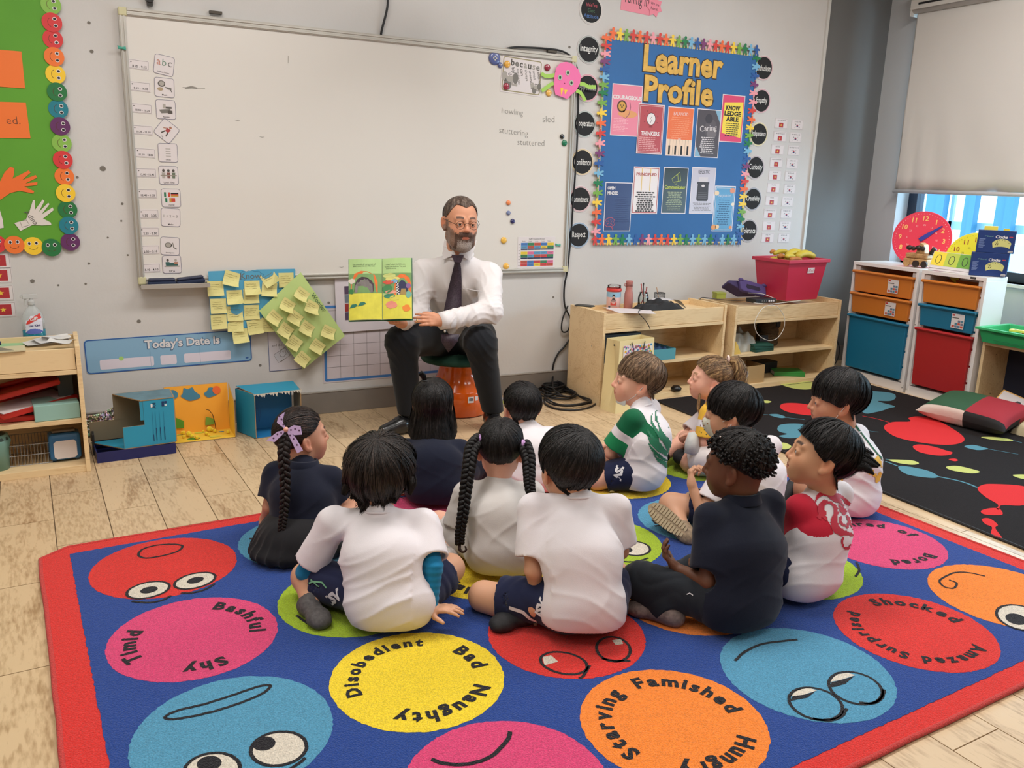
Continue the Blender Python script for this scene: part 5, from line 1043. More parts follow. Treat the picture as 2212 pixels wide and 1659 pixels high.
loosesheet(30,738,TOP+.003,.17,.14,.1,(150,196,150),'mint green paper on the left shelf, beneath the white ones',1,.004)
for k_,(px,py,a,c_,lab) in enumerate([(95,740,.25,(214,212,210),'long white crumpled paper in front of the spray bottle'),(110,735,.5,(206,206,208),'grey-white folded paper by the spray bottle, second in the heap'),(120,730,.15,(226,224,222),'topmost white crumpled paper right of the spray bottle'),(135,738,-.4,(220,218,216),'white strip of paper at the right end of the left shelf')]):loosesheet(px,py,TOP+.010+.009*k_,.15-.02*k_,.085,a,c_,lab,k_+5,.02)
x,y=G(12,757,.540)[:2];bb=empty('picture_book',turned(float(x)-.05,-.485,.5405,.05));tag(bb,'cream covered book on the front lip at the left edge','book')
b=MB();b.box(-.12,.12,-.05,.06,0,.005);b.build('cover',bb,paper(206,196,160));b=MB();b.prism([(-.1,-.03),(.08,-.04),(.03,.05),(-.1,.05)],.005,.0056,paper(130,124,108));b.build('cover_print',bb)
x,y=G(10,735,TOP+.04)[:2];b=MB();b.tube([(-.04,0,0),(.03,0,0)],.008,12,plastic(30,44,84));b.tube([(-.062,0,0),(-.04,0,0)],.007,12,white_p);tag(b.build('marker_pen',M=turned(-.27,-.38,.552,.1)),'navy capped marker pen at the left edge of the left shelf','pen')
b=MB();b.box(-.02,.02,-.012,.012,0,.02);tag(b.build('brown_block',m=plastic(120,84,64,.6),M=turned(-.01,-.25,TOP+.001),bevel=.004),'small brown block at the right end of the left shelf','block')
rt=plastic(190,40,34)
def tray(x,y,z,a,w_,d_,lab,tilt=0.0,fill=True):
    r=empty('paper_tray',turned(x,y,z,a)@Matrix.Rotation(tilt,4,'Y'));tag(r,lab,'tray','red trays in the left shelf')
    b=MB();b.box(-w_/2,w_/2,-d_/2,d_/2,0,.003);b.build('base',r,rt)
    b=MB();P=[(-w_/2,-d_/2),(w_/2,-d_/2),(w_/2,d_/2),(-w_/2,d_/2)];b.tube([(x_,y_,.012) for x_,y_ in P],.012,8,closed=True);b.build('rim',r,rt,smooth=True)
    if fill:b=MB();b.box(-w_/2+.01,w_/2-.01,-d_/2+.01,d_/2-.01,.003,.018);b.build('paper_stack',r,white_p)
    return r
tray(-.16,-.37,.275,.45,.30,.20,'red paper tray with white paper lying askew above the pale box',-.10);tray(-.16,-.33,.345,.0,.24,.22,'topmost red paper tray tilted up in the left shelf',-.22,False);tray(-.26,-.36,.234,.0,.24,.22,'lowest red paper tray at the left edge of the shelf')
boxt('pale_green_box',(146,186,176),turned(-.065,-.42,.233,.08),.17,.16,.068,'pale green cardboard box on the middle shelf of the left unit','box',.002)
boxt('dark_binder',(56,64,64),turned(-.02,-.28,.3035,0),.06,.2,.10,'dark binder standing at the right of the left unit','binder',.002)
lo_=empty('blue_lantern',turned(-.045,-.41,.0305,.06));tag(lo_,'blue box lantern with a white face panel on the bottom of the left shelf','lantern')
b=MB();b.box(-.062,.062,-.04,.04,.006,.125);b.build('body',lo_,plastic(38,100,150),bevel=.014)
P=[(-.044,-.03),(-.034,-.04),(.034,-.04),(.044,-.03),(.044,.03),(.034,.04),(-.034,.04),(-.044,.03)];b=MB();b.prism(P,0,.002);o=b.build('face_panel',lo_,white_p);o.matrix_basis=Matrix.Translation((0,-.041,.056))@Matrix.Rotation(PI/2,4,'X')
b=MB();b.box(-.045,.045,-.02,.02,.126,.136);b.build('handle',lo_,mat('grey_handle',(120,110,96),.5),bevel=.004)
for s_ in(-1,1):b=MB();b.box(s_*.045-.008,s_*.045+.008,-.02,.02,0,.007);b.build('foot',lo_,plastic(30,70,110))
gl=empty('glitter_tin',turned(-.30,-.44,.0305));tag(gl,'dark teal drum cut off by the left edge of the frame','drum');b=MB();b.lathe([(.045,0),(.05,.09),(.06,.12),(.05,.15)],24);b.build('body',gl,plastic(110,150,140),smooth=True);b=MB();b.ball((0,0,.13),(.058,.058,.03));b.build('lid',gl,plastic(44,62,56),smooth=True)
bx=empty('wire_basket',turned(-.18,-.35,.0305));tag(bx,'grey wire basket lying on the bottom of the left shelf','basket');b=MB()
for k_ in range(14):b.tube([(-.08+k_*.0125,-.09,.09),(-.08+k_*.0125,-.09,.002),(-.08+k_*.0125,.09,.002),(-.08+k_*.0125,.09,.09)],.0012,4)
for z in(.002,.045,.09):b.tube([(-.082,-.091,z),(.084,-.091,z),(.084,.091,z),(-.082,.091,z)],.0018,4,closed=True)
b.build('wires',bx,mat('steel_grey',0))

# ================================================================ diorama boxes
cyan=mat('cyan_print_card',(40,146,180),.5,noise=(5,.04));kraft=mat('kraft_inside',(128,116,94),.85)
kft_e=mat('kraft_edge',(164,132,92),.85)
def slab(root,P4,t,m1,nm='wall',m2=None):
    P=[np.array(p,float) for p in P4];n=unit(np.cross(P[1]-P[0],P[3]-P[0]));b=MB();vs=P+[p-n*t for p in P]
    b.add(vs,[(0,1,2,3)],m1);b.add(vs,[(7,6,5,4)],m2 or kraft);b.add(vs,[(1,0,4,5),(2,1,5,6),(3,2,6,7),(0,3,7,4)],kft_e);return b.build(nm,root)
oc=mat('orange_card',(250,176,60),.6,noise=(4,.03));yc=mat('yellow_card',(240,200,66),.6,noise=(6,.04))
X0,X1,Y0,Y1,H_=.40,.695,-.272,-.12,.245
dio=empty('desert_diorama',loc=(.55,-.2,0));tag(dio,'open box diorama of a yellow desert with blue clouds and an orange sun','diorama')
def D_(x,y,z):return(x-.55,y+.2,z)
slab(dio,[D_(X0,Y1,.004),D_(X1,Y1,.004),D_(X1,Y1,H_),D_(X0,Y1,H_)],.004,oc);slab(dio,[D_(X0,Y0,.004),D_(X1,Y0,.004),D_(X1,Y1,.004),D_(X0,Y1,.004)],.003,yc,'base')
slab(dio,[D_(X1,Y1,.004),D_(X1,Y0,.004),D_(X1,Y0,.185),D_(X1,Y1-.02,H_)],.004,yc);slab(dio,[D_(X0,Y0,.004),D_(X0,Y1,.004),D_(X0,Y1,H_),D_(X0,Y0+.05,.15)],.004,yc)
def onback(nm,pts,m,y=Y1-.002):
    b=MB();P=[W(px,py,-y) for px,py in pts];P=smoothp(P) if nm=='cloud' else P;b.prism([(p[0]-.55,p[1]) for p in P],0,.001,m,M=frame((0,y+.2,0),(1,0,0),(0,0,1),(0,-1,0)));b.build(nm,dio)
q4=lambda L_:[(180+x/4.608,780+y/4.608) for x,y in L_]
cld=paper(70,134,166)
onback('cloud',q4([(805,340),(810,295),(840,300),(870,290),(905,290),(940,320),(935,360),(880,385),(820,380)]),cld);onback('cloud',q4([(970,350),(990,320),(1000,270),(1040,280),(1085,262),(1110,300),(1165,345),(1140,375),(1060,395),(1010,375)]),cld);onback('cloud',q4([(1200,325),(1230,300),(1250,265),(1300,270),(1330,325),(1290,350),(1240,362)]),cld)
onback('sun',q4([(1325+40*math.cos(t),288+40*math.sin(t)) for t in np.linspace(0,2*PI,20)[:-1]]),paper(242,112,56),Y1-.0035)
onback('grass_cutout',q4([(905,590),(915,560),(935,570),(960,580),(1000,595),(1000,665),(915,672)]),paper(84,150,44),Y1-.006);onback('grass_cutout',q4([(1215,610),(1220,555),(1250,560),(1300,575),(1305,625),(1260,635),(1215,640)]),paper(120,160,60),Y1-.006)
P=[(G(180+x/4.608,780+y/4.608,.02)) for x,y in((1320,665),)];bx_,by_=float(P[0][0]),float(P[0][1])
b=MB();b.tube([D_(bx_+dx,by_,dz) for dx,dz in((.0,.01),(-.004,.05),(-.012,.09),(-.028,.115),(-.042,.12))],.0018,6);b.build('pipe_cleaner',dio,mat('brown_stem',(58,34,22),.9),smooth=True)
pom=mat('pompom_yellow',(244,212,40),.95,bump=(160,.8,.006),sheen=.3)
for x,y,r in[(890,720,.012),(970,680,.009),(1000,710,.010),(1050,730,.014),(1080,745,.011),(1130,755,.010),(1230,640,.014),(1270,665,.010),(1310,690,.009),(1225,715,.009),(1440,700,.009),(1170,645,.006),(1000,745,.008),(1250,725,.006)]:
    p=G(180+x/4.608,780+(y+8)/4.608,.012);b=MB();b.ball((0,0,0),r,pom,12,8);o=b.build('pompom',dio,smooth=True);o.location=D_(min(max(float(p[0]),X0+.02),X1-.02),min(max(float(p[1]),Y0+.015),Y1-.02),.005+r)
for x,y,rx,c_ in((1150,700,.024,(196,204,74)),(1375,700,.013,(70,134,160)),(1320,745,.03,(214,204,80)),(1100,770,.03,(90,150,50)),(960,720,.02,(196,190,90))):
    p=G(180+x/4.608,780+y/4.608,.006);b=MB();b.disc(0,0,rx,rx*.5,0,.001,paper(*c_),16);o=b.build('pond_cutout',dio);o.location=D_(float(p[0]),min(max(float(p[1]),Y0+.02),Y1-.02),.0048)
# blue ocean box, right
ocn=empty('ocean_diorama',loc=(.88,-.22,0));tag(ocn,'open blue box diorama of the sea with drawn bubbles and seaweed','diorama')
def O_(x,y,z):return(x-.88,y+.22,z)
bi=mat('blue_inside',(34,120,176),.6,noise=(5,.05));hh=.225
slab(ocn,[O_(.80,-.335,0.002),O_(.80,-.335+.0,.002),O_(.80,-.335,hh),O_(.80,-.335,hh)],.001,cyan) if False else None
fl_,fr_,bl2,br2=(.785,-.335),(.965,-.345),(.735,-.19),(.985,-.15)
slab(ocn,[O_(.725,-.175,.003),O_(1.0,-.17,.003),O_(1.0,-.17,hh),O_(.725,-.175,hh)],.004,bi);slab(ocn,[O_(.785,-.335,.003),O_(.725,-.175,.003),O_(.725,-.175,hh),O_(.785,-.335,hh)],.004,bi,'wall',cyan)
slab(ocn,[O_(1.01,-.17,.003),O_(1.01,-.315,.003),O_(1.01,-.315,hh),O_(1.01,-.17,hh)],.004,kraft);slab(ocn,[O_(.785,-.335,.003),O_(1.01,-.315,.003),O_(1.01,-.17,.003),O_(.725,-.175,.003)],.003,bi,'base')
slab(ocn,[O_(.785,-.335,hh),O_(1.01,-.315,hh),O_(1.01,-.17,hh+.012),O_(.725,-.175,hh+.012)],.004,cyan,'top_flap')
b=MB()
for k_ in range(16):u=k_/15;x=.785+.225*u;y=-.336+.02*u;b.prism([(x-.88-.01,0),(x-.88+.008,0),(x-.88+.002*(k_%3),-.007-.005*(k_%4))],0,.0008,paper(206,202,190),M=frame((0,y+.22-.002,hh),(1,0,0),(0,0,1),(0,-1,0)))
b.build('torn_edge',ocn)
def oback(pts,w_,m):
    Q=[W(px,py,.196) for px,py in pts];b=MB();b.stroke([(p[0]-.88,p[1]) for p in Q],w_,0,m,M=frame((0,-.1975+.22,0),(1,.09,0),(0,0,1),(0,-1,0)));b.build('drawing',ocn)
bubble=paper(176,214,230);pn=paper(30,60,110)
for cx0,cy0,r0 in((1690,420,12),(1682,388,10),(1698,358,5),(1686,338,4)):oback(q4([(cx0+r0*math.cos(t),cy0+r0*1.1*math.sin(t)) for t in np.linspace(0,2*PI,11)]),.0016,bubble)
for L_ in([(1650,610),(1640,560),(1645,480),(1660,480),(1660,600)],[(1615,530),(1620,500),(1645,500)],[(1668,500),(1690,480),(1700,510)],[(1720,605),(1700,530),(1710,470),(1730,460),(1715,540),(1725,600)],[(1750,600),(1740,520),(1745,460),(1765,465),(1750,600)],[(1715,470),(1725,450),(1735,470)]):oback(q4(L_),.0013,pn)
b=MB();b.rect(-.012,-.02,.012,.02,0,paper(200,206,200));b.rect(-.008,-.012,.008,.012,.0004,grey_ink);o=b.build('sticker',ocn);o.matrix_basis=frame(O_(.7805,-.30,.06),(0,-1,0),(0,0,1),(-1,0,0))
# cyan printed box on a navy tray, left
nb=openbox('navy_tray',(26,34,92),turned(.235,-.315,.0,.05),.33,.22,.048,'navy blue tray on the floor beneath the cyan box','tray',m=plastic(24,32,92))
cyb=empty('cyan_box',loc=(.22,-.3,.05));tag(cyb,'torn open cyan cardboard box with printed side resting on the navy tray','box')
def Cb(x,y,z):return(x-.22,y+.3,z-.05)
zb,zt=.052,.265
slab(cyb,[Cb(.28,-.415,zb),Cb(.41,-.40,zb),Cb(.41,-.40,zt-.005),Cb(.28,-.415,zt-.005)],.004,cyan,'printed_side')
slab(cyb,[Cb(.19,-.425,zb),Cb(.29,-.414,zb),Cb(.29,-.414,zb+.098),Cb(.19,-.425,zb+.098)],.004,cyan,'torn_side')
slab(cyb,[Cb(.265,-.414,zb+.12),Cb(.285,-.413,zb+.12),Cb(.285,-.413,zt-.005),Cb(.265,-.414,zt-.005)],.004,cyan,'torn_side')
slab(cyb,[Cb(.06,-.25,zb),Cb(.41,-.235,zb),Cb(.41,-.235,zt-.01),Cb(.165,-.245,zt-.01)],.004,kraft,'back_panel') if False else slab(cyb,[Cb(.165,-.25,zb+.09),Cb(.41,-.235,zb+.09),Cb(.41,-.235,zt),Cb(.165,-.25,zt)],.004,kraft,'back_panel')
slab(cyb,[Cb(.06,-.255,zb),Cb(.41,-.235,zb),Cb(.41,-.235,zb+.09),Cb(.06,-.255,zb+.09)],.004,kraft,'back_panel')
slab(cyb,[Cb(.41,-.235,zb),Cb(.41,-.40,zb),Cb(.41,-.40,zt),Cb(.41,-.235,zt)],.004,cyan,'end_panel');slab(cyb,[Cb(.06,-.27,zb),Cb(.19,-.425,zb),Cb(.41,-.40,zb),Cb(.41,-.235,zb)],.004,cyan,'base')
slab(cyb,[Cb(.165,-.25,zt),Cb(.27,-.417,zt),Cb(.41,-.402,zt),Cb(.41,-.235,zt)],.004,mat('worn_blue_card',(98,128,140),.7,noise=(14,.2)),'top_flap')
b=MB();fr=frame(Cb(.345,-.4095,.16),unit((.13,.015,0)),(0,0,1),unit((.015,-.13,0)))
b.text('A4',-.02,.075,.0,paper(20,40,80),h=.016,rot=PI/2,M=fr);b.rect(-.034,.068,-.026,.084,0,WP,M=fr)
for i_,(x_,y_) in enumerate(((.018,.085),(.030,.085),(.018,.072),(.030,.072))):b.rect(x_-.005,y_-.005,x_+.005,y_+.005,0,paper(*((22,48,100) if i_ in(1,2,0) else(200,214,220))),M=fr)
for x_ in(-.03,-.017,.0,.018):
    b.rect(x_-.0006,-.085,x_+.0006,.045,0,paper(26,112,146),M=fr);b.rect(x_-.0016,-.09,x_+.0016,-.03 if x_>-.02 else-.06,.0003,paper(14,50,96),M=fr)
b.build('print',cyb)
hol=mat('holographic_foil',(206,204,196),.28,metal=.95,bump=(70,1.0,.03))
m=hol;nt=m.node_tree;vn=nt.nodes.new('ShaderNodeTexVoronoi');vn.inputs['Scale'].default_value=90;tcn=nt.nodes.new('ShaderNodeTexCoord');nt.links.new(tcn.outputs['Object'],vn.inputs['Vector'])
hsv=nt.nodes.new('ShaderNodeHueSaturation');hsv.inputs['Saturation'].default_value=.45;hsv.inputs['Value'].default_value=1.1;nt.links.new(vn.outputs['Color'],hsv.inputs['Color']);nt.links.new(hsv.outputs[0],nt.nodes['Principled BSDF'].inputs['Base Color'])
b=MB();n=14;vs=[(.075*(u-.5)*2,.02*math.sin(6*u+2*v),.14*v*(1-.25*(1-u)*v)) for u in np.linspace(0,1,n) for v in np.linspace(0,1,n)];b.add(vs,[(i*n+j,(i+1)*n+j,(i+1)*n+j+1,i*n+j+1) for i in range(n-1) for j in range(n-1)])
o=b.build('foil_sheet',m=hol,smooth=True,M=turned(.11,-.22,.055));sol=o.modifiers.new('s','SOLIDIFY');sol.thickness=.002;tag(o,'sparkling silver foil sheet standing behind the cyan box','foil')
b=MB();b.box(-.01,.0,-.03,.03,0,.10);tag(b.build('dark_strip',m=plastic(30,34,40),M=turned(.075,-.28,.0),bevel=.002),'dark strip standing between the left shelf and the foil','strip')

# ================================================================ drawers, window things
def drawer_unit(A,B,dep,dr,lab,Hh=.795):
    A=np.array([*A,0.]);B=np.array([*B,0.]);ex_=unit(B-A);ey_=np.cross((0,0,1),ex_);Wd=np.linalg.norm(B-A);r=empty('drawer_unit',frame(A,ex_,ey_,(0,0,1)));tag(r,lab,'drawers','white drawer units under the window')
    wm=mat('white_laminate',(232,226,222),.35);t=.02
    for x0 in(0,Wd-t):
        b=MB();b.box(x0,x0+t,0,dep,0,Hh-.022);b.build('side_panel',r,wm,bevel=.0015)
    b=MB();b.box(0,Wd,0,dep,Hh-.022,Hh);b.build('top_panel',r,wm,bevel=.0015);b=MB();b.box(t,Wd-t,.006,dep,0,.055);b.build('base_panel',r,wm);b=MB();b.box(t,Wd-t,dep-.006,dep,.055,Hh-.022);b.build('back_panel',r,wm)
    rl=mat('drawer_runner',(216,208,202),.5);slot=mat('runner_slot',(70,60,56),.7);z=.065
    for x0 in(t,Wd-t-.035):
        for k_ in range(7):
            b=MB();b.box(x0,x0+.035,.012,dep-.01,.06+k_*.103,.06+k_*.103+.090);b.build('runner',r,rl,bevel=.002)
    for z0,z1,c_,lb_ in dr:
        q=empty('drawer');q.parent=r;q.matrix_basis=Matrix.Translation((Wd/2,dep/2,z0));m=plastic(*c_,.4);hh_=z1-z0;w1=Wd-2*t-.004;w0=w1-.035
        b=MB();y0=-dep/2-.012;vs=[(-w0/2,y0+.006,0),(w0/2,y0+.006,0),(w0/2,dep/2-.02,0),(-w0/2,dep/2-.02,0),(-w0/2-.008,y0,hh_-.018),(w0/2+.008,y0,hh_-.018),(w0/2+.008,dep/2-.01,hh_-.018),(-w0/2-.008,dep/2-.01,hh_-.018)]
        b.add(vs,[(3,2,1,0),(0,1,5,4),(1,2,6,5),(2,3,7,6),(3,0,4,7)]);b.build('tray_body',q,m,bevel=.004)
        b=MB();b.tube([(-w1/2+.004,y0-.006,hh_-.012),(w1/2-.004,y0-.006,hh_-.012),(w1/2-.004,dep/2-.012,hh_-.012),(-w1/2+.004,dep/2-.012,hh_-.012)],.010,6,closed=True);b.box(-w1/2+.004,w1/2-.004,y0-.006,y0+.006,hh_-.022,hh_-.003);b.build('rim',q,m)
        if lb_:
            b=MB();u0=.03;b.rect(0,-.045,.085,.042,0,paper(222,216,214));b.rect(.004,.028,.02,.038,.0004,paper(190,50,50));b.rect(.004,.014,.05,.020,.0004,grey_ink)
            for i_ in range(4):
                for j_ in range(3):
                    if j_<=i_:b.rect(.006+i_*.019,-.040+j_*.016,.023+i_*.019,-.027+j_*.016,.0004,paper(*[(196,84,66),(110,120,140),(80,130,150)][(i_+j_)%3]))
            o=b.build('label',q);o.matrix_basis=frame((w0*.12,y0-.003,hh_*.47 if hh_<.2 else hh_*.5),(1,0,0),(0,0,1),(0,-1,0))
    for(x_,z_) in((.006,.03),(Wd-.006,.03),(.006,.45)):
        b=MB();b.disc(0,0,.004,.004,0,.001,mat('steel_grey',0),10);o=b.build('screw',r);o.matrix_basis=frame((x_,-.0005,z_),(1,0,0),(0,0,1),(0,-1,0))
    return r
ORc,BLc,RDc=(206,120,42),(22,112,146),(176,36,38)
DU1=drawer_unit((4.805,-.362),(4.768,-.900),.30,[(.60,.745,ORc,1),(.455,.60-.005,ORc,1),(.075,.445,BLc,0)],'white unit with two orange drawers over a tall blue one, next to the pier')
DU2=drawer_unit((4.760,-.926),(4.748,-1.362),.19,[(.60,.745,ORc,0),(.455,.595,BLc,1),(.075,.445,RDc,0)],'white unit with an orange, a blue and a tall red drawer, behind the green tray')
b=MB();b.rect(-.018,-.006,.018,.006,0,ink);b.rect(-.012,-.002,.012,.002,.0004,grey_ink);o=b.build('name_plate',DU2);o.matrix_basis=frame((.35,-.0008,.784),(1,0,0),(0,0,1),(0,-1,0))
TZ_=.796
def clock(name,px,py,x,R_,n,face,num,hand,lab,ticks,hands,tilt=.12,rot=0):
    P=XP(px,py,x);r=empty(name,facing(P,(n[0],n[1],tilt),rot));tag(r,lab,'clock','large toy clocks');b=MB();b.disc(0,0,R_,R_,-.012,0,mat('clock_%d_%d_%d'%face,face,.4),48);b.build('dial',r,bevel=.003)
    b=MB()
    for k_ in range(12):
        a=PI/2-(k_+1)*PI/6;b.text(str(k_+1),R_*.74*math.cos(a),R_*.74*math.sin(a),.001,paper(*num),h=R_*.17,off=.02);b.text(str(k_+13),R_*.5*math.cos(a),R_*.5*math.sin(a),.001,paper(*ticks),h=R_*.06)
    for k_ in range(60):a=k_*PI/30;b.disc(R_*.9*math.cos(a),R_*.9*math.sin(a),R_*.012,R_*.012,.001,.001,paper(*ticks),6)
    b.build('numerals',r)
    for a,L_ in hands:
        c_,s_=math.cos(a),math.sin(a);b=MB();P=[(-.015,-.012),(.03,-.014),(L_,-.003),(L_,.003),(.03,.014),(-.015,.012)];b.prism([(x_*c_-y_*s_,x_*s_+y_*c_) for x_,y_ in P],.003,.007,plastic(*hand));b.build('hand',r)
    b=MB();b.disc(0,0,.014,.014,.001,.011,plastic(*hand),18);b.build('hub',r);return r
d_=5.05;k_=depth(XP(1990,513,5.08))/FPX
clock('toy_clock',1991,516,5.08,59*k_,(-.86,-.5),(232,44,76),(250,190,110),(44,48,150),'large pinkish red toy clock leaning on the window behind the drawers',(246,190,190),[(math.radians(42),47*k_)],rot=-.06)
k2=depth(XP(2108,560,4.96))/FPX
clock('toy_clock',2106,563,4.985,60*k2,(-.86,-.5),(240,226,44),(160,50,34),(196,60,40),'yellow toy clock half hidden behind the blue clock boxes',(140,130,40),[(math.radians(84),42*k2),(math.radians(250),30*k2)])
# wooden robot-like block toy
P=G(1985,574,TZ_);wt=empty('wooden_truck',turned(4.90,-.80,TZ_+.001,-PI/2+.1)@Matrix.Scale(1.25,4));tag(wt,'carved wooden toy truck with dark wheels on top of the drawers','toy')
tw=wood_mat('toy_wood',(196,152,100),(150,108,66),2,rand=False);dw=mat('dark_wood_stain',(46,34,28),.5)
b=MB();b.box(-.075,.055,-.035,.035,.008,.042);b.build('chassis',wt,tw,bevel=.006);b=MB();b.box(-.07,.05,-.03,.03,.043,.070);b.build('bed',wt,tw,bevel=.008);b=MB();b.prism([(-.02,.07),(.03,.07),(.02,.115),(-.002,.125)],-.022,.022,M=Matrix.Rotation(PI/2,4,'X'));b.build('cab',wt,tw,bevel=.003)
for x_,y_ in((-.05,-.038),(.0,-.038),(.045,-.038),(-.05,.038),(.045,.038)):b=MB();b.tube([(x_,y_-.006,.018),(x_,y_+.006,.018)],.017,16);b.build('wheel',wt,tw if x_<-.02 else dw)
for x_,z_ in((-.045,.095),(.005,.098)):b=MB();b.ball((x_-.008,-.026,z_),(.016,.014,.013));b.ball((x_+.014,-.026,z_-.002),(.014,.012,.011));b.build('dark_knob',wt,dw,smooth=True)
b=MB();b.tube([(.05,0,.07),(.062,0,.09),(.07,0,.10)],.012,10);b.build('stack',wt,dw,smooth=True)
# place value stand
pv=empty('place_value_stand',facing((4.815,-1.075,TZ_+.058),(-.95,-.25,.42),-.04)@Matrix.Scale(1.22,4));tag(pv,'tent card stand showing 0 0 0 on yellow and green panels','stand')
b=MB();b.box(-.098,.098,-.05,.05,-.003,0,white_p);b.build('card_front',pv)
for k_,c_ in enumerate(((246,220,60),(190,206,76),(112,168,60))):
    b=MB();b.rect(-.096+k_*.064,-.024,-.032+k_*.064,.048,.0006,paper(*c_));b.disc(-.064+k_*.064,.010,.014,.024,.0012,.0012,ink,22);b.disc(-.064+k_*.064,.010,.011,.021,.0016,.0016,paper(*c_),22);b.rect(-.078+k_*.064,-.040,-.05+k_*.064,-.038,.0006,grey_ink);b.build('flip_card',pv)
b=MB();b.box(-.098,.098,-.052,.048,-.003,0,white_p);o=b.build('card_back',pv);o.matrix_basis=Matrix.Translation((0,.0,-.032))@Matrix.Rotation(-.75,4,'X')
# clock boxes
navb=mat('navy_box',(32,58,116),.35)
def cbox(c,yaw,z,lab,w_=.17,h_=.10,d_=.11,top=False):
    r=empty('clock_box',turned(c[0],c[1],z,yaw));tag(r,lab,'box','boxes of small clocks');b=MB();b.box(-w_/2,w_/2,-d_/2,d_/2,0,h_);b.build('carton',r,navb,bevel=.0015)
    b=MB();m_=frame((0,-d_/2-.0006,h_/2),(1,0,0),(0,0,1),(0,-1,0));b.text('Clocks',.025,.028,0,WP,w=.062,off=.03,M=m_);b.text('4" Geared',-.04,.030,0,paper(120,170,160),w=.045,M=m_);b.rect(.064,.026,.082,.032,0,paper(190,60,80),M=m_)
    P=[(.03+.055*math.cos(t),-.028+.045*math.sin(t)) for t in np.linspace(.15*PI,.85*PI,12)]+[(.03+.048*math.cos(t),-.045+.018*math.sin(t)) for t in np.linspace(.85*PI,.15*PI,9)];b.face(P,0,paper(208,204,128),M=m_)
    for k_ in range(7):t=PI*(.22+.09*k_);b.disc(.03+.047*math.cos(t),-.028+.037*math.sin(t),.002,.002,.0004,.0004,ink,6,M=m_)
    b.stroke([(-.002,-.02),(.006,.0),(.012,-.012),(.006,-.022)],.003,.0005,dk,M=m_);lines(b,-w_/2+.008,-w_/2+.045,-.035,.012,8,0,paper(120,140,190),th=.0022) if False else[b.rect(-w_/2+.01,.012-k_*.006,-w_/2+.042-.004*(k_%3),.0145-k_*.006,0,paper(130,150,196),M=m_) for k_ in range(9)]
    b.rect(w_/2-.03,-h_/2+.004,w_/2-.006,-h_/2+.016,.0,WP,M=m_);[b.rect(w_/2-.028+k_*.003,-h_/2+.006,w_/2-.0268+k_*.003,-h_/2+.014,.0004,ink,M=m_) for k_ in range(7)]
    m2=frame((-w_/2-.0006,0,h_/2),(0,-1,0),(0,0,1),(-1,0,0));b.text('Clocks',0,.02,0,paper(150,160,200),w=.04,M=m2);[b.rect(-.035,.004-k_*.008,.035-.01*(k_%2),.007-k_*.008,0,paper(78,96,150),M=m2) for k_ in range(6)];b.build('print',r)
    if top:
        b=MB();b.box(-.07,.0,-.02,.02,h_,h_+.022,plastic(240,222,90));b.box(.03,.06,-.02,.02,h_,h_+.01,plastic(236,206,70));b.build('clock_inside',r)
    return r
qa=G(2104,598,TZ_);qb=G(2190,601,TZ_)
cbox((4.862,-1.285),-PI/2+.62,TZ_+.001,'lower blue box of small clocks on the drawer unit',d_=.08,w_=.195,h_=.135);cbox((4.872,-1.300),-PI/2+.60,TZ_+.137,'upper blue box of small clocks, its top torn open with yellow showing',d_=.075,w_=.195,h_=.130,top=True)
# roller blind
bd=mat('blind_fabric',(214,209,203),.8,noise=(1.2,.02),bump=(500,.15,.001));rbk=empty('roller_blind',loc=(XR,-2.2,2.4));tag(rbk,'grey roller blind pulled two thirds down over the window','blind')
n=40;m_n=14;vs=[]
for i in range(n+1):
    for j in range(m_n+1):
        y=-.262-3.9*(i/n)**1.6;z=1.28+(2.44-1.28)*j/m_n;low=(1-j/m_n)**3;vs.append((-.055+.010*low*math.sin(9*math.sqrt(i)+.7*j)+.005*low*math.sin(i*1.9),y+2.2,z-2.4))
b=MB();b.add(vs,[(i*(m_n+1)+j,(i+1)*(m_n+1)+j,(i+1)*(m_n+1)+j+1,i*(m_n+1)+j+1) for i in range(n) for j in range(m_n)]);o=b.build('fabric',rbk,bd,smooth=True);so=o.modifiers.new('s','SOLIDIFY');so.thickness=.0015
b=MB();b.tube([(-.055,1.945,-1.132),(-.055,-2.0,-1.132)],.014,10);b.build('bottom_bar',rbk,mat('white_bar',(226,226,230),.35),smooth=True)
b=MB();b.tube([(-.06,1.955,.06),(-.06,-2.0,.06)],.032,14);b.build('roller_tube',rbk,bd,smooth=True)
b=MB();b.box(-.10,0,-2.0,1.96,.098,.112);b.box(-.105,-.098,-2.0,1.96,.05,.112);b.build('headrail',rbk,mat('headrail_white',(206,202,196),.4),bevel=.002);b=MB();b.box(-.1065,-.1055,-2.0,1.9,.075,.088);b.build('headrail_slot',rbk,mat('matt_black',0))
b=MB();b.box(-.10,0,1.955,1.962,.01,.112);b.build('bracket',rbk,mat('headrail_white',0),bevel=.002)
# pelmet board
b=MB();b.box(XR-.12,XR,-4.2,-.24,2.515,2.56);struct(b.build('trim_3',m=mat('pelmet_wood',(190,170,140),.5)))
# counter beside drawers
b=MB();b.box(0,.20,-1.5,.0,0,.62,mat('pale_cabinet',(200,198,192),.5));b.box(-.01,.20,-1.5,.0,.62,.645,mat('cabinet_top',(216,214,210),.4));tag(b.build('low_cabinet',M=turned(5.085,-1.42,0),bevel=.002),'pale low cabinet below the window at the right edge','cabinet')
b=MB();b.box(-.03,.03,-.02,.02,0,.014);tag(b.build('red_marker_box',m=plastic(206,40,66),M=turned(5.12,-1.50,.646,.3),bevel=.003),'small red box on the low cabinet at the right edge','box')
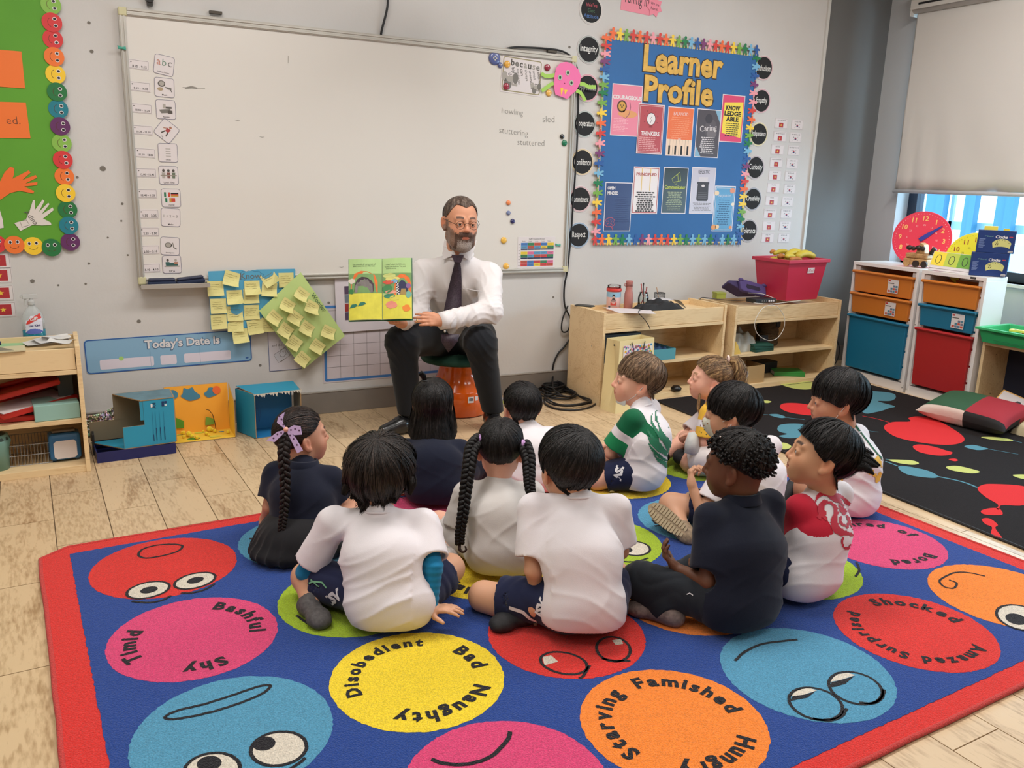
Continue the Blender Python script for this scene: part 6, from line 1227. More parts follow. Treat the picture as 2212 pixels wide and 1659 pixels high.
# green tray on a birch stand
st=empty('tray_stand',turned(4.77,-1.385,0,-PI/2));tag(st,'birch tray stand with an open front under the green tray','stand')
for nm,q in(('side_panel',(0,.018,0,.30,0,.425)),('side_panel',(.48,.498,0,.30,0,.425)),('top_board',(.018,.48,0,.30,.405,.425)),('base_board',(.018,.48,.01,.30,.0,.022))):b=MB();b.box(*q);b.build(nm,st,birch,bevel=.0015)
b=MB();b.box(.018,.48,.24,.25,.022,.405);b.build('back_panel',st,mat('navy_back',(22,26,48),.7))
for k_ in range(3):b=MB();b.disc(0,0,.003,.003,0,.001,ink,8);o=b.build('peg_hole',st);o.matrix_basis=frame((.0185,.12,.10+.12*k_),(0,1,0),(0,0,1),(1,0,0))
gt=empty('green_tray',turned(4.865,-1.63,.427,-PI/2));tag(gt,'translucent green plastic tray of bits at the right edge','tray')
grp_=mat('green_plastic',(52,172,104),.35,trans=.0,spec=.5);tub(gt,.46,.26,.50,.30,.085,grp_,rim=.014,lip=.012)
b=MB();b.box(-.17,.02,-.153,-.1475,.062,.0635);b.box(.03,.17,-.153,-.1475,.058,.0595);b.box(-.15,.05,-.150,-.1445,.022,.0232);b.build('moulded_line',gt,mat('green_line',(34,110,74),.4))
b=MB();b.prism([(-.04,-.02),(.04,-.02),(.045,.02),(-.035,.02)],0,.012,plastic(232,218,96));b.box(-.018,-.004,-.008,.006,.012,.0128,ink);b.box(.012,.026,-.01,.004,.012,.0128,ink);tag(b.build('yellow_block',M=turned(4.85,-1.53,.500,-1.3),bevel=.002),'yellow plastic brick with two dark holes in the green tray','toy brick')
b=MB();b.tube([(-.05,0,.0),(.03,0,.01),(.09,-.02,.03)],.004,6);b.ball((-.05,0,0),.008);tag(b.build('black_glasses',m=cb,M=turned(4.83,-1.66,.507,-1.2)),'black wire object lying in the green tray','wire')
heap('grey_cloth',4.865,-1.74,.434,.2,.22,.085,mat('grey_cloth',(128,126,118),.8),'crumpled grey cloth in the green tray','cloth',12,a=-PI/2)
heap('blocks_heap',4.865,-1.53,.434,.18,.22,.065,plastic(150,146,92),'loose heap of yellowish toy pieces in the green tray','toys',15,a=-PI/2)
# puzzle card and cushion
pz=empty('puzzle_card',facing((4.80,-1.60,.085),(-.75,-.25,.75),-.3));tag(pz,'white card with an orange edge and black hexagons leaning in the tray stand','card')
b=MB();b.box(-.095,.095,-.07,.07,0,.003,paper(222,168,84));b.build('board',pz);b=MB();b.rect(-.088,-.063,.088,.063,.0036,white_p)
for x_,y_,m in((.02,.02,ink),(-.005,.0,flye),(.03,-.015,flye),(.05,-.03,ink),(.0,-.03,flye),(.06,.0,flye)):b.disc(x_,y_,.019,.017,.0042+.0002*(m is ink),.0042+.0002*(m is ink),m,6)
b.build('print',pz)
boxt('brown_block',(120,70,40),turned(4.84,-1.76,.023,.1),.08,.08,.08,'reddish brown block inside the tray stand behind the cushion','block')
heap('cream_cloth',4.62,-1.90,.010,.26,.22,.11,mat('cream_cloth',(190,174,140),.85),'crumpled cream cloth at the right end of the cushion','cloth',21)
cu=empty('floor_cushion',turned(4.475,-1.60,.0125,-PI/2+.10));tag(cu,'plump floor cushion of green, red, white and black patches','cushion')
vs=[];n=36;L_,D2,H2=.50,.34,.125
def cushion_pt(u,v,s):
    e=(max(0,1-abs(u)**3.2)*max(0,1-abs(v)**3.2))**.42;pin=1-.10*(abs(u)**2)*(1-v*v)*0-.09*(1-u*u)*abs(v)**2*0
    q=1-.10*(1-abs(u)**2)*abs(v)**6-.0;r_=1-.10*(1-abs(v)**2)*abs(u)**6
    return(u*L_/2*r_,v*D2/2*q,H2*.52+s*H2*.5*e*(1+.03*math.sin(5*u+4*v)) if s>0 else H2*.52-H2*.51*e)
cols={(0,0):mat('cushion_white',(214,192,180),.8,bump=(14,.5,.01)),(1,0):mat('cushion_black',(28,26,26),.85),(0,1):mat('cushion_green',(46,86,58),.85),(1,1):mat('cushion_red',(162,40,52),.85)}
b=MB()
for s in(1,-1):
    base=[(cushion_pt(i/n*2-1,j/n*2-1,s)) for i in range(n+1) for j in range(n+1)]
    for i in range(n):
        for j in range(n):
            key=(1 if i>=n*.52 else 0,1 if(s>0 and j>=n*.10) else 0)
            if s<0 and j>n*.6:key=(key[0],1)
            f=(i*(n+1)+j,(i+1)*(n+1)+j,(i+1)*(n+1)+j+1,i*(n+1)+j+1);b.mi(cols[key]);b.f.append(tuple(q+b.n for q in(f if s>0 else f[::-1])));b.m.append(b.mi(cols[key]))
    b.v.append(np.array(base));b.n+=len(base)
o=b.build('cover',cu,smooth=True);o.matrix_basis=Matrix.Rotation(.20,4,'X')@Matrix.Translation((0,0,0.01))
b=MB();b.tube([(u*L_/2,.155*(1-.0*u),H2*.52+.018) for u in np.linspace(-.93,.93,20)],.003,6);o=b.build('zip_piping',cu,cols[(1,1)]);o.matrix_basis=Matrix.Rotation(.20,4,'X')@Matrix.Translation((0,0.012,0))
# sneaked dark bag behind shelf end
heap('black_bag',4.74,-.11,0.001,.2,.16,.24,blkcl,'dark bag in the corner between the shelf and the drawers','bag',17)
# paper bag in front of first shelf unit
kr=mat('cream_kraft',(232,214,160),.6,noise=(4,.02));pb=empty('paper_bag',turned(2.842,-.545,0,.12));tag(pb,'tall cream paper bag with black cord handles in front of the shelf','paper bag')
w_,d_,h_=.29,.13,.415
def bagpt(u,z):  # u around perimeter 0..4
    i=int(u)%4;t=u-int(u);tz=z/h_;ins=.022*math.sin(PI*tz)*(i in(1,3));P=[(-w_/2,-d_/2),(w_/2,-d_/2),(w_/2,d_/2),(-w_/2,d_/2)];a,c=P[i],P[(i+1)%4];x,y=a[0]+(c[0]-a[0])*t,a[1]+(c[1]-a[1])*t
    fold=ins*(1-abs(2*t-1))*1.4;x+=-fold*(1 if i==1 else-1 if i==3 else 0);taper=1-.10*tz;return(x*taper,y*(1-.15*tz),z)
n=32;b=MB();rows=14;vs=[bagpt(4*j/n,h_*i/rows) for i in range(rows+1) for j in range(n)];b.add(vs,[(i*n+j,i*n+(j+1)%n,(i+1)*n+(j+1)%n,(i+1)*n+j) for i in range(rows) for j in range(n)]+[tuple(range(n))[::-1]]);o=b.build('bag_body',pb,kr);so=o.modifiers.new('s','SOLIDIFY');so.thickness=.0018
for y_,s_ in((-d_/2*.85-.002,1),(d_/2*.85,-1)):
    b=MB();b.tube([(-.055,y_,h_-.03),(-.05,y_-s_*.008,h_-.012),(-.03,y_-s_*.012,h_-.05-.02*s_),(.03,y_-s_*.012,h_-.06-.02*s_),(.05,y_-s_*.008,h_-.012),(.055,y_,h_-.03)],.0026,7);b.build('cord_handle',pb,cb,smooth=True)
b=MB();b.disc(0,0,.005,.005,0,.001,ink,10);o=b.build('eyelet',pb);o.matrix_basis=frame((-w_/2*.9-.001,-.01,h_-.03),(0,-1,0),(0,0,1),(-1,0,0))
r=random.Random(4);cc=[(70,160,206),(226,120,150),(240,180,60),(110,180,90),(226,90,80),(150,110,180),(250,160,180)]
b=MB();fr=frame((0,-d_/2-.004,0),(1,0,0),(0,.145*.07/.415,1),(0,-1,0));b.rect(-.105,.10,.118,h_-.028,-.0006,mat('gift_white',(226,220,216),.5),M=fr)
for k_ in range(170):x_,z_=r.uniform(-.10,.112),h_-.034-abs(r.gauss(0,.06));b.disc(x_,z_,.0055,.0055,.0,.0,paper(*r.choice(cc)),9,M=fr)
b.build('confetti_print',pb)

# ================================================================ cables on the wall and floor
def Wp(px,py,d=.012):x,z=W(px,py,d);return(x,-d,z)
fz=.006
wall_run=[Wp(1090,106,.010)]+[Wp(*q,.016) for q in((1120,102),(1190,106),(1222,114),(1240,132))]+[Wp(*q,.014) for q in((1248,160),(1249,230),(1247,300),(1243,370),(1238,440),(1234,500),(1226,580),(1219,620),(1220,660),(1233,690),(1236,720),(1222,745),(1205,765),(1195,790),(1194,815))]+[tuple(G(1196,840,.05)),tuple(G(1215,855,.03))]
cable('wall_cable',wall_run,.0055,'long black cable running down the wall from the whiteboard corner to the floor coil')
cable('wall_cable',[Wp(1227,660,.016),Wp(1215,690,.018),Wp(1214,715,.02),Wp(1226,715,.02),Wp(1233,695,.02)],.0045,'small black cable loop hanging on the wall above the floor coil')
cable('ceiling_cable',[Wp(838,-60,.02),Wp(838,-10,.02),Wp(836,20,.02),Wp(826,60,.012),Wp(823,75,.006)],.006,'black cable dropping from above to the top of the whiteboard')
coil=[];r=random.Random(11)
for(cx,cy,rx,ry,n_,z0) in((1215,848,42,20,3,.01),(1200,838,34,16,3,.03),(1235,862,56,22,2,.012),(1185,850,26,14,2,.02)):
    for k_ in range(n_):
        for t in np.linspace(0,2*PI,12)[:-1]:
            p=G(cx+(rx+r.uniform(-5,5))*math.cos(t),cy+(ry+r.uniform(-3,3))*math.sin(t),.0);p[1]=min(p[1],-.03);p[2]=z0+.010*k_+r.uniform(0,.006);
            if p[0]>2.69 and p[1]>-.53:p[0]=2.69
            coil.append(p)
cable('cable_coil',coil,.0052,'tangled coil of black cable on the floor left of the first shelf unit',n=4)
cable('floor_cable',[G(1290+0*t,862,.006)+0*t for t in(0,)]+[np.array((G(1232+57*math.cos(t),866+20*math.sin(t),.006))) for t in np.linspace(-.6,4.6,22)],.0055,'wide outer loop of black cable on the floor in front of the coil',n=4)
cable('corner_cable',[np.array((4.66,-.40,.30)),np.array((4.70,-.42,.2)),np.array((4.73,-.38,.1)),np.array((4.70,-.33,.01))],.004,'black cable hanging between the second shelf and the drawers')
b=MB();b.prism([(-.05,-.03),(.03,-.035),(.05,.02),(-.04,.03)],0,.001,white_p);tag(b.build('paper_scrap',M=turned(*[float(q) for q in G(1178,866)[:2]],.0006)),'scrap of white paper on the floor by the cable coil','paper')
x_,y_=[float(q) for q in G(1079,872)[:2]];b=MB();b.box(-.1,.1,-.07,.07,0,.004,white_p);b.rect(-.1,-.07,.1,0,.0045,paper(190,196,90));lines(b,-.09,.09,-.05,.06,6,.005,ink);tag(b.build('leaflet',M=turned(x_+.08,y_+.04,.0006)),'white and lime printed leaflet on the floor behind the man','leaflet')
# round dark bracket above board
x,z=W(322,-2);b=MB();b.tube([(0,-.001,0),(0,-.03,0)],.018,18,plastic(34,32,30));b.box(-.012,.012,-.024,-.002,-.03,-.01,plastic(34,32,30));o=b.build('wall_hook',M=Matrix.Translation((x,0,z)));tag(o,'round dark hook on the wall above the left end of the whiteboard','hook')


# ================================================================ bodies: signed-distance forms meshed as one surface
A3=lambda p:np.asarray(p,np.float32)
class SD:
    def __init__(s,h):s.h=h;s.L=[]
    def cap(s,a,b,ra,rb=None,k=.02,op='u',lat=None,sx=1.0,cut=()):
        s.L.append(('cap',A3(a),A3(b),ra,ra if rb is None else rb,k,op,None if lat is None else A3(lat),sx,[(A3(p),A3(n)) for p,n in cut]));return s
    def ell(s,c,r,k=.02,op='u',R=None,cut=()):
        s.L.append(('ell',A3(c),A3(r),R,None,k,op,None,1,[(A3(p),A3(n)) for p,n in cut]));return s
    def bbox(s,p):
        if p[0]=='cap':m=max(p[3],p[4])*max(1,p[8]);return np.minimum(p[1],p[2])-m,np.maximum(p[1],p[2])+m
        m=float(p[2].max());return p[1]-m,p[1]+m
    def mesh(s,disp=None,cuts=()):
        h=s.h;lo=np.full(3,9e9);hi=-lo
        for p in s.L:
            if p[6]=='u':a,b=s.bbox(p);lo=np.minimum(lo,a);hi=np.maximum(hi,b)
        lo-=3*h;hi+=3*h;n=np.ceil((hi-lo)/h).astype(int)+1;ax=[lo[i]+h*np.arange(n[i],dtype=np.float32) for i in range(3)];ax=[a.astype(np.float32) for a in ax]
        val=np.full(n,1.0,np.float32)
        for p in s.L:
            a,b=s.bbox(p);pad=p[5]+4*h;i0=np.clip(((a-pad-lo)/h).astype(int),0,n);i1=np.clip(((b+pad-lo)/h).astype(int)+2,0,n)
            if(i1<=i0).any():continue
            X,Y,Z=ax[0][i0[0]:i1[0],None,None],ax[1][None,i0[1]:i1[1],None],ax[2][None,None,i0[2]:i1[2]]
            c=p[1];x,y,z=X-c[0],Y-c[1],Z-c[2]
            if p[0]=='cap':
                ab=p[2]-p[1]
                if p[7] is not None and p[8]!=1:
                    l_=p[7];q=(x*l_[0]+y*l_[1]+z*l_[2])*(1-1/p[8]);x,y,z=x-l_[0]*q,y-l_[1]*q,z-l_[2]*q;ab=ab-l_*(ab@l_)*(1-1/p[8])
                t=np.clip((x*ab[0]+y*ab[1]+z*ab[2])/max(1e-9,float(ab@ab)),0,1);d=np.sqrt((x-t*ab[0])**2+(y-t*ab[1])**2+(z-t*ab[2])**2)-(p[3]+(p[4]-p[3])*t)
            else:
                r=p[2];R=p[3]
                if R is not None:x,y,z=x*R[0][0]+y*R[1][0]+z*R[2][0],x*R[0][1]+y*R[1][1]+z*R[2][1],x*R[0][2]+y*R[1][2]+z*R[2][2]
                k0=np.sqrt((x/r[0])**2+(y/r[1])**2+(z/r[2])**2);k1=np.sqrt((x/r[0]**2)**2+(y/r[1]**2)**2+(z/r[2]**2)**2)+1e-9;d=k0*(k0-1)/k1
            for pt,nn in p[9]:d=np.maximum(d,(X-pt[0])*nn[0]+(Y-pt[1])*nn[1]+(Z-pt[2])*nn[2])
            sl=(slice(i0[0],i1[0]),slice(i0[1],i1[1]),slice(i0[2],i1[2]));v=val[sl];k=max(p[5],1e-4)
            if p[6]=='u':hh=np.clip(.5+.5*(d-v)/k,0,1);val[sl]=d*(1-hh)+v*hh-k*hh*(1-hh)
            else:hh=np.clip(.5-.5*(v+d)/k,0,1);val[sl]=v*(1-hh)-d*hh+k*hh*(1-hh)
        if disp is not None:
            I=np.nonzero(np.abs(val)<4*h+.012);P=np.stack([ax[j][I[j]] for j in range(3)],1);val[I]+=disp(P).astype(np.float32)
        for pt,nn in cuts:val=np.maximum(val,(ax[0][:,None,None]-pt[0])*nn[0]+(ax[1][None,:,None]-pt[1])*nn[1]+(ax[2][None,None,:]-pt[2])*nn[2])
        val[[0,-1]]=1;val[:,[0,-1]]=1;val[:,:,[0,-1]]=1
        S_=val<0;cnt=np.zeros(tuple(np.array(val.shape)-1),np.int8);OFF=[(i,j,k) for i in(0,1) for j in(0,1) for k in(0,1)]
        for i,j,k in OFF:cnt+=S_[i:i+cnt.shape[0],j:j+cnt.shape[1],k:k+cnt.shape[2]]
        act=(cnt>0)&(cnt<8);I=np.nonzero(act);N=len(I[0]);idx=np.full(cnt.shape,-1,np.int32);idx[I]=np.arange(N)
        cv=np.stack([val[I[0]+i,I[1]+j,I[2]+k] for i,j,k in OFF],1);acc=np.zeros((N,3));ct=np.zeros(N)
        for a_ in range(8):
            for b_ in range(a_+1,8):
                df=np.array(OFF[b_])-np.array(OFF[a_])
                if abs(df).sum()!=1:continue
                m=(cv[:,a_]<0)!=(cv[:,b_]<0);t=np.where(m,cv[:,a_]/(cv[:,a_]-cv[:,b_]+1e-12),0)
                acc+=np.where(m[:,None],np.array(OFF[a_])+df*t[:,None],0);ct+=m
        V=lo+h*(np.stack(I,1)+acc/ct[:,None]);F=[]
        for a_ in range(3):
            b_,c_=(a_+1)%3,(a_+2)%3;s0=[slice(1,-1)]*3;s0[a_]=slice(0,-1);s1=[slice(1,-1)]*3;s1[a_]=slice(1,None)
            A_,B_=S_[tuple(s0)],S_[tuple(s1)];J=np.nonzero(A_!=B_);J=[J[0]+(0 if a_==0 else 1),J[1]+(0 if a_==1 else 1),J[2]+(0 if a_==2 else 1)]
            def cell(db,dc):
                q=[J[0].copy(),J[1].copy(),J[2].copy()];q[b_]=q[b_]-db;q[c_]=q[c_]-dc;return idx[tuple(q)]
            Q=np.stack([cell(1,1),cell(0,1),cell(0,0),cell(1,0)],1);fl_=~S_[J[0],J[1],J[2]];Q[fl_]=Q[fl_][:,::-1];F.append(Q)
        F=np.concatenate(F);F=F[(F>=0).all(1)]
        return V,F
def qmesh(name,parts,mats,col=None,attrs=None,mi=None):
    """parts: list of (V, F quads); col: per-vertex rgb (linear)"""
    V=np.concatenate([p[0] for p in parts]);o=0;Fs=[]
    for v,f in parts:Fs.append(f+o);o+=len(v)
    F=np.concatenate(Fs).astype(np.int32);me=bpy.data.meshes.new(name);me.vertices.add(len(V));me.vertices.foreach_set('co',V.astype(np.float32).ravel());k=F.shape[1]
    me.loops.add(F.size);me.polygons.add(len(F));me.loops.foreach_set('vertex_index',F.ravel());me.polygons.foreach_set('loop_start',np.arange(0,F.size,k,dtype=np.int32));me.polygons.foreach_set('use_smooth',[True]*len(F))
    for m in mats:me.materials.append(m)
    if mi is not None:me.polygons.foreach_set('material_index',mi.astype(np.int32))
    if col is not None:
        ca=me.color_attributes.new('Col','FLOAT_COLOR','POINT');C4=np.ones((len(V),4),np.float32);C4[:,:3]=col;ca.data.foreach_set('color',C4.ravel())
    for n_,a_ in(attrs or{}).items():at=me.attributes.new(n_,'FLOAT','POINT');at.data.foreach_set('value',a_.astype(np.float32))
    me.update();me.validate();return me
def rootobj(name,me,parent,Minv=None):
    ob=bpy.data.objects.new(name,me);COL.objects.link(ob);ob.parent=parent;return ob
def lc(c):return np.array(S(*c)[:3])
skin_m=mat('skin',(200,150,120),.5,vcol='Col',bump=(240,.08,.001),spec=.35,sss=.06)
def cloth_mat(name,c,rough=.85):return mat(name,c,rough,bump=(420,.22,.0015),sheen=.12,noise=(3.5,.02),spec=.2)
def sleeve_mat(name,c_sl,c_band,c_low,t0,t1,body=(228,222,226)):
    if name in MATS:return MATS[name]
    m=bpy.data.materials.new(name);m.use_nodes=True;n=m.node_tree.nodes;L=m.node_tree.links;b=n['Principled BSDF'];b.inputs['Roughness'].default_value=.8;b.inputs['Specular IOR Level'].default_value=.2;b.inputs['Sheen Weight'].default_value=.1
    def att(nm):a=n.new('ShaderNodeAttribute');a.attribute_name=nm;return a.outputs['Fac']
    def gt(src,v):q=n.new('ShaderNodeMath');q.operation='GREATER_THAN';q.inputs[1].default_value=v;L.new(src,q.inputs[0]);return q.outputs[0]
    def mix(f,a,b_):
        q=n.new('ShaderNodeMix');q.data_type='RGBA';L.new(f,q.inputs[0])
        for i,s_ in((6,a),(7,b_)):
            if isinstance(s_,tuple):q.inputs[i].default_value=S(*s_)
            else:L.new(s_,q.inputs[i])
        return q.outputs[2]
    t=att('sleeve_t');sl=mix(gt(t,t1),mix(gt(t,t0),c_sl,c_band),c_low);L.new(mix(gt(att('raglan'),0),body,sl),b.inputs['Base Color'])
    tc=n.new('ShaderNodeTexCoord');nz=n.new('ShaderNodeTexNoise');nz.inputs['Scale'].default_value=420;L.new(tc.outputs['Object'],nz.inputs[0]);bp_=n.new('ShaderNodeBump');bp_.inputs['Strength'].default_value=.2;bp_.inputs['Distance'].default_value=.0015;L.new(nz.outputs[0],bp_.inputs['Height']);L.new(bp_.outputs[0],b.inputs['Normal'])
    MATS[name]=m;return m
def fdir(rel):a=math.radians(rel);return math.cos(a)*FH-math.sin(a)*RH
def hframe(H,rel,pitch=0,roll=0,sc=1.0):
    f=fdir(rel);z=np.array([0,0,1.]);x=np.cross(f,z);p=math.radians(pitch);f2=math.cos(p)*f+math.sin(p)*z;z2=-math.sin(p)*f+math.cos(p)*z;r=math.radians(roll);x3=math.cos(r)*x+math.sin(r)*z2;z3=-math.sin(r)*x+math.cos(r)*z2
    return np.stack([x3,f2,z3],1)*sc,np.asarray(H,float)
# ---- hand
def hand(sd,Wr,hd,pn,side,s=1.0,curl=(.5,.6,.4),spread=.06,thumb=(.9,.3),tcurl=.4,fl=None):
    hd=unit(hd);pn=unit(np.asarray(pn)-hd*(np.asarray(pn)@hd));lt=np.cross(hd,pn)*side  # lt: towards the thumb side
    q=lambda a,l,n_:Wr+(hd*a+lt*l+pn*n_)*s
    sd.cap(q(-.005,0,0),q(.02,0,0),.0155*s,.018*s,k=.012,lat=lt,sx=1.35)
    for i,off in enumerate((.021,.007,-.007,-.020)):
        kn=(.060,.064,.061,.054)[i];sd.cap(q(.012,off*.7,0),q(kn,off,0),.0095*s,.0085*s,k=.008)
        d=unit(hd+lt*(spread*(1.5-i)));p=q(kn,off,0);L3=np.array([.027,.018,.015])*(1.0,1.12,1.05,.82)[i]*s;ang=0;r=.0072*s
        for j in range(3):
            ang+=(curl[j] if np.isscalar(curl[j]) else curl[j][i]);dd=math.cos(ang)*d+math.sin(ang)*pn;p2=p+dd*L3[j];sd.cap(p,p2,r,r*.9,k=.004 if j else.005);p=p2;r*=.9
    b0=q(.014,.018,.004);td=unit(hd*(1-thumb[0]*.45)+lt*thumb[0]+pn*thumb[1]);p1=b0+td*.028*s;t2=unit(td*(1-tcurl)+hd*tcurl*1.2+pn*tcurl*.3);p2=p1+t2*.024*s;p3=p2+unit(t2+pn*.3*tcurl)*.018*s
    sd.cap(b0,p1,.0115*s,.009*s,k=.01);sd.cap(p1,p2,.0088*s,.0078*s,k=.004);sd.cap(p2,p3,.0078*s,.0066*s,k=.003)
# ---- head
def make_head(root,H,rel,pitch,roll,sc,skin,N,adult=False,lip=None,brow=(40,30,26),beard=None,iris=(40,26,20),eyelid=0,nose=1.0,nr=.036):
    R,O=hframe(H,rel,pitch,roll,sc);Ri=np.linalg.inv(R);Nl=Ri@(np.asarray(N)-O)
    sd=SD(.0026 if not adult else.0028)
    sd.ell((0,-.010,.022),(.070,.086,.076)).ell((0,.020,-.028),(.056,.058,.064),k=.03)
    if adult:sd.ell((0,.030,-.062),(.046,.046,.05),k=.03).ell((0,.060,-.098),(.022,.018,.016),k=.03).cap((-.045,-.005,-.072),(-.018,.05,-.098),.015,k=.03).cap((.045,-.005,-.072),(.018,.05,-.098),.015,k=.03)
    else:sd.ell((0,.050,-.078),(.021,.019,.015),k=.03).cap((-.040,.0,-.055),(-.016,.045,-.076),.015,k=.03).cap((.040,.0,-.055),(.016,.045,-.076),.015,k=.03)
    for s_ in(-1,1):
        sd.ell((s_*.030,.048,-.036),(.021,.018,.021),k=.035);sd.ell((s_*.030,.088,-.003),(.020,.014,.012),k=.020,op='s')
        sd.ell((s_*.029,.0695,-.005),(.0155,.0135,.0115),k=.006)  # lids
        sd.ell((s_*.029,.0835,-.0065),(.0118,.008,.0045-eyelid),k=.002,op='s')
        sd.cap((s_*.017,.076,.015),(s_*.040,.066,.015),.0055,k=.018)
        # ear
        Re=np.array([[1,0,0],[0,math.cos(.25),-math.sin(.25)],[0,math.sin(.25),math.cos(.25)]]);a=s_*.45;Rz=np.array([[math.cos(a),-math.sin(a),0],[math.sin(a),math.cos(a),0],[0,0,1]]);Rr=Rz@Re
        sd.ell((s_*.073,-.012,-.014),(.0065,.0165,.029),k=.006,R=Rr);sd.ell((s_*.080,-.006,-.012),(.0065,.0095,.018),k=.004,op='s',R=Rr);sd.ell((s_*.071,.000,-.036),(.006,.008,.009),k=.008)
    n_=nose;sd.cap((0,.077,.006),(0,.077+.015*n_,-.026),.0058,.0082*n_**.5,k=.010);sd.ell((0,.078+.013*n_,-.030),(.0098*n_,.009,.0075),k=.006)
    for s_ in(-1,1):sd.ell((s_*.0105,.079+.004*n_,-.033),(.0065,.0075,.0058),k=.005);sd.ell((s_*.006,.084+.006*n_,-.039),(.003,.004,.0035),k=.002,op='s')
    zl=-.058 if not adult else-.062;sd.ell((0,.066,zl+.006),(.026,.013,.018),k=.022);sd.cap((-.014,.0765,zl+.0045),(.014,.0765,zl+.0045),.0048,k=.004);sd.cap((-.0115,.0755,zl-.0045),(.0115,.0755,zl-.0045),.0054,k=.004);sd.cap((-.018,.081,zl),(.018,.081,zl),.0014,k=.002,op='s')
    sd.cap((0,-.026,-.045),Nl+(Ri@np.array([0,0,-.02])),(nr+.005)*(1 if not adult else 1.2),(nr+.008)*(1 if not adult else 1.25),k=.03)
    if beard:sd.cap((-.03,.045,-.085),(.03,.045,-.085),.026,k=.02).ell((0,.062,-.108),(.026,.02,.018),k=.02).cap((-.022,.078,-.050),(.022,.078,-.050),.0065,k=.008)
    V,F=sd.mesh();base=lc(skin);C_=np.tile(base,(len(V),1));x,y,z=V.T;ax_=np.abs(x)
    def blend(w,c):nonlocal C_;w=np.clip(w,0,1)[:,None];C_=C_*(1-w)+lc(c)*w
    g=lambda cx,cy,cz,r:np.exp(-(((ax_-cx)**2+(y-cy)**2+(z-cz)**2)/r**2))
    blend(.28*g(.035,.06,-.035,.022),(min(255,skin[0]+16),int(skin[1]*.82),int(skin[2]*.8)));blend(.35*g(0,.095,-.03,.014),(min(255,skin[0]+14),int(skin[1]*.84),int(skin[2]*.82)));blend(.4*g(.075,-.01,-.014,.022),(min(255,skin[0]+10),int(skin[1]*.74),int(skin[2]*.68)))
    lw=((x/.0195)**2+((z-zl)/.0085)**2<1)&(y>.06);blend(.75*lw,lip or(int(skin[0]*.84),int(skin[1]*.6),int(skin[2]*.6)))
    bz=.018+.004*np.cos((ax_-.028)/.02*1.4);blend(.92*np.clip(1.6-np.abs(z-bz)/.0042,0,1)*((ax_>.012)&(ax_<.044)&(y>.045)),brow)
    sr=np.random.RandomState(3)
    if beard:
        jit=.006*sr.randn(len(V));low=(z<-.034-.22*(y-.02).clip(0,1)+.55*(ax_-.036).clip(0,.03)+jit*.5)&(y>-.008+jit);low|=(ax_>.050)&(z<.006)&(z>-.09)&(y>.004+jit*.5)&(y<.030+jit*.6)
        low&=~(((x/.017)**2+((z-zl+.002)/.0062)**2<1)&(y>.07));low&=~((z>-.046)&(ax_<.034));low&=z>-.128
        moust=(np.abs(z+.048)<.009)&(ax_<.03)&(y>.066);nz=.6+.8*sr.rand(len(V));grey=(z<-.078+jit)&(ax_<.034)
        w=np.where(low|moust,np.where(ax_>.045,.78,.93),0);bc=np.where(grey[:,None],lc(beard[1]),np.where((ax_>.045)[:,None],lc((108,96,88)),lc(beard[0])));bc=np.where(moust[:,None],lc(beard[0]),bc)*nz[:,None];C_=C_*(1-w[:,None])+bc*w[:,None]
    Vw=V@R.T+O
    # eyes
    for s_ in(-1,1):
        c0=np.array([s_*.029,.0700,-.0065]);b=MB();n,k=18,12;vs=[];pr=[(math.sin(PI*i/k),-math.cos(PI*i/k)) for i in range(k+1)]
        we,ir,pu=mat('eye_white',(214,206,200),.2),mat('iris_%d'%iris[0],iris,.15,coat=.6),mat('pupil',(8,6,6),.1,coat=.6)
        for a_,(m,y0) in enumerate(((we,0),(ir,1),(pu,2))):
            if a_==0:b.ball(c0,.0116,we,n,k)
            else:rr=(.0,.0055,.0027)[a_];yy=math.sqrt(.0116**2-rr**2);P=[(c0[0]+rr*math.cos(t),c0[1]+yy+.0002*a_+.0004,c0[2]+rr*math.sin(t)) for t in np.linspace(0,2*PI,17)[:-1]];b.add(P+[(c0[0],c0[1]+.0119+.0002*a_,c0[2])],[(i,16,(i+1)%16) for i in range(16)],m)
        o=b.build('eye',root,smooth=True);o.matrix_basis=frame(O,R[:,0],R[:,1],R[:,2])
    return(Vw,F,C_),(R,O)
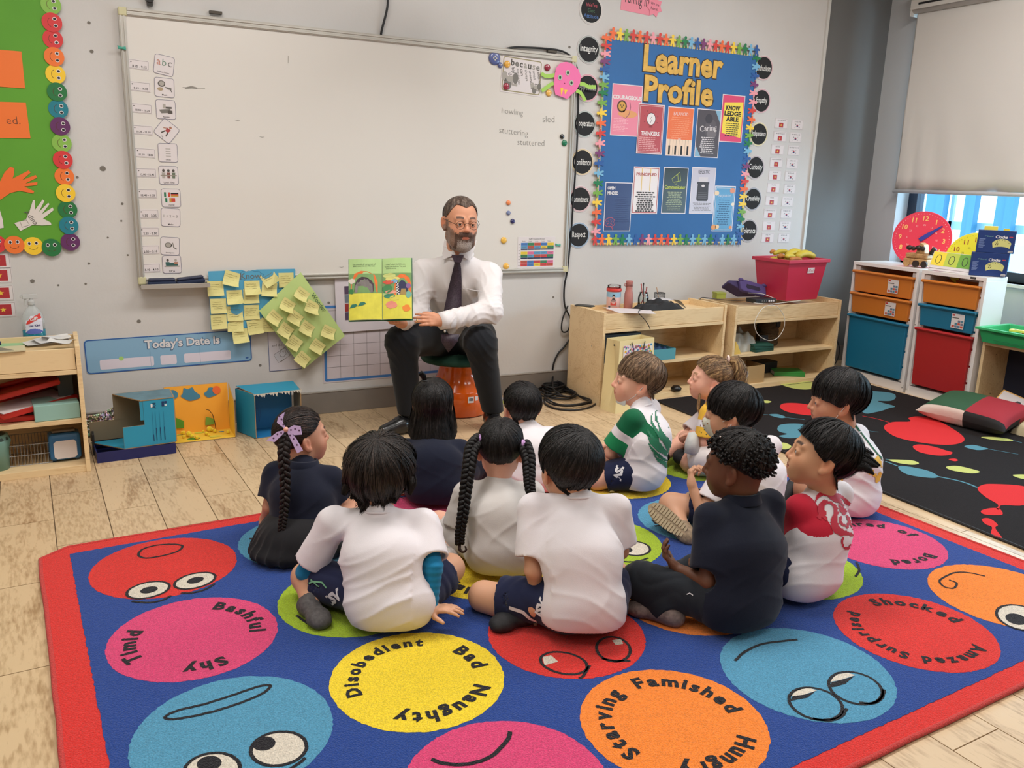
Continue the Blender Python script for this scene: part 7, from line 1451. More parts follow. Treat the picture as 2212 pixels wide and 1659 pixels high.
# ---- hair
HM={}
def hair_mat(c):
    k='hair_%d_%d_%d'%c
    if k in MATS:return MATS[k]
    m=mat(k,c,.5,noise=(90,.6,(1,1,.2)),bump=(240,.9,.003,(1,1,.12)),spec=.3);m.node_tree.nodes['Principled BSDF'].inputs['Anisotropic'].default_value=.6;return m
def hair(root,HF,c,bound,hang=None,crown=(0,-.42,.9),thick=.018,edge=.006,n=1500,w=.0016,mess=1.0,seed=0,clump=.004,cf=9,lift=.004,part=None,r0=(.070,.086,.076),c0=(0,-.010,.022),flare=0.0,name='hair',col2=None,grav=1.0,tp=5):
    R,O=HF;rs_=np.random.RandomState(seed+5);bd=sorted(bound);pb=np.radians([p for p,_ in bd]);tb=np.radians([t for _,t in bd]);hg=sorted(hang or[(0,0),(180,0)]);ph_=np.radians([p for p,_ in hg]);lh=np.array([l for _,l in hg])
    asym=bd[0][0]<0
    def tab(phi,xs,ys):q=(phi+PI)%(2*PI)-PI;q=q if asym and xs is pb else np.abs(q);return np.interp(q,xs,ys)
    cr=unit(crown);P8=rs_.uniform(0,6.28,12)
    def surf(phi,s,extra=0.0):
        th=tab(phi,pb,tb);B=np.stack([np.sin(th)*np.sin(phi),np.sin(th)*np.cos(phi),np.cos(th)],-1);sc_=np.clip(s,0,1);om=np.arccos(np.clip(B@cr,-.9999,.9999));so=np.sin(om)
        d=(np.sin((1-sc_)*om)/so)[...,None]*cr+(np.sin(sc_*om)/so)[...,None]*B
        t=thick*(1-sc_**tp)+edge*sc_**tp;cl_=clump*mess*(np.sin(cf*phi+P8[0]+2.2*sc_)+.7*np.sin(cf*1.7*phi+P8[1]-3*sc_)+.5*np.sin(cf*3.1*phi+P8[2]+5*sc_))*np.clip(sc_*1.4,0,1)*(.45+.55*sc_);t=t+cl_*.55+extra
        if part is not None:
            dd=d[...,0]-part[0];t=t-part[1]*np.exp(-(dd/.05)**2)*((d[...,1]<part[2])&(d[...,2]>-.45))
        r=np.array(r0);k=1/np.sqrt(((d/r)**2).sum(-1));P=np.array(c0)+d*(k+t)[...,None]
        ex=np.clip(s-1,0,None);Lh=tab(phi,ph_,lh)
        out=np.stack([np.sin(phi),np.cos(phi),0*phi],-1);dn=np.array([0,0,-1.0]);v=dn*grav+out*(.25+flare)
        return P+(ex*Lh)[...,None]*v+out*(flare*Lh*ex*ex)[...,None]*.6
    col2=col2 or tuple(min(255,int(q*1.5+14)) for q in c);m_=hair_mat(c);np_,ns=80,26;sv=np.concatenate([np.linspace(.0,1,20),np.linspace(1,2,7)[1:]]);ph=np.linspace(0,2*PI,np_+1)[:-1];PH,SS=np.meshgrid(ph,sv,indexing='ij')
    G_=surf(PH,SS).reshape(-1,3)@R.T+O;ns=len(sv);i,j=np.meshgrid(np.arange(np_),np.arange(ns-1),indexing='ij');F=np.stack([i*ns+j,((i+1)%np_)*ns+j,((i+1)%np_)*ns+j+1,i*ns+j+1],-1).reshape(-1,4)
    # strands
    K=9;p0=rs_.uniform(0,2*PI,n);a0=rs_.uniform(0,.55,n)**1.3;a1=rs_.uniform(.75,2.0,n);a1=np.where(rs_.rand(n)<.35,np.minimum(a1,1.0),a1);tt=np.linspace(0,1,K)
    sp=a0[:,None]+(a1-a0)[:,None]*tt;phs=p0[:,None]+(rs_.normal(0,.10*mess,n))[:,None]*tt+.25*np.exp(-sp*4)+.04*mess*np.sin(5*sp+rs_.uniform(0,6,n)[:,None])
    ex=.0006+(rs_.rand(n)*lift)[:,None]*np.sin(PI*np.clip(tt,.05,1))[None]+(rs_.rand(n)**3*lift*1.2*mess)[:,None]*tt**2
    C0=surf(phs,sp,ex);dphi=.0;wv=w*(.25+.75*np.sin(PI*np.clip(tt*.95+.05,0,1)))*1.0
    T=np.gradient(C0,axis=1);Nn=C0-np.array(c0);sdv=np.cross(T,Nn);sdv/=np.linalg.norm(sdv,axis=-1,keepdims=True)+1e-9;A_=(C0-sdv*wv[None,:,None]);B_=(C0+sdv*wv[None,:,None])
    SV=np.stack([A_,B_],2).reshape(-1,3)@R.T+O;q=np.arange(n)[:,None]*2*K+2*np.arange(K-1)[None];SF=np.stack([q,q+1,q+3,q+2],-1).reshape(-1,4)
    mi=None;ms=[m_]
    if col2:ms.append(hair_mat(col2));mi=np.concatenate([np.zeros(len(F)),np.repeat((rs_.rand(n)<.3).astype(int),K-1)])
    ob=rootobj(name,qmesh(name,[(G_,F),(SV,SF)],ms,mi=mi),root);return ob
def tuft(root,path,r,c,n=160,seed=0,name='ponytail',w=.0016,col2=None,spread=1.0,solid=True):
    P=np.array(path,float);k=len(P);rs_=np.random.RandomState(seed);tt=np.linspace(0,1,10);C0=np.stack([np.interp(tt*(k-1),np.arange(k),P[:,i]) for i in range(3)],1);R_=np.interp(tt*(len(r)-1),np.arange(len(r)),r);b=MB()
    if solid:b.tube(C0,R_*.8,10)
    T=np.gradient(C0,axis=0);T/=np.linalg.norm(T,axis=1)[:,None];u=np.cross(T,(0,0,1.))+np.array([1e-3,0,0]);u/=np.linalg.norm(u,axis=1)[:,None];v=np.cross(T,u)
    parts=[]
    if solid:V=np.concatenate(b.v);Fq=np.array([f for f in b.f if len(f)==4]);parts.append((V,Fq))
    a=rs_.uniform(0,2*PI,n)[:,None];f_=np.sqrt(rs_.uniform(.35,1.15,n))[:,None]*R_[None]*spread;end=rs_.uniform(.8,1.08,n)
    S0=C0[None]+(np.cos(a+.5*tt*rs_.normal(0,1,n)[:,None])*f_)[...,None]*u[None]+(np.sin(a)*f_)[...,None]*v[None];sd_=np.cross(T[None],S0-C0[None]);sd_/=np.linalg.norm(sd_,axis=-1,keepdims=True)+1e-9;wv=w*(1-.8*tt**3)
    SV=np.stack([S0-sd_*wv[None,:,None],S0+sd_*wv[None,:,None]],2).reshape(-1,3);K=10;q=np.arange(n)[:,None]*2*K+2*np.arange(K-1)[None];SF=np.stack([q,q+1,q+3,q+2],-1).reshape(-1,4);parts.append((SV,SF))
    ms=[hair_mat(c)];mi=None
    if col2:ms.append(hair_mat(col2));mi=np.concatenate([np.zeros(len(p[1])) for p in parts[:-1]]+[np.repeat((rs_.rand(n)<.4).astype(int),K-1)])
    return rootobj(name,qmesh(name,parts,ms,mi=mi),root)
def braid(root,path,r0,r1,c,turns=9,name='braid',tail=0):
    P=np.array(path,float);k=len(P);m=150;t=np.linspace(0,1,m)
    def cr_(t_):
        x=t_*(k-1);i=np.clip(x.astype(int),0,k-2);f=(x-i)[:,None];g=lambda j:P[np.clip(j,0,k-1)];return.5*((2*g(i))+(-g(i-1)+g(i+1))*f+(2*g(i-1)-5*g(i)+4*g(i+1)-g(i+2))*f**2+(-g(i-1)+3*g(i)-3*g(i+1)+g(i+2))*f**3)
    C0=cr_(t);T=np.gradient(C0,axis=0);T/=np.linalg.norm(T,axis=1)[:,None];u=np.cross(T,CF);u/=np.linalg.norm(u,axis=1)[:,None];v=np.cross(T,u);R_=(r0+(r1-r0)*t);b=MB()
    for j in range(3):
        a=2*PI*turns*t+j*2*PI/3;c_=C0+u*(np.sin(a)*R_*.95)[:,None]+v*(np.sin(2*a)*R_*.5)[:,None];b.tube(c_,R_*.62*(1-.85*(t>.97)),6)
    V=np.concatenate(b.v);return b.build(name,root,hair_mat(c),smooth=True)
# ---- surface prints
def bvh_of(V,F):return BVHTree.FromPolygons([tuple(p) for p in V],[tuple(int(i) for i in f) for f in F])
def decal(root,tree,pxc,pxup,w_,h_,shapes,name='print',res=.0018,off=.0016,flip=False):
    """prints flat shapes (list of (test fn | MB, material)) onto a garment, at the spot seen at pxc with its top towards pxup"""
    def hit(px):v=Vector(ray(*px)).normalized();l,n_,i,d=tree.ray_cast(Vector(CAM),v);return(np.array(l),np.array(n_)) if l is not None else(None,None)
    p,nn=hit(pxc);q,_=hit(pxup)
    if p is None:return None
    if nn@(CAM-p)<0:nn=-nn
    v=unit((CAM-p));nn=unit(nn*.6+v*.4)
    if q is None:q=p+np.array([0,0,.1])
    up=unit((q-p)-nn*((q-p)@nn));rt_=np.cross(up,nn)
    for mb,m in shapes:
        V=np.concatenate(mb.v);out=[];ok=np.ones(len(V),bool)
        for i,(x,y,z) in enumerate(V):
            s_=p+rt_*x+up*y+nn*.12;l,n2,_,d=tree.ray_cast(Vector(s_),Vector(-nn),.3)
            if l is None:ok[i]=False;out.append(s_-nn*.12)
            else:
                n2=np.array(n2);n2=n2 if n2@nn>0 else-n2;out.append(np.array(l)+unit(n2)*off+nn*z)
        fs=[f for f in mb.f if all(ok[i] for i in f)]
        if fs:b=MB();b.add(out,fs,m);b.build(name,root)
def dense(polys,res=.003):
    """fill polygons with a fine grid so they can wrap a curved surface (edges follow the outline)"""
    b=MB()
    for P in polys:
        P=np.array(P,float);lo,hi=P.min(0),P.max(0);nx,ny=[max(1,int((hi[i]-lo[i])/res)) for i in(0,1)];xs=np.linspace(lo[0],hi[0],nx+1);ys=np.linspace(lo[1],hi[1],ny+1);X_,Y_=np.meshgrid((xs[:-1]+xs[1:])/2,(ys[:-1]+ys[1:])/2,indexing='ij');ins=np.zeros(X_.shape,bool);n=len(P)
        for i in range(n):
            (x1,y1),(x2,y2)=P[i],P[(i+1)%n];c=((y1>Y_)!=(y2>Y_))&(X_<(x2-x1)*(Y_-y1)/(y2-y1+1e-12)+x1);ins^=c
        idm={};vs=[];fs=[]
        for i,j in zip(*np.nonzero(ins)):
            f=[]
            for a,c in((i,j),(i+1,j),(i+1,j+1),(i,j+1)):
                if(a,c) not in idm:idm[(a,c)]=len(vs);vs.append((xs[a],ys[c],0))
                f.append(idm[(a,c)])
            fs.append(tuple(f))
        if fs:b.add(vs,fs)
    return b
def dtext(t,w_,off=.03,res=.0022):
    v,f=text_geo(t,off);lo,hi=v.min(0),v.max(0);k=w_/(hi[0]-lo[0]);q=(v-(lo+hi)/2)*[k,k,0];b=MB();b.add(q,f);return b
# ---- a seated child
def person(label,group='children sitting on the rug'):
    r=empty('person');tag(r,label,'person',group);return r
def kid(label,seat,rel,sh,head,hrel,hp=0,hroll=0,hs=1.03,dds=.02,ddh=.05,skin=(206,160,128),shirt=None,sl=.62,bottom='shorts',bcol=(30,36,66),hw=.118,arms=None,legs=None,cw=1.38,ww=1.5,wr=.078,cr_=.072,seed=0,polo=False,undersleeve=None,shoes=None,sock=None,fold=1.0,backoff=.10,headkw=None,hem=.018,nr=.034,handk=None,belly=.02,rag=(.085,.2),zs=.012,sleeve_r=.050,hipw=.070,hpw=.040,shirt_long=0.0):
    root=person(label);f=fdir(rel);R_=np.cross(f,(0,0,1.));Z=np.array([0,0,1.])
    S0=G(seat[0],seat[1],zs)+f*0;S0=S0+FH*backoff;d0=depth(S0);loc_=lambda x,y,z:S0+R_*x+f*y+Z*z
    def J(q,zm=.020):
        p=D(q[1],q[2],d0+q[3]) if q[0]=='p' else loc_(*q[1:])
        if p[2]<zs+zm:v=p-CAM;p=CAM+v*(zs+zm-CAM[2])/v[2]
        return p
    N=D(sh[0],sh[1],d0+dds);H=D(head[0],head[1],d0+ddh);P0=S0+Z*.088
    Nc=N-Z*.020;SL,SR=Nc-Z*.016-R_*hw,Nc-Z*.016+R_*hw;mid=(P0*.5+N*.5)-f*belly;chest=P0*.22+N*.78-f*.008-Z*.02
    (hV,hF,hC),HF=make_head(root,H,hrel,hp,hroll,hs,skin,N-Z*.02,nr=nr,**(headkw or{}))
    parts=[(hV,hF)];cols=[hC]
    arms=arms or{};sides={}
    for s_,nm,shp in((-1,'L',SL),(1,'R',SR)):
        E=J(arms.get(nm+'e',('l',s_*(hw+.035),.06,.17)));Wr=J(arms.get(nm+'w',('l',s_*.08,.20,.13)));sides[nm]=(shp,E,Wr)
        sd=SD(.0032);sd.cap(shp,E,.030,.0235,k=.012).cap(E,Wr,.0235,.0165,k=.012)
        hd=J(arms[nm+'h'])-Wr if nm+'h' in arms else(Wr-E)*.5+Z*-.02-R_*s_*.08;pn=np.asarray(arms.get(nm+'n',-Z*.6-R_*s_*.8),float);hk=dict(s=.80,curl=(.5,.55,.4));hk.update((handk or{}).get(nm,{}))
        hand(sd,Wr,hd,pn,-s_,**hk);V,F=sd.mesh();parts.append((V,F));c=np.tile(lc(skin),(len(V),1));kk=np.linalg.norm(V-Wr,axis=1)<.11;cols.append(c)
    legs=legs or{}
    lg={}
    for s_,nm in((-1,'L'),(1,'R')):
        hip=P0+R_*s_*hipw+f*.02-Z*.005;K_=J(legs.get(nm+'k',('l',s_*.16,.20,.085)),.045);An=J(legs.get(nm+'a',('l',-s_*.05,.25,.045)),.028);To=J(legs.get(nm+'t',('l',-s_*.16,.24,.03)),.022);lg[nm]=(hip,K_,An,To)
        sd=SD(.005);sd.cap(hip,K_,.056,.043,k=.02).cap(K_,An,.040,.026,k=.025)
        V,F=sd.mesh(cuts=[((0,0,zs),(0,0,-1))]);parts.append((V,F));cols.append(np.tile(lc(skin),(len(V),1)))
    rootobj('body',qmesh('body',parts,[skin_m],col=np.concatenate(cols)),root)
    # shirt
    sm_=shirt[1] if isinstance(shirt,tuple) and not isinstance(shirt[0],int) else cloth_mat('cloth_%d_%d_%d'%shirt,shirt)
    sd=SD(.0046);q0=P0-Z*(.02-hem)-f*.008;cutb=[(S0+Z*(hem+.004),(0,0,-1.))]
    sd.cap(q0-Z*shirt_long,mid,wr*1.05,wr,k=.04,lat=R_,sx=ww).cap(mid,chest,wr,cr_,k=.05,lat=R_,sx=cw).cap(N-Z*.020-R_*.03,SL+R_*.012,.036,.036,k=.03).cap(N-Z*.020+R_*.03,SR-R_*.012,.036,.036,k=.03).cap(P0-R_*hpw-Z*.02,P0+R_*hpw-Z*.02,.078,k=.045).cap(N-Z*.028,N+Z*.006,.050,.040,k=.022)
    info=[]
    for nm in 'LR':
        a_,E,Wr=sides[nm];e=unit(E-a_);Ln=np.linalg.norm(E-a_);cp=a_+e*Ln*sl;info.append((a_,e,Ln))
        a2=a_+e*.0;sd.cap(a2,cp+e*.03,.043,sleeve_r,k=.03,cut=[(cp,e)]);sd.cap(cp-e*.04,cp+e*.03,sleeve_r-.012,k=.002,op='s',cut=[(cp-e*.022,-e)])
    # collar seam
    rr=np.random.RandomState(seed);pz=rr.uniform(0,6.28,10)
    def disp(P):
        u=(P-P0);a,b_,c_=u@R_,u@f,u@Z;w1=np.exp(-((c_-.03)/.085)**2);ph1=88*c_+6*np.sin(9*a+pz[0])+5*np.sin(13*b_+pz[1])+14*np.abs(a);rd=(1-np.abs(np.sin(ph1/2)))**2
        w2=np.exp(-((c_-.17)/.09)**2)*np.clip((np.abs(a)-.05)/.06,0,1);ph2=70*(c_*.75+np.abs(a)*.7)+4*np.sin(17*b_+pz[2]);rd2=(1-np.abs(np.sin(ph2/2)))**2
        lw_=.0035*np.sin(14*c_+8*a+pz[3])*np.sin(11*a-9*b_+pz[4]);ph3=42*a+9*np.sin(11*c_+pz[5]);rd3=(1-np.abs(np.sin(ph3/2)))**3*np.exp(-((c_-.10)/.07)**2)
        d_=-fold*(.0065*rd*w1*(.45+.55*np.sin(5*a+pz[6])**2)+.0045*rd2*w2+.003*rd3)-lw_*fold
        arm=np.zeros(len(P))
        for a0_,e0_,L0_ in info:q=P-a0_;al=q@e0_;ds=np.linalg.norm(q-al[:,None]*e0_,axis=1);arm=np.maximum(arm,((al>.03)&(ds<.08))*np.clip((al-.03)/.04,0,1))
        return d_*(1-.8*arm)
    V,F=sd.mesh(disp,cuts=cutb)
    sd2=None;t=np.full(len(V),-1.);rg=np.full(len(V),-1.)
    for a_,e,Ln in info:
        s_=1 if(a_-Nc)@R_>0 else-1;q=V-a_;along=q@e;lat_=(V-Nc)@(R_*s_);hgt=(N-V)@Z;ds=np.linalg.norm(q-np.clip(along,-.02,1)[:,None]*e,axis=1);g_=np.minimum(lat_-(rag[0 if s_<0 else 1]+.12*hgt),np.where(along<.01,.02,.064-ds));use=(g_>rg)&(lat_>0);rg=np.where(use,g_,rg);t=np.where(lat_>0,along,t)
    so=rootobj('shirt',qmesh('shirt',[(V,F)],[sm_],attrs=dict(sleeve_t=t,raglan=rg)),root)
    stree=bvh_of(V,F)
    if polo:
        b=MB();fu=unit(N+Z*.02-H*0);nk=N+Z*.004;th=np.linspace(0,2*PI,41);vs=[]
        for i,tt_ in enumerate(th[:-1]):
            dirv=math.cos(tt_)*R_+math.sin(tt_)*f;op_=1
            for r_,z_ in((.046,-.004),(.044,.022),(.052,.020),(.060,-.008)):vs.append(nk+dirv*r_*1.0+Z*(z_-.006*math.sin(tt_)))
        n=40;b.add(vs,[(i*4+j,((i+1)%n)*4+j,((i+1)%n)*4+j+1,i*4+j+1) for i in range(n) for j in range(3)]);b.build('collar',root,sm_,smooth=True)
    else:
        b=MB();b.tube([N+Z*.004+(math.cos(t_)*R_*.045+math.sin(t_)*f*.043)+Z*(-.010*math.sin(t_)) for t_ in np.linspace(0,2*PI,33)[:-1]],.0042,6,closed=True);b.build('neck_band',root,shirt[2] if isinstance(shirt,tuple) and len(shirt)>2 and not isinstance(shirt[0],int) else sm_,smooth=True)
    if undersleeve:
        um=cloth_mat('undersleeve',undersleeve)
        for nm in 'LR':
            a_,E,Wr=sides[nm];sd=SD(.0038);e=unit(E-a_);sd.cap(a_+(E-a_)*.5,E,.030,.028,k=.01).cap(E,Wr,.028,.0215,k=.012,cut=[(Wr,unit(Wr-E))]);ew=unit(Wr-E)
            V2,F2=sd.mesh(lambda P:-.0022*np.abs(np.sin(((P-E)@ew)*160))**2);rootobj('under_sleeve',qmesh('under_sleeve',[(V2,F2)],[um]),root)
    # lower clothes
    bm_=cloth_mat('bottom_%d_%d_%d'%bcol,bcol);leg_tree=None
    sd=SD(.005);sd.cap(P0-R_*.05+f*.015-Z*.01,P0+R_*.05+f*.015-Z*.01,.072,k=.03)
    if bottom in('shorts','pants'):
        for nm in 'LR':
            hip,K_,An,To=lg[nm];e=unit(K_-hip)
            if bottom=='shorts':Lh=np.linalg.norm(K_-hip);cp=hip+e*Lh*.72;sd.cap(hip+f*.02,cp+e*.04,.064,.064,k=.03,cut=[(cp,e)]);sd.cap(cp-e*.03,cp+e*.03,.056,k=.002,op='s')
            else:sd.cap(hip,K_,.066,.054,k=.03).cap(K_,An,.052,.036,k=.03,cut=[(An,unit(An-K_))])
        V3,F3=sd.mesh(lambda P:-.003*np.abs(np.sin((P@unit(R_+Z*.6))*60+3*np.sin(P@f*30))),cuts=[((0,0,zs+.001),(0,0,-1))])
    else:
        sd.ell(S0+Z*.07-f*.02,(.15,.14,.075),k=.05).ell(S0+Z*.045+f*.10,(.17,.16,.05),k=.05).ell(S0+Z*.03-f*.05,(.165,.13,.045),k=.04)
        def dsk(P):u=P-S0;a=np.arctan2(u@f-.03,u@R_);return-.009*(1-np.abs(np.sin(a*13+2*np.sin(a*3))))**1.5*np.clip((.12-(u@Z))/.08,0,1)
        V3,F3=sd.mesh(dsk,cuts=[((0,0,zs+.001),(0,0,-1))])
    rootobj(dict(shorts='shorts',pants='trousers',skirt='skirt')[bottom],qmesh('lower',[(V3,F3)],[bm_]),root);leg_tree=bvh_of(V3,F3)
    for nm in 'LR':
        hip,K_,An,To=lg[nm];sc_=shoes if isinstance(shoes,tuple) else(30,30,34);sd=SD(.0042);d_=unit(To-An);low=An-Z*.012
        sl_=unit(np.cross(d_,Z));sd.cap(An-d_*.03-Z*.008,An+(To-An)*.8,.026,.024,k=.02,lat=sl_,sx=1.2).cap(An+(To-An)*.8-Z*.004,To+d_*.012-Z*.004,.021,.019,k=.02,lat=sl_,sx=1.5).cap(An-d_*.015,An+Z*.004+unit(K_-An)*.03,.031,.030,k=.015,cut=[(An+unit(K_-An)*.03,unit(K_-An))])
        V4,F4=sd.mesh(cuts=[((0,0,zs+.0005),(0,0,-1))]);o=rootobj('shoe',qmesh('shoe',[(V4,F4)],[mat('shoe_%d_%d_%d'%sc_,sc_,.7,noise=(90,.3),bump=(150,.4,.002))]),root)
        if sock:b=MB();e=unit(K_-An);b.tube([An+e*.01,An+e*.06],[.031,.033],14);b.build('sock',root,cloth_mat('sock_%d_%d_%d'%sock,sock),smooth=True)
    return dict(root=root,HF=HF,tree=stree,ltree=leg_tree,H=H,N=N,d0=d0,S0=S0,R=R_,f=f,J=J,sides=sides,lg=lg)


# ================================================================ the children
BLK,BRN=(17,14,14),(27,20,17)
WHITE=(232,226,230)
short_b=[(0,72),(30,75),(50,82),(66,98),(80,108),(90,99),(102,104),(116,128),(150,142),(180,144)]
nape=[(0,.004),(105,.0),(122,.014),(150,.028),(180,.036)]
thick_b=[(0,82),(30,86),(52,92),(68,104),(82,110),(94,103),(106,112),(118,130),(150,143),(180,145)]
wst=cloth_mat('white_stripe',(222,220,224))
def isv(k,pc_,up,w_=.055,m=None):decal(k['root'],k['ltree'],pc_,up,1,1,[(dtext('ISV',w_,.06),m or wst)],'lettering')
def stripe(k,pts,w_,m=None,tree='ltree',name='stripe'):
    P=[]
    for a,b_ in zip(pts[:-1],pts[1:]):
        n=max(2,int(math.hypot(b_[0]-a[0],b_[1]-a[1])/4));P+=[(a[0]+(b_[0]-a[0])*t/n,a[1]+(b_[1]-a[1])*t/n) for t in range(n)]
    P.append(pts[-1]);Q=[]
    for q in P:
        l,n_,i,d=k[tree].ray_cast(Vector(CAM),Vector(ray(*q)).normalized())
        if l is not None:Q.append((np.array(l),np.array(n_)))
    if len(Q)<3:return
    vs=[];L_=[q[0] for q in Q]
    for i,(p,nn) in enumerate(Q):
        d=unit(L_[min(i+1,len(L_)-1)]-L_[max(0,i-1)]);nn=unit(nn if nn@(CAM-p)>0 else-nn);s_=unit(np.cross(d,nn));vs+=[p-s_*w_/2+nn*.002,p+s_*w_/2+nn*.002]
    b=MB();b.add(vs,[(2*i,2*i+2,2*i+3,2*i+1) for i in range(len(Q)-1)]);b.build(name,k['root'],m or wst,smooth=True)
AS=(212,160,128);FA=(226,170,146)
# 1 girl with a braid and bow
k=kid('girl in a navy polo and black skirt with one long braid and a lilac bow',(640,1218),-8,(655,1008),(652,940),-55,hp=4,hs=.98,skin=(206,150,122),shirt=(20,24,42),bottom='skirt',bcol=(30,29,32),polo=True,seed=1,hw=.105,ww=1.35,wr=.074,sl=.72,
    arms=dict(Le=('p',583,1095,.02),Lw=('p',571,1122,.06),Lh=('p',563,1150,.09),Re=('p',733,1090,.06),Rw=('p',735,1108,.16)),fold=.5,backoff=.13)
hair(k['root'],k['HF'],(36,26,24),[(0,62),(40,70),(70,88),(90,96),(110,118),(150,132),(180,134)],thick=.009,edge=.002,mess=.25,n=900,crown=(0,-.9,.15),clump=.001,seed=1,w=.0011,col2=(74,56,48))
d1=k['d0']-.135
braid(k['root'],[D(622,935,d1+.04),D(613,975,d1),D(616,1040,d1-.01),D(614,1100,d1-.012),D(609,1140,d1-.01),D(607,1168,d1-.005)],.016,.0075,(34,25,23),turns=8)
tuft(k['root'],[D(607,1166,d1-.005),D(610,1180,d1),D(619,1192,d1)],[.006,.004,.0015],(96,62,48),n=40,name='braid_tip')
lil=mat('lilac_ribbon',(206,178,222),.5);bw=empty('hair_bow',loc=D(618,928,d1-.0));bw.parent=k['root']
M_b=frame((0,0,0),RH,CU,-CF)
for L_ in([(0,0),(-.010,.022),(-.004,.046),(-.020,.034),(-.024,.018)],[(0,0),(.02,.012),(.038,.010),(.042,-.012),(.022,-.014)],[(0,0),(-.022,-.006),(-.052,-.030),(-.030,-.034),(-.008,-.012)],[(0,0),(.010,-.02),(.030,-.062),(.044,-.054),(.026,-.022),(.012,-.006)]):
    b=MB();b.prism([(x*1.25,y*1.25) for x,y in L_],-.002,.003,M=M_b)
    cx_,cy_=sum(p[0] for p in L_)/len(L_)*1.25,sum(p[1] for p in L_)/len(L_)*1.25
    for q in range(3):b.disc(cx_*(.6+.4*q),cy_*(.6+.4*q)+.004*(q%2),.0032,.0032,.0034,.0034,mat('plum_dot',(84,52,84),.6),9,M=M_b)
    b.mats[0]=lil if b.mats and b.mats[0].name=='x' else b.mats[0]
    b2=MB();b2.prism([(x*1.25,y*1.25) for x,y in L_],-.002,.003,lil,M=M_b)
    for q in range(3):b2.disc(cx_*(.55+.45*q),cy_*(.55+.45*q)+.004*(q%2),.0032,.0032,.0034,.0034,mat('plum_dot',(84,52,84),.6),9,M=M_b)
    b2.build('loop',bw)
b=MB();b.ball((0,0,0),.009);o=b.build('knot',bw,mat('peach_bead',(232,170,150),.3),smooth=True)
# 2 boy with blue undersleeves
k=kid('dark haired boy in a white shirt over bright blue undersleeves',(832,1396),2,(818,1106),(822,1024),-14,hp=-6,hroll=-4,hs=1.04,skin=AS,shirt=WHITE,seed=2,hw=.136,ww=1.40,wr=.078,sl=.80,undersleeve=(28,124,170),sleeve_r=.055,
    arms=dict(Le=('p',662,1236,.10),Lw=('p',742,1232,.20),Lh=('p',790,1240,.22),Re=('p',934,1226,-.01),Rw=('p',928,1318,-.01),Rh=('p',958,1314,-.02),Rn=(0,0,-1)),handk=dict(R=dict(curl=(.25,.2,.2),spread=.12)),
    legs=dict(Lk=('p',662,1246,.14),La=('p',672,1312,.08),Lt=('p',692,1338,.06)),shoes=(84,80,80),dds=.05,ddh=.08,backoff=.11)
hair(k['root'],k['HF'],BRN,[(0,84),(30,90),(55,100),(75,110),(95,118),(115,130),(150,142),(180,146)],hang=[(0,.01),(60,.018),(110,.022),(150,.030),(180,.056)],thick=.025,edge=.014,mess=1.7,n=2600,seed=2,lift=.008,w=.0014,flare=.05)
tuft(k['root'],[D(757,1024,k['d0']+.06),D(750,1049,k['d0']+.03),D(742,1069,k['d0']+.02)],[.014,.012,.006],BRN,n=120,seed=3,name='hair_lock',spread=1.5);tuft(k['root'],[D(880,1014,k['d0']+.06),D(890,1044,k['d0']+.04),D(885,1069,k['d0']+.03)],[.012,.012,.004],BRN,n=80,seed=5,name='hair_lock',spread=1.3)
isv(k,(722,1290),(710,1265),.058);stripe(k,[(674,1302),(700,1316),(726,1338)],.010);stripe(k,[(664,1262),(676,1256),(696,1258),(706,1270)],.005,cloth_mat('mint_stripe',(120,180,140)));stripe(k,[(672,1252),(690,1268)],.004,cloth_mat('mint_stripe',0))
# 3 girl with a tiny top knot
k=kid('girl in a navy top with a shoulder length bob and a tiny top knot',(935,1112),4,(932,955),(935,872),4,hp=-4,hs=.98,skin=AS,shirt=(20,25,44),bottom='pants',bcol=(20,24,42),seed=3,hw=.115,ww=1.4,wr=.080,
    arms=dict(Re=('p',985,1010,.08),Rw=('p',994,1050,.12),Le=('p',868,1030,.08)),fold=.5,backoff=.12,sleeve_r=.046)
hair(k['root'],k['HF'],BLK,[(0,70),(40,80),(60,96),(90,112),(130,126),(180,128)],hang=[(0,.005),(50,.06),(80,.10),(180,.13)],thick=.012,edge=.012,mess=.7,n=2400,seed=7,crown=(0,-.1,.99),lift=.004,w=.0013)
d3=k['d0'];tuft(k['root'],[D(918,822,d3-.04),D(914,812,d3-.05),D(910,806,d3-.06),D(906,812,d3-.06)],[.008,.012,.010,.003],BLK,n=60,name='top_knot',w=.001)
b=MB();b.tube([D(917,822,d3-.045)+.010*(math.cos(t)*RH+math.sin(t)*FH) for t in np.linspace(0,2*PI,17)[:-1]],.003,6,closed=True);b.build('hair_tie',k['root'],mat('matt_black',0),smooth=True)
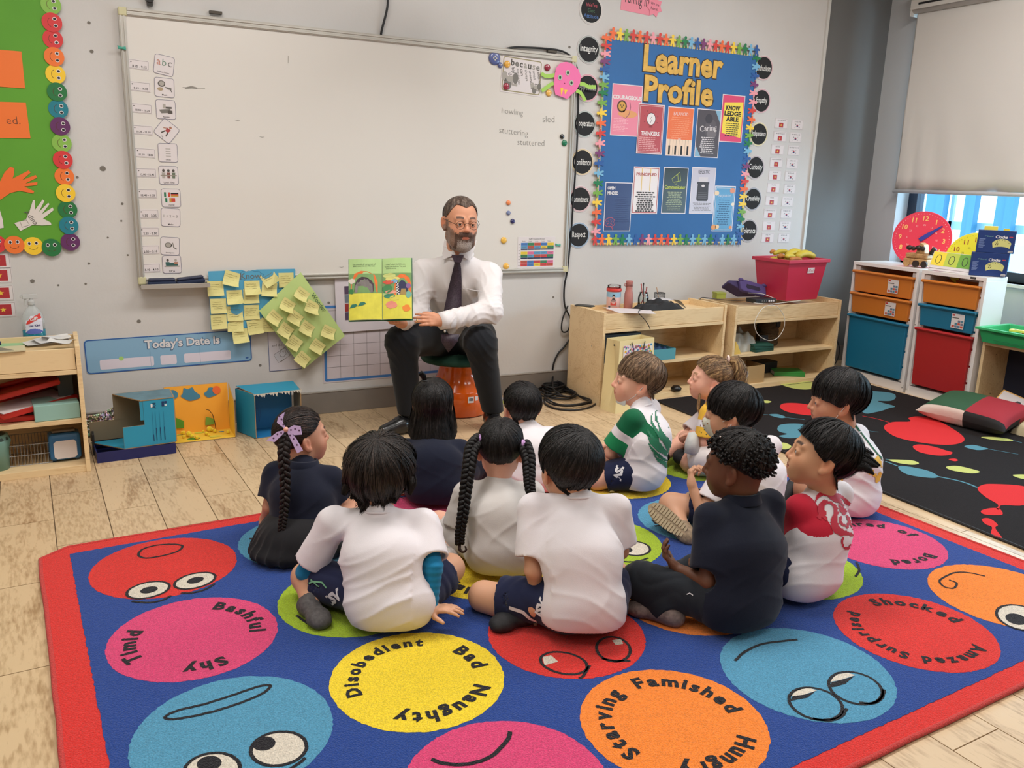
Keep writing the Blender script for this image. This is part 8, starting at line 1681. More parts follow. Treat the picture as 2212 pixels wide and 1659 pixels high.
# 4 girl with two plaits
k=kid('girl in a light grey shirt with two long plaits and lilac bands',(1085,1272),6,(1078,1045),(1081,969),-2,hp=-8,hs=1.0,skin=FA,shirt=(206,200,196),bottom='shorts',bcol=(208,202,200),seed=4,hw=.112,ww=1.38,wr=.080,
    arms=dict(Le=('p',980,1155,.06),Lw=('p',985,1185,.14),Re=('p',1150,1150,.08)),legs=dict(Lk=('p',948,1132,.16),La=('p',962,1208,.05),Lt=('p',950,1216,.12)),shoes=(206,200,196),sock=(206,196,190),backoff=.12,dds=.05,ddh=.07,sl=.78)
hair(k['root'],k['HF'],BLK,[(0,66),(40,72),(70,90),(90,100),(115,124),(150,142),(180,148)],thick=.010,edge=.003,mess=.35,n=1500,seed=9,crown=(0,-.5,.86),part=(0,.0085,.9),lift=.003,w=.0012)
d4=k['d0']+.05
for path,tu,tc2 in(([(1036,950),(1020,968),(1013,1010),(1006,1060),(1000,1110),(994,1150),(993,1178)],9,None),([(1131,960),(1141,985),(1143,1020),(1144,1048),(1150,1075)],5,None)):
    L_=len(path);braid(k['root'],[D(px,py,d4-.03-.10*min(1,i/2.5)-.02*(i>3)) for i,(px,py) in enumerate(path)],.0175,.0105,BLK,turns=tu)
cable_pts=[D(993,1178,d4-.15),D(992,1186,d4-.155),D(997,1192,d4-.155),D(1004,1192,d4-.155),D(1008,1186,d4-.155),D(1004,1180,d4-.155)]
tuft(k['root'],cable_pts,[.005,.005,.004,.0025],(60,40,34),n=30,name='braid_tip',w=.001)
for px,py in((1038,948),(1131,960)):
    b=MB();c0_=D(px,py,d4-.035)
    for q in(-.004,.004):b.tube([c0_+RH*q*.8+.0125*(math.cos(t)*CU+math.sin(t)*CF) for t in np.linspace(0,2*PI,17)[:-1]],.0046,6,closed=True)
    b.build('hair_band',k['root'],mat('lilac_band',(196,152,208),.5),smooth=True)
# 5 boy behind in white
k=kid('boy in a white shirt half hidden behind the girl with two plaits',(1150,1080),6,(1142,928),(1126,878),20,hp=0,hs=.98,skin=FA,shirt=WHITE,seed=5,hw=.105,ww=1.35,wr=.076,fold=.5,backoff=.10,shoes=(34,32,36),
    legs=dict(Lk=('l',-.19,.16,.10),La=('p',1030,992,.14),Lt=('p',1004,988,.16)))
hair(k['root'],k['HF'],BLK,short_b,tp=2.4,hang=nape,thick=.015,edge=.004,mess=.9,n=1600,seed=12,crown=(.1,-.55,.8),w=.0012)
# 6 boy in white, centre
k=kid('boy in plain white shirt and navy shorts, black bowl haircut, nearest row',(1262,1418),4,(1243,1074),(1228,1008),22,hp=-6,hs=1.05,skin=AS,shirt=WHITE,seed=6,hw=.126,ww=1.24,wr=.080,sl=.78,sleeve_r=.054,hem=.045,
    arms=dict(Le=('p',1152,1232,.0),Lw=('p',1162,1300,.06),Lh=('p',1150,1320,.18),Re=('p',1340,1190,.10),Rw=('l',.10,.22,.14)),legs=dict(Lk=('p',1045,1288,.16),La=('p',1120,1330,.30),Lt=('p',1080,1345,.34),Rk=('l',.13,.21,.08),Ra=('p',1110,1290,.32)),dds=.04,ddh=.06,backoff=.115,cw=1.42)
hair(k['root'],k['HF'],BLK,thick_b,hang=[(0,.008),(60,.012),(110,.006),(180,.034)],tp=3.4,thick=.021,edge=.007,mess=.7,n=3200,seed=14,crown=(.28,-.5,.82),lift=.005,w=.0013,clump=.002)
isv(k,(1168,1312),(1150,1300),.05);stripe(k,[(1100,1312),(1130,1322),(1145,1336),(1160,1342)],.011)
# 7 green house shirt boy
gm=sleeve_mat('shirt_green_house',(14,96,62),(228,222,226),(30,134,84),.050,.085)
k=kid('light brown haired boy in a white shirt with green sleeves and phoenix print',(1395,1078),62,(1386,876),(1376,822),92,hp=6,hs=1.06,skin=(232,178,152),shirt=('m',gm),seed=7,hw=.112,ww=1.25,wr=.086,sl=.80,sleeve_r=.052,headkw=dict(brow=(120,92,70),iris=(70,84,90),nose=.95),
    arms=dict(Le=('p',1318,978,-.04),Lw=('p',1345,1010,.02),Lh=('p',1300,1015,.02)),legs=dict(Lk=('p',1290,1035,-.02),La=('l',.05,.26,.05),Rk=('l',.2,.16,.10)),backoff=.13,dds=-.02,ddh=.0)
hair(k['root'],k['HF'],(112,88,68),[(0,74),(30,78),(55,84),(75,98),(88,98),(100,102),(115,124),(150,134),(180,136)],hang=[(0,.022),(40,.016),(80,.004),(105,.0),(122,.012),(150,.024),(180,.030)],tp=2.2,thick=.020,edge=.005,mess=1.0,n=2600,seed=17,crown=(.1,-.6,.75),col2=(140,114,88),lift=.006,w=.0012)
isv(k,(1336,1022),(1358,1028),.06);stripe(k,[(1300,1058),(1330,1062),(1362,1066)],.009)
# phoenix print outlines, as worn
z4_=lambda L_:[(1260+x/3.607,720+y/3.607) for x,y in L_]
PHX=[[(540,620),(530,660),(540,700),(570,740),(600,790),(630,850),(600,830),(560,770),(525,700),(525,650)],[(500,695),(500,740),(530,790),(580,830),(620,880),(650,930),(590,880),(530,830),(500,770)],[(490,775),(510,810),(560,850),(610,900),(650,960),(580,920),(520,860)],[(500,840),(530,880),(580,930),(640,980),(690,1010),(620,990),(550,940),(520,890)],[(545,940),(580,970),(640,1000),(700,1030),(720,1060),(650,1040),(580,1000)],[(580,690),(600,740),(640,800),(670,870),(690,940),(700,1000),(660,930),(620,850),(590,780)],[(650,800),(690,860),(720,930),(735,1000),(740,1060),(720,1065),(710,1000),(690,930),(660,870)],[(660,730),(690,750),(710,790),(735,830),(745,880),(760,940),(768,1000),(750,1040),(740,980),(730,900),(710,840),(695,800),(700,780),(680,760)],[(600,562),(640,568),(662,592),(630,580)],[(577,572),(568,620),(575,680),(592,705),(562,680),(558,620)],[(600,1000),(650,1020),(700,1045),(712,1062),(640,1045)],[(560,860),(610,880),(660,930),(700,985),(712,1020),(660,970),(600,910)],[(630,780),(665,840),(690,900),(700,950),(672,900),(640,840)]]
# mask under chin
def pxmesh(k,pts,dd,name,m,th=.0015,parent=None,bulge=.0):
    P=[D(px,py,k['d0']+dd) for px,py in pts];c=sum(P)/len(P);b=MB();n=len(P);v=P+[c-CF*bulge];b.add(v,[(i,(i+1)%n,n) for i in range(n)]);o=b.build(name,parent or k['root'],m,smooth=True);s_=o.modifiers.new('s','SOLIDIFY');s_.thickness=th;return o
mk_=mat('mask_pale',(206,208,204),.7,noise=(40,.1));Rk,Ok=k['HF'];hl=lambda x,y,z:Rk@np.array([x,y,z])+Ok
def maskmesh(k,pts,name,m,n=7):
    """pts: rows of head-local points"""
    b=MB();rows=len(pts);cols_=len(pts[0]);R,O=k['HF'];vs=[R@np.array(p)+O for r_ in pts for p in r_];b.add(vs,[(i*cols_+j,i*cols_+j+1,(i+1)*cols_+j+1,(i+1)*cols_+j) for i in range(rows-1) for j in range(cols_-1)]);o=b.build(name,k['root'],m,smooth=True);s_=o.modifiers.new('s','SOLIDIFY');s_.thickness=.0015;s_=o.modifiers.new('d','SUBSURF');s_.levels=1;s_.render_levels=1;return o
def chin_mask(k,m):
    A=np.linspace(-1.1,1.1,9);maskmesh(k,[[(.052*math.sin(a),.012+.058*math.cos(a),z0-.0*abs(a)) for a in A] for z0 in(-.070,-.080,-.092,-.100)],'face_mask',m)
    for s_ in(-1,1):b=MB();R,O=k['HF'];b.tube([R@np.array(p)+O for p in((s_*.046,.036,-.078),(s_*.066,.012,-.05),(s_*.077,-.008,-.012),(s_*.074,-.022,-.002),(s_*.076,-.026,-.02))],.0013,5);b.build('mask_loop',k['root'],mat('elastic_white',(222,220,216),.6),smooth=True)
chin_mask(k,mk_)
K7=k
# 8 girl with a ponytail
ym=sleeve_mat('shirt_yellow_house',(228,178,60),(228,222,226),(228,178,60),.035,.065)
k=kid('girl with a curly light brown ponytail and yellow sleeves',(1560,1040),62,(1548,866),(1534,818),88,rag=(.035,.2),hp=6,hs=.98,skin=(234,178,154),shirt=('m',ym),seed=8,hw=.10,ww=1.2,wr=.070,sl=.85,headkw=dict(brow=(150,112,80),iris=(70,84,90),nose=.95),zs=.012,
    arms=dict(Le=('p',1522,955,-.08),Lw=('p',1518,1000,-.02),Re=('p',1478,945,.05),Rw=('p',1496,938,.0)),legs=dict(Lk=('p',1492,1000,.0),La=('p',1470,985,.04)),bcol=(222,214,212),backoff=.1,dds=.0,ddh=.0)
hair(k['root'],k['HF'],(120,92,66),[(0,62),(40,72),(70,90),(90,96),(115,120),(150,130),(180,132)],thick=.010,edge=.004,mess=1.0,n=2000,seed=21,crown=(0,-.85,.4),col2=(164,132,92),lift=.005,w=.0012)
d8=k['d0'];tuft(k['root'],[D(1574,780,d8-.02),D(1588,780,d8-.02),D(1598,802,d8-.02),D(1597,835,d8-.02),D(1588,866,d8-.02)],[.010,.024,.030,.026,.008],(122,94,66),n=260,seed=3,col2=(176,144,100),spread=1.25)
tuft(k['root'],[D(1512,850,d8-.03),D(1508,880,d8-.04),D(1514,905,d8-.05)],[.003,.006,.003],(126,96,66),n=30,name='hair_lock',spread=1.4,col2=(160,124,84),solid=False)
b=MB();c0_=D(1573,776,d8-.025);b.tube([c0_+.014*(math.cos(t)*CU+math.sin(t)*CF) for t in np.linspace(0,2*PI,17)[:-1]],.005,6,closed=True);b.build('hair_band',k['root'],mat('pale_pink_band',(236,206,196),.5),smooth=True)
b=MB();P=[(1487,935),(1500,932),(1510,945),(1510,978),(1495,983),(1478,978),(1480,955)];Q=[D(px,py,d8-.10) for px,py in P];c=sum(Q)/len(Q);b.add([q-c for q in Q]+[-CF*.012],[(i,(i+1)%7,7) for i in range(7)]);o=b.build('face_mask',m=mk_,smooth=True);o.location=c;s_=o.modifiers.new('s','SOLIDIFY');s_.thickness=.002;tag(o,'pale face mask held in the hand of the girl with the ponytail','face mask')
b=MB();q0=D(1488,940,d8-.10)-c;b.tube([q0,q0+CU*.02+RH*.004,q0+CU*.03+RH*.012,q0+CU*.012+RH*.018],.001,5);b.build('mask_loop',o,mat('elastic_white',0))
# 9 boy with a printed mask
k=kid('dark haired boy in white wearing a patterned mask, tan shoe sole showing',(1635,1165),40,(1626,957),(1578,893),72,hp=-4,hs=1.04,skin=(206,156,126),shirt=WHITE,seed=9,hw=.118,ww=1.3,wr=.086,sl=.75,bcol=(26,32,60),
    arms=dict(Le=('p',1516,1112,-.08),Lw=('p',1494,1045,-.06),Lh=('p',1490,1012,-.04),Ln=tuple(RH),Re=('p',1545,1070,.12),Rw=('p',1535,1018,.04),Rh=('p',1500,1005,.0),Rn=(0,0,-1)),handk=dict(L=dict(curl=(.9,.9,.5)),R=dict(curl=(.5,.6,.5))),
    legs=dict(Lk=('p',1450,1090,.0),La=('p',1478,1150,-.10),Lt=('p',1420,1105,-.04)),shoes=(150,130,106),dds=.02,ddh=-.02,backoff=.10)
hair(k['root'],k['HF'],BLK,thick_b,hang=[(0,.016),(50,.012),(105,.0),(122,.014),(150,.028),(180,.036)],tp=2.2,thick=.021,edge=.005,mess=.8,n=2200,seed=25,crown=(.15,-.5,.82),lift=.006,w=.0013)
mp_=mat('mask_print',(206,206,190),.7,noise=(50,.12));A=np.linspace(-1.15,1.15,11)
maskmesh(k,[[(.056*math.sin(a)*w_,.016+(.068+o_)*math.cos(a)**.7 if abs(a)<1.5 else 0,z_) for a in A] for z_,w_,o_ in((-.014,.98,.006),(-.026,1.02,.018),(-.045,1.03,.018),(-.065,.98,.008),(-.084,.85,-.008))],'face_mask',mp_)
R,O=k['HF'];b=MB()
for a,z_ in[(-1.0,-.03),(-.8,-.055),(-.6,-.025),(-.5,-.07),(-.35,-.045),(-.95,-.07),(-.2,-.07),(-.1,-.03),(-.75,-.04),(.1,-.055)]:
    c_=np.array([.058*math.sin(a),.020+.087*math.cos(a)**.7,z_]);nn=unit((math.sin(a)*1.3,math.cos(a),0));tx=np.cross((0,0,1),nn);b.add([R@(c_+tx*x+np.array([0,0,y])+nn*.0012)+O for x,y in((-.004,0),(0,-.003),(.005,.001),(.001,.004))],[(0,1,2,3)],paper(96,110,78) if z_<-.05 else paper(150,104,70))
b.build('mask_pattern',k['root'])
for s_ in(-1,1):b=MB();b.tube([R@np.array(p)+O for p in((s_*.050,.040,-.022),(s_*.066,.018,-.014),(s_*.078,-.006,.004))],.0013,5);b.tube([R@np.array(p)+O for p in((s_*.048,.034,-.075),(s_*.066,.012,-.05),(s_*.078,-.010,-.02))],.0013,5);b.build('mask_loop',k['root'],mat('elastic_white',0),smooth=True)
# shoe sole with tread
hip,K_,An,To=k['lg']['L'];d_=unit(To-An);nrm=unit(np.cross(d_,np.cross(CAM-To,d_)));nrm=nrm if nrm@(CAM-To)>0 else-nrm;sx_=np.cross(nrm,d_);c_=(An+To)/2+nrm*.030
sp_=mat('sole_tan',(156,138,112),.7,noise=(40,.1));P=[(.095*math.cos(t)*(1 if math.cos(t)>0 else.95),(.036+.006*math.cos(t))*math.sin(t)*(1-.14*math.exp(-((math.cos(t)+.15)/.3)**2))) for t in np.linspace(0,2*PI,40)[:-1]]
b=MB();b.prism(P,-.012,0,sp_)
for i in range(13):
    x=-.078+i*.013;hw_=.034*math.sqrt(max(0,1-(x/.095)**2))
    for s_ in(-1,1):b.box(x-.0045,x+.0045,min(s_*.004,s_*hw_),max(s_*.004,s_*hw_),0,.003,mat('sole_lug',(176,158,130),.7))
o=b.build('shoe_sole',k['root']);o.matrix_basis=frame(c_,d_,sx_,np.cross(d_,sx_) if np.cross(d_,sx_)@nrm>0 else-np.cross(d_,sx_))
if np.cross(d_,sx_)@nrm<0:o.matrix_basis=frame(c_,d_,-sx_,np.cross(d_,-sx_))
# 10 boy in navy polo
k=kid('boy with short twisted hair in a navy polo and dark trousers',(1610,1392),32,(1602,1080),(1590,1004),58,hp=-4,hs=1.03,skin=(104,66,46),shirt=(17,22,38),polo=True,bottom='pants',bcol=(34,38,44),seed=10,hw=.130,ww=1.42,wr=.090,sl=.78,sleeve_r=.056,headkw=dict(brow=(16,12,10),lip=(96,52,46),nose=1.1),nr=.036,
    arms=dict(Le=('p',1530,1258,-.06),Lw=('p',1462,1228,.02),Lh=('p',1440,1205,.03),Ln=tuple(RH+np.array([0,0,.3]))),handk=dict(L=dict(curl=(.6,.5,.3),spread=.15)),legs=dict(Lk=('p',1385,1255,.06),La=('p',1440,1325,.12),Lt=('p',1370,1310,.16),Rk=('l',.12,.21,.09)),shoes=(120,104,98),dds=.04,ddh=.04,backoff=.115,fold=.6,cw=1.45)
hair(k['root'],k['HF'],(18,14,13),[(0,66),(40,70),(58,80),(75,92),(95,92),(115,108),(150,122),(180,126)],thick=.016,edge=.003,mess=1.5,n=500,seed=30,crown=(0,-.45,.85),clump=.002,cf=17,w=.001)
R,O=k['HF'];rs_=np.random.RandomState(4);b=MB()
for i in range(620):
    t=math.acos(1-rs_.rand()*1.35);p=rs_.uniform(0,2*PI)
    if math.degrees(t)>np.interp(abs((math.degrees(p)+180)%360-180),[0,40,75,95,150,180],[64,68,84,86,118,122]):continue
    d=np.array([math.sin(t)*math.sin(p),math.sin(t)*math.cos(p),math.cos(t)]);k_=1/math.sqrt(((d/np.array([.070,.086,.076]))**2).sum());c_=np.array((0,-.010,.022))+d*(k_+.010);dn=unit(np.array([d[0]*.5,d[1]*.5-.15,-.8])+rs_.normal(0,.35,3));ph=rs_.uniform(0,6)
    sd_=unit(np.cross(d,dn));L_=rs_.uniform(.005,.013);b.tube([R@(c_+d*(.001+.007*math.sin(2.2*u))+dn*L_*u+sd_*.0022*math.sin(9*u+ph))+O for u in np.linspace(0,1,6)],[.004,.0042,.004,.0038,.0034,.002],5)
b.build('hair_twists',k['root'],hair_mat((18,14,13)),smooth=True)
b=MB()
for px,py in((1646,951),(1650,965),(1660,992),(1663,1010),(1556,943),(1657,975)):
    P=D(px,py,depth(k['H'])-.06);b.ball(P,.0025)
b.build('lint_fleck',k['root'],WP);stripe(k,[(1484,1284),(1490,1281),(1497,1286)],.0025)
# 11 red house shirt boy
rm=sleeve_mat('shirt_red_house',(190,34,56),(226,220,224),(184,32,54),.075,.110)
k=kid('boy looking up in a white shirt with red sleeves and dragon print',(1760,1322),40,(1774,1062),(1774,984),78,rag=(.098,.2),hp=14,hroll=-6,hs=1.06,skin=(208,156,120),shirt=('m',rm),seed=11,hw=.118,ww=1.28,wr=.082,sl=.80,sleeve_r=.050,headkw=dict(nose=.85),
    arms=dict(Le=('p',1716,1150,.02),Lw=('p',1700,1190,.10)),legs=dict(Lk=('l',-.12,.21,.09),Rk=('l',.14,.2,.09)),dds=.02,ddh=-.02,backoff=.11,cw=1.35)
hair(k['root'],k['HF'],BLK,short_b,tp=1.9,hang=nape,thick=.018,edge=.004,mess=1.3,n=2600,seed=33,crown=(0,-.35,.92),lift=.008,w=.0012,flare=.1)
R,O=k['HF']
for i in range(7):
    a=(i-3)*.16;c_=np.array([.05*math.sin(a*2),-.088,.045-.012*abs(i-3)]);tuft(k['root'],[R@(c_)+O,R@(c_+np.array([.03*a,-.028,.006]))+O,R@(c_+np.array([.06*a,-.052-.01*(i%3),-.004+.010*(i%2)]))+O],[.018,.013,.002],BLK,n=110,seed=i,name='hair_spike',w=.001,spread=1.2)
dr_=mat('print_red',(186,34,56),.7)
z5=lambda L_:[(1320+x/3.0724,880+y/3.0724) for x,y in L_]
zd=lambda L_:[(1680+x/3.07,1030+y/3.07) for x,y in L_]
dragon=[zd(q) for q in([(243,178),(248,140),(268,110),(300,95),(320,92),(330,100),(370,102),(410,115),(445,140),(480,175),(500,210),(508,235),(495,225),(470,190),(440,175),(455,205),(430,195),(405,175),(380,170),(345,150),(330,130),(300,125),(265,145)],
 [(318,158),(350,165),(378,185),(400,210),(390,225),(412,240),(395,250),(392,290),(405,330),(440,355),(490,372),(512,400),(526,425),(505,400),(470,388),(415,392),(378,375),(356,345),(346,305),(352,275),(366,250),(370,220),(362,195),(345,182),(322,182)],
 [(322,182),(305,200),(310,225),(325,240),(318,258),(328,275),(325,292),(308,288),(300,275),(285,262),(287,285),(270,282),(255,265),(268,250),(262,225),(262,195),(275,178),(292,165),(300,150),(318,158)],[(400,180),(450,215),(465,235),(440,235),(455,250),(430,255),(408,225)],
 [(418,255),(405,275),(405,305),(422,325),(445,330),(448,318),(428,310),(420,290),(425,268)],[(455,262),(475,268),(470,340),(455,345),(448,335),(460,300)],[(458,250),(500,330),(522,390),(512,395),(486,340),(450,262)],
 [(424,402),(418,430),(425,462),(450,482),(478,478),(492,452),(505,445),(522,455),(520,440),(500,425),(482,440),(465,465),(440,462),(430,435),(440,400)],[(468,500),(512,470),(528,560),(512,568),(506,548),(476,516)],[(488,555),(455,570),(438,600),(438,640),(452,655),(470,650),(485,620),(486,600),(475,605),(466,632),(452,638),(452,605),(465,585),(490,572),(505,560)])]
def project_polys(k,polys,m,name,tree='tree',res=2.0,off=.002):
    """outlines given where they are seen on the garment, wrapped onto its surface"""
    if len(polys)>1:
        for P in polys:project_polys(k,[P],m,name,tree,res,off)
        return
    D_=dense(polys,res);V=np.concatenate(D_.v);out=[];ok=np.ones(len(V),bool)
    for i,(x,y,_) in enumerate(V):
        l,n_,q,d=k[tree].ray_cast(Vector(CAM),Vector(ray(x,y)).normalized())
        if l is None:ok[i]=False;out.append(CAM)
        else:n_=np.array(n_);n_=n_ if n_@(CAM-np.array(l))>0 else-n_;out.append(np.array(l)+n_*off)
    out=np.array(out);fs=[]
    for f in D_.f:
        if all(ok[i] for i in f):
            q=out[list(f)]
            if np.ptp(q,axis=0).max()<.02:fs.append(f)
    if fs:b=MB();b.add(out,fs,m);b.build(name,k['root'],smooth=True)
project_polys(k,dragon,dr_,'dragon_print');project_polys(k,[zd([(215,885),(300,840),(400,780),(470,700),(530,650),(560,590),(572,560),(575,600),(555,690),(520,770),(470,830),(400,870),(300,890),(240,892)])],dr_,'hem_print');project_polys(k,[zd([(470,770),(500,720),(522,705),(520,740),(490,775)])],wst,'hem_print',off=.0032)
project_polys(K7,[z4_(q) for q in PHX],mat('print_green',(22,110,76),.7),'phoenix_print')
# 12 boy at the right with a lanyard
ym2=sleeve_mat('shirt_yellow_house_long',(228,178,50),(228,178,50),(228,178,50),.06,.09)
k=kid('black haired boy with a green lanyard, rightmost on the rug',(1862,1130),52,(1834,935),(1806,864),84,hp=-2,hs=1.08,skin=(196,142,112),shirt=('m',ym2),seed=12,hw=.112,ww=1.25,wr=.082,sl=.82,sleeve_r=.048,
    arms=dict(Le=('p',1790,1042,-.04),Lw=('p',1750,1010,.03)),dds=.0,ddh=-.02,backoff=.10,legs=dict(Lk=('p',1740,1060,.0)))
hair(k['root'],k['HF'],BLK,thick_b,hang=[(0,.018),(50,.012),(90,.004),(120,.018),(150,.030),(180,.038)],tp=2.4,thick=.025,edge=.006,mess=.9,n=2800,seed=40,crown=(.1,-.4,.88),lift=.006,w=.0014)
fl_=lambda c0x,c0y:None
yp=mat('print_yellow',(230,182,60),.7)
flame=[[(1640+x/3.318,760+y/3.318) for x,y in L_] for L_ in([(765,830),(790,850),(820,840),(815,870),(840,875),(830,900),(800,880),(770,870)],[(820,770),(850,740),(870,780),(880,830),(860,820),(840,790)],[(830,900),(860,860),(890,870),(900,930),(905,975),(880,960),(870,920),(850,930),(835,950)],[(880,790),(905,830),(900,860),(885,840)])]
project_polys(k,flame,yp,'flame_print');stripe(k,[(1846,918),(1862,938),(1880,962),(1896,982),(1908,994)],.012,cloth_mat('lanyard_green',(24,92,62)),'tree','lanyard')
chin_mask(k,mat('mask_dark_print',(120,116,112),.7,noise=(90,.5)))
isv(k,(1836,1094),(1846,1082),.035)


# ================================================================ the man on the stool
st_=empty('stool',loc=(1.915,-.235,0));tag(st_,'orange plastic stool with flared base under the seated man','stool')
b=MB();b.lathe([(.150,0),(.168,.01),(.168,.135),(.163,.145),(.140,.175),(.122,.215),(.112,.26),(.118,.29),(.10,.295)],48);b.build('body',st_,mat('orange_plastic',(232,98,24),.12,coat=.6),smooth=True)
b=MB();af=math.atan2(CAM[1]+.235,CAM[0]-1.915)+.40
wrap(.1692,af,.105,WP,[(-.017,-.017),(.017,-.017),(.017,.017),(-.017,.017)],b);[wrap(.1696,af,.105,ink,[(-.010+i*.004,-.006),(-.008+i*.004,-.006),(-.008+i*.004,.010),(-.010+i*.004,.010)],b) for i in range(6)];wrap(.1692,af+.19,.110,WP,[(-.008,-.012),(.012,-.012),(.012,.012),(-.008,.012)],b);b.build('sticker',st_)
b=MB();b.lathe([(.13,.297),(.205,.300),(.212,.312),(.200,.330),(.10,.345),(.001,.347)],40);o=b.build('seat_cushion',m=mat('green_cushion',(22,62,44),.85,bump=(60,.4,.004)),smooth=True);o.location=(1.905,-.255,0);tag(o,'dark green round cushion on the orange stool','cushion')
man=person('man in a white shirt and dark tie sitting on an orange stool reading aloud',None);Z=np.array([0,0,1.])
SK=(214,152,120);P0=np.array([1.90,-.262,.445]);N=D(990,548,4.27);H=D(995,477,4.17);R_=unit(np.cross(Z,fdir(5)));f=-fdir(5)  # R_: towards the picture's left
SA,SB=D(916,583,4.33),D(1056,590,4.31);EA,WA=D(900,668,4.30),D(868,698,4.11);EB,WB=D(1060,672,4.20),D(955,693,4.07)
(hV,hF,hC),HF=make_head(man,H,-158,-4,2,1.13,SK,N-Z*.03,adult=True,brow=(70,52,44),beard=((72,58,52),(142,134,128)),iris=(60,44,34),eyelid=.0008,nose=1.15)
parts=[(hV,hF)];cols=[hC]
for W_,h2,pn,sd_i,kw,E_ in((WA,D(834,694,3.985),CU,1,dict(s=1.05,curl=(.75,1.05,.6),thumb=(.8,.2)),EA),(WB,D(880,686,3.985),CF*1.0-CU*.15,-1,dict(s=1.08,curl=(.22,.28,.2),spread=.05,thumb=(.45,.35),tcurl=.7),EB)):
    sd=SD(.0032);sd.cap(W_+(E_-W_)*.35,W_,.032,.0265,k=.01);hand(sd,W_,h2-W_,pn,sd_i,**kw);V,F=sd.mesh();parts.append((V,F));cols.append(np.tile(lc(SK),(len(V),1)))
rootobj('body',qmesh('body',parts,[skin_m],col=np.concatenate(cols)),man)
hair(man,HF,(84,66,56),[(0,60),(22,52),(36,50),(50,66),(62,84),(76,96),(88,92),(100,98),(116,122),(150,134),(180,136)],thick=.0065,edge=.0015,tp=2,mess=.5,n=2600,seed=50,crown=(0,-.4,.9),clump=.001,lift=.002,w=.0009,col2=(120,106,96))
R,O=HF;gm_=mat('wire_frame',(52,34,28),.35,metal=.6);b=MB()
for s_ in(-1,1):
    b.tube([(s_*.0305+.0185*math.cos(t),.0925-.10*abs(.0185*math.cos(t))*.3,-.009+.0165*math.sin(t)) for t in np.linspace(0,2*PI,25)[:-1]],.0010,6,closed=True);b.tube([(s_*.049,.090,-.006),(s_*.058,.082,-.003),(s_*.072,.03,.002),(s_*.077,-.006,.006)],.0012,6)
b.tube([(-.0125,.0935,-.004),(-.005,.0965,.0),(.005,.0965,.0),(.0125,.0935,-.004)],.0010,6);gl_=b.build('glasses_frame',man,gm_,smooth=True);gl_.matrix_basis=frame(O,R[:,0],R[:,1],R[:,2])
b=MB();
for s_ in(-1,1):b.add([(s_*.0305+.018*math.cos(t),.0922,-.009+.016*math.sin(t)) for t in np.linspace(0,2*PI,21)[:-1]],[tuple(range(20))])
b.build('lens',gl_,glass('lens_glass',(.97,.97,.97,1),0,.12))
ms=cloth_mat('dress_shirt',(232,226,226),.7);lt_=R_;mid=P0*.45+N*.55+f*.0;ch=P0*.18+N*.82-Z*.05
sd=SD(.0055);sd.cap(P0-Z*.02,mid,.108,.112,k=.05,lat=lt_,sx=1.3).cap(mid,ch,.112,.105,k=.06,lat=lt_,sx=1.35).cap(N-Z*.05,SA-Z*.015,.055,.055,k=.05).cap(N-Z*.05,SB-Z*.015,.055,.055,k=.05).cap(N-Z*.05,N-Z*.012,.066,.056,k=.02)
for a_,E,W_ in((SA,EA,WA),(SB,EB,WB)):
    e=unit(W_-E);sd.cap(a_-Z*.01,E,.066,.055,k=.03).cap(E,W_-e*.035,.055,.042,k=.03)
def mdisp(P):
    u=P-P0;a,c_=u@lt_,u@Z;d=0
    for(a_,E,W_),sg in(((SA,EA,WA),1),((SB,EB,WB),-1)):
        for p,q in((a_,E),(E,W_)):
            e=unit(q-p);v=P-p;al=v@e;ds=np.linalg.norm(v-al[:,None]*e,axis=1);w=np.clip(1-ds/.1,0,1)*(al>-.03)*(al<np.linalg.norm(q-p)+.03);d=d-.009*w*(1-np.abs(np.sin(al*48+5*np.sin(v@CU*18)+3*np.sin(v@RH*23))))**2
    d=d-.010*np.exp(-((c_-.08)/.10)**2)*(1-np.abs(np.sin(c_*42+a*9+3*np.sin(a*17))))**2-.005*(1-np.abs(np.sin(a*34+6*c_+2*np.sin(13*c_))))**3*np.exp(-((c_-.25)/.12)**2);return d
V,F=sd.mesh(mdisp);rootobj('dress_shirt',qmesh('dress_shirt',[(V,F)],[ms]),man);mt_=bvh_of(V,F)
def px3(px,py,back=.0,tree=None,dflt=4.15):
    l,n_,i,d=(tree or mt_).ray_cast(Vector(CAM),Vector(ray(px,py)).normalized());dd=depth(l) if l is not None else dflt;return D(px,py,dd-back)
def slab_px(rows,name,m,t,root=None,smooth=True):
    """rows: (left point, right point) world pairs -> a thin slab"""
    b=MB();n=len(rows);v=[p for r_ in rows for p in r_];v2=[p+CF*t for p in v];b.add(v+v2,[(2*i,2*i+1,2*i+3,2*i+2) for i in range(n-1)]+[(2*n+2*i+2,2*n+2*i+3,2*n+2*i+1,2*n+2*i) for i in range(n-1)]+[(2*i+2,2*n+2*i+2,2*n+2*i,2*i) for i in range(n-1)]+[(2*i+1,2*n+2*i+1,2*n+2*i+3,2*i+3) for i in range(n-1)]+[(1,0,2*n,2*n+1),(2*n-2,2*n-1,4*n-1,4*n-2)]);return b.build(name,root or man,m,smooth=smooth)
dN=depth(N)
slab_px([(D(960,518,dN-.01),D(972,526,dN-.045)),(D(957.5,532,dN-.03),D(976,536,dN-.07)),(D(956.5,561,dN-.055),D(984,549,dN-.085))],'collar_flap',ms,.005,smooth=False);slab_px([(D(1018,526,dN-.045),D(1029,519,dN-.01)),(D(1004,540,dN-.075),D(1026,534,dN-.035)),(D(991,549,dN-.085),D(1015,564,dN-.06))],'collar_flap',ms,.005,smooth=False)
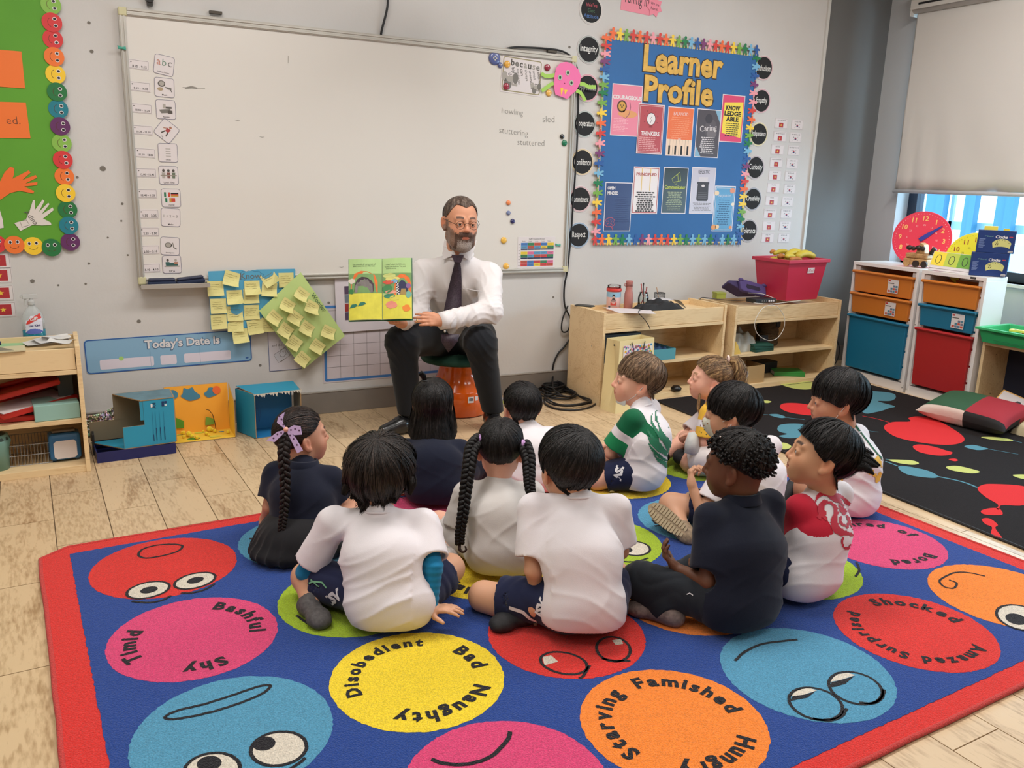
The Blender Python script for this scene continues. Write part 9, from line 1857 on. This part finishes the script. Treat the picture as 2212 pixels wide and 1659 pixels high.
b=MB();b.tube([N+Z*.000+(math.cos(t)*lt_*.066+math.sin(t)*f*.064)+Z*(-.022*math.sin(t)) for t in np.linspace(.0,2*PI,33)[:-1]],.014,8,closed=True,flat=.5);b.build('collar_band',man,ms,smooth=True)
tie=mat('tie_silk',(58,44,56),.5,noise=(190,.55));tl=[(976,551,1001),(979,560,997),(982,566,994),(979,580,996),(973,605,997),(967,630,997),(962,655,997),(957,680,997),(954,700,996)]
dd0=[depth(px3((a+c)/2,y,0)) for a,y,c in tl];dd0[:3]=[dN-.10,dN-.105,dN-.09];dd0[6:]=[dd0[5],dd0[5]+.005,dd0[5]+.01]
slab_px([(D(a,y,dd-.008+.0),D(c,y,dd-.008)) for(a,y,c),dd in zip(tl,dd0)],'tie',tie,.006)
slab_px([(D(975,550,dN-.118),D(1002,552,dN-.118)),(D(981,566,dN-.112),D(995,567,dN-.112))],'tie_knot',tie,.018,smooth=False)
slab_px([(D(952,722,4.09),D(993,722,4.09)),(D(953,738,4.09),D(988,738,4.09)),(D(967,760,4.09),D(969,761,4.09))],'tie_end',tie,.005)
e=unit(WB-EB);b=MB();fr=[WB-e*.055,WB-e*.01,WB+e*.012];b.tube(fr,[.046,.043,.042],24);b.build('cuff',man,ms,smooth=True);b=MB();b.ball(D(961,716,depth(WB)-.040),.0065);b.build('cufflink',man,mat('silver',(190,186,180),.2,metal=.9),smooth=True)
e=unit(WA-EA);b=MB();b.tube([WA-e*.05,WA-e*.012],[.044,.042],24);b.build('cuff',man,ms,smooth=True)
rc=D(901,693,3.995);b=MB();ax_r=unit(D(880,686,3.985)-WB);u_=unit(np.cross(ax_r,CF));v_=np.cross(ax_r,u_);b.tube([rc+.0088*(math.cos(t)*u_+math.sin(t)*v_) for t in np.linspace(0,2*PI,21)[:-1]],.0016,6,closed=True);b.build('ring',man,mat('gold_ring',(226,184,120),.2,metal=.9),smooth=True)
# pocket seam
slab_px([(px3(1000,622,.003),px3(1000,624,.003)),(px3(1022,626,.003),px3(1022,628,.003)),(px3(1040,629,.003),px3(1040,631,.003))],'pocket_edge',ms,.002)
# trousers, shoes
HA,HB=P0+R_*.09-Z*.02,P0-R_*.09-Z*.02;KA,KB=D(868,738,4.20),D(1038,742,4.22);AA,AB=np.array([1.515,-.50,.10]),np.array([1.935,-.62,.10]);sd=SD(.006)
sd.cap(HA,HB,.105,k=.04)
for h_,K_,A_ in((HA,KA,AA),(HB,KB,AB)):sd.cap(h_,K_,.098,.078,k=.05).cap(K_,A_-Z*.0,.078,.056,k=.03,cut=[(A_-Z*.005,(0,0,-1.))])
def td(P):
    d=0
    for K_ in(KA,KB):v=P-K_;r_=np.linalg.norm(v,axis=1);d=d-.007*np.exp(-(r_/.13)**2)*(1-np.abs(np.sin(v@CU*62+5*np.sin(v@RH*19))))**2
    u=P-(HA+HB)/2;return d-.006*np.exp(-(np.linalg.norm(u,axis=1)/.2)**2)*(1-np.abs(np.sin(u@RH*40+u@CU*25)))**2
V,F=sd.mesh(td);rootobj('trousers',qmesh('trousers',[(V,F)],[cloth_mat('trouser_black',(24,26,31))]),man)
lea=mat('black_leather',(20,19,20),.3,coat=.3)
for A_,toe in((AA,np.array([1.375,-.545,.035])),(AB,np.array([1.885,-.80,.035]))):
    d_=unit((toe-A_)*[1,1,0]);A0=A_*[1,1,0]+Z*.045;sd=SD(.0045);sd.cap(A0-d_*.05,A0+d_*.05,.040,.043,k=.02).cap(A0+d_*.05,A0+d_*.155-Z*.012,.043,.032,k=.02).cap(A0-d_*.035,A0-d_*.03+Z*.05,.038,.040,k=.02);V,F=sd.mesh(cuts=[((0,0,.002),(0,0,-1))]);o=rootobj('shoe',qmesh('shoe',[(V,F)],[lea]),man)
    b=MB();s_=np.cross(d_,Z)
    for i in range(4):c_=A0+d_*(.035+.018*i)+Z*(.050-.006*i);b.tube([c_-s_*.02,c_+Z*.004,c_+s_*.02],.0022,6)
    c_=A0+d_*.03+Z*.058;b.tube([c_,c_+s_*.03+Z*.015,c_+s_*.045-Z*.01,c_+s_*.02-Z*.012],.002,6);b.tube([c_,c_-s_*.03+Z*.012,c_-s_*.04-Z*.012,c_-s_*.015-Z*.008],.002,6);b.build('laces',man,cb,smooth=True)
    b=MB();b.tube([A0+Z*.03,A0+Z*.09],[.036,.040],16);b.build('sock',man,cloth_mat('sock_black',(26,26,30)),smooth=True)
# ---- open picture book
bk=[D(762,559,4.02),D(823,563,4.045),D(887,566,4.02),D(886,685,3.99),D(830,689,4.015),D(757,688,3.99)]
cB=(bk[1]+bk[4])/2;ux=unit(bk[3]-bk[5]);uy=unit(bk[1]-bk[4]);nz_=np.cross(ux,uy);book=empty('picture_book',frame(cB,ux,np.cross(nz_,ux),nz_));tag(book,'open picture book of orange caves and leaves held up by the man','book')
BWl,BH=.158,.296
def page_pt(x,y):return(x,y,.012-.034*(min(1,abs(x)/.05))*0+.010*math.sin(PI*min(1,abs(x)/BWl))-.0)
def strip(x0,x1,y0,y1,z0,m,b,nn=8):
    vs=[(x,y,page_pt(x,y)[2]+z0) for x in np.linspace(x0,x1,nn) for y in(y0,y1)];b.add(vs,[(2*i,2*i+2,2*i+3,2*i+1) for i in range(nn-1)],m)
b=MB();b.box(-BWl-.004,0,-BH/2-.003,BH/2+.003,-.004,-.001);b.box(0,BWl+.004-.02,-BH/2-.003,BH/2+.003,-.004,-.001);b.build('cover',book,plastic(28,116,76))
gn=mat('page_green',(176,210,140),.5,noise=(9,.06));gd=mat('page_green_dark',(120,160,96),.5,noise=(14,.12));yl=mat('page_yellow',(224,216,74),.5,noise=(22,.10))
for s_ in(-1,1):
    x0,x1=(-BWl,-.001) if s_<0 else(.001,BWl-.018);b=MB();strip(x0,x1,-BH/2,BH/2,-.004,white_p,b);strip(x0,x1,-BH/2+.001,BH/2-.001,0,gn,b);strip(x0+.002,x1,-.02,.075,.0004,gd,b);strip(x0+.002,x1,-BH/2+.002,-.02 if s_<0 else-.03,.0006,yl,b)
    b.build('page',book)
pzp=lambda P,z,m,b:b.add([(x,y,page_pt(x,y)[2]+z) for x,y in P],[tuple(range(len(P)))],m)
def blob(cx,cy,rx,ry,jit=.12,n=18,seed=1,a0=0,a1=2*PI):r=random.Random(seed);return[(cx+rx*(1+r.uniform(-jit,jit))*math.cos(t),cy+ry*(1+r.uniform(-jit,jit))*math.sin(t)) for t in np.linspace(a0,a1,n)[:-1]]
b=MB();og=mat('page_orange',(236,116,44),.5,noise=(20,.12));gk=mat('page_grey',(128,122,120),.5,noise=(30,.2))
dome=lambda cx,w_,y0,y1:[(cx-w_,y0),(cx-w_*.96,y0+(y1-y0)*.45),(cx-w_*.7,y1-.012),(cx-w_*.2,y1),(cx+w_*.3,y1-.004),(cx+w_*.8,y1-.02),(cx+w_,y0+(y1-y0)*.5),(cx+w_,y0)]
pzp(dome(-.085,.064,-.02,.088),.001,og,b);pzp(dome(-.085,.046,-.012,.060),.0015,paper(70,52,62),b);pzp([(-.13,-.016),(-.125,.02),(-.115,.034),(-.105,.028),(-.10,.046),(-.09,.04),(-.083,.05),(-.075,.046),(-.066,.048),(-.058,.03),(-.045,.02),(-.042,-.016)],.002,gk,b)
pzp(blob(-.143,.04,.016,.013,seed=2),.0018,paper(226,216,200),b);pzp(blob(-.146,-.01,.012,.012,seed=3),.0018,paper(60,130,70),b)
for x_,y_,r_ in((-.135,-.078,.5),(-.095,-.070,.2)):pzp([(x_-.02,y_-.012),(x_-.008,y_+.006),(x_+.012,y_+.008),(x_+.02,y_),(x_+.006,y_-.008)],.0018,paper(40,120,100),b)
pzp(dome(.098,.040,-.03,.070),.001,og,b);pzp(dome(.098,.024,-.03,.040),.0015,paper(44,46,84),b);pzp([(.085,-.03),(.115,-.03),(.112,-.002),(.092,-.002)],.0019,paper(170,140,80),b)
for i in range(10):
    for j in range(2):b.add([(x,y,page_pt(x,y)[2]+.0021) for x,y in((.066+j*.006+i*.0006,.030-i*.006),(.072+j*.006+i*.0006,.030-i*.006),(.072+j*.006+i*.0006,.024-i*.006),(.066+j*.006+i*.0006,.024-i*.006))],[(0,1,2,3)],ink if(i+j)%2 else WP)
for q,c_ in(((.035,.062,.030,.012),(206,214,130)),((.05,.048,.034,.010),(224,220,130)),((.03,.032,.026,.010),(220,90,66)),((.06,.036,.016,.009),(110,170,210)),((.025,-.002,.024,.020),(70,140,84)),((.045,-.016,.03,.009),(236,160,140)),((.035,-.036,.026,.012),(60,140,110)),((.06,-.045,.026,.012),(226,214,90)),((.045,-.078,.028,.018),(238,150,130)),((.125,.012,.012,.012),(140,100,150)),((.125,-.03,.014,.016),(120,180,160)),((.115,-.095,.018,.016),(240,140,50))):pzp(blob(*q,seed=int(q[0]*1e3)),.0017+.0001*(int(q[0]*1e3)%5),paper(*c_),b)
for t,x_,y_,w_ in(('The animals all came out of',-.085,.120,.11),('their caves to see the lion.',-.085,.112,.105),('"Why?" asked the little one.',.065,.116,.095),('"Come and find me," he said',.062,.106,.10),('and ran away.',.045,.097,.05)):
    v,fq=text_geo(t);lo,hi=v.min(0),v.max(0);q=(v-(lo+hi)/2)*(w_/(hi[0]-lo[0]));b.add([(x+x_,y+y_,page_pt(x+x_,0)[2]+.0012) for x,y,_ in q],fq,paper(70,84,60))
b.build('page_print',book)
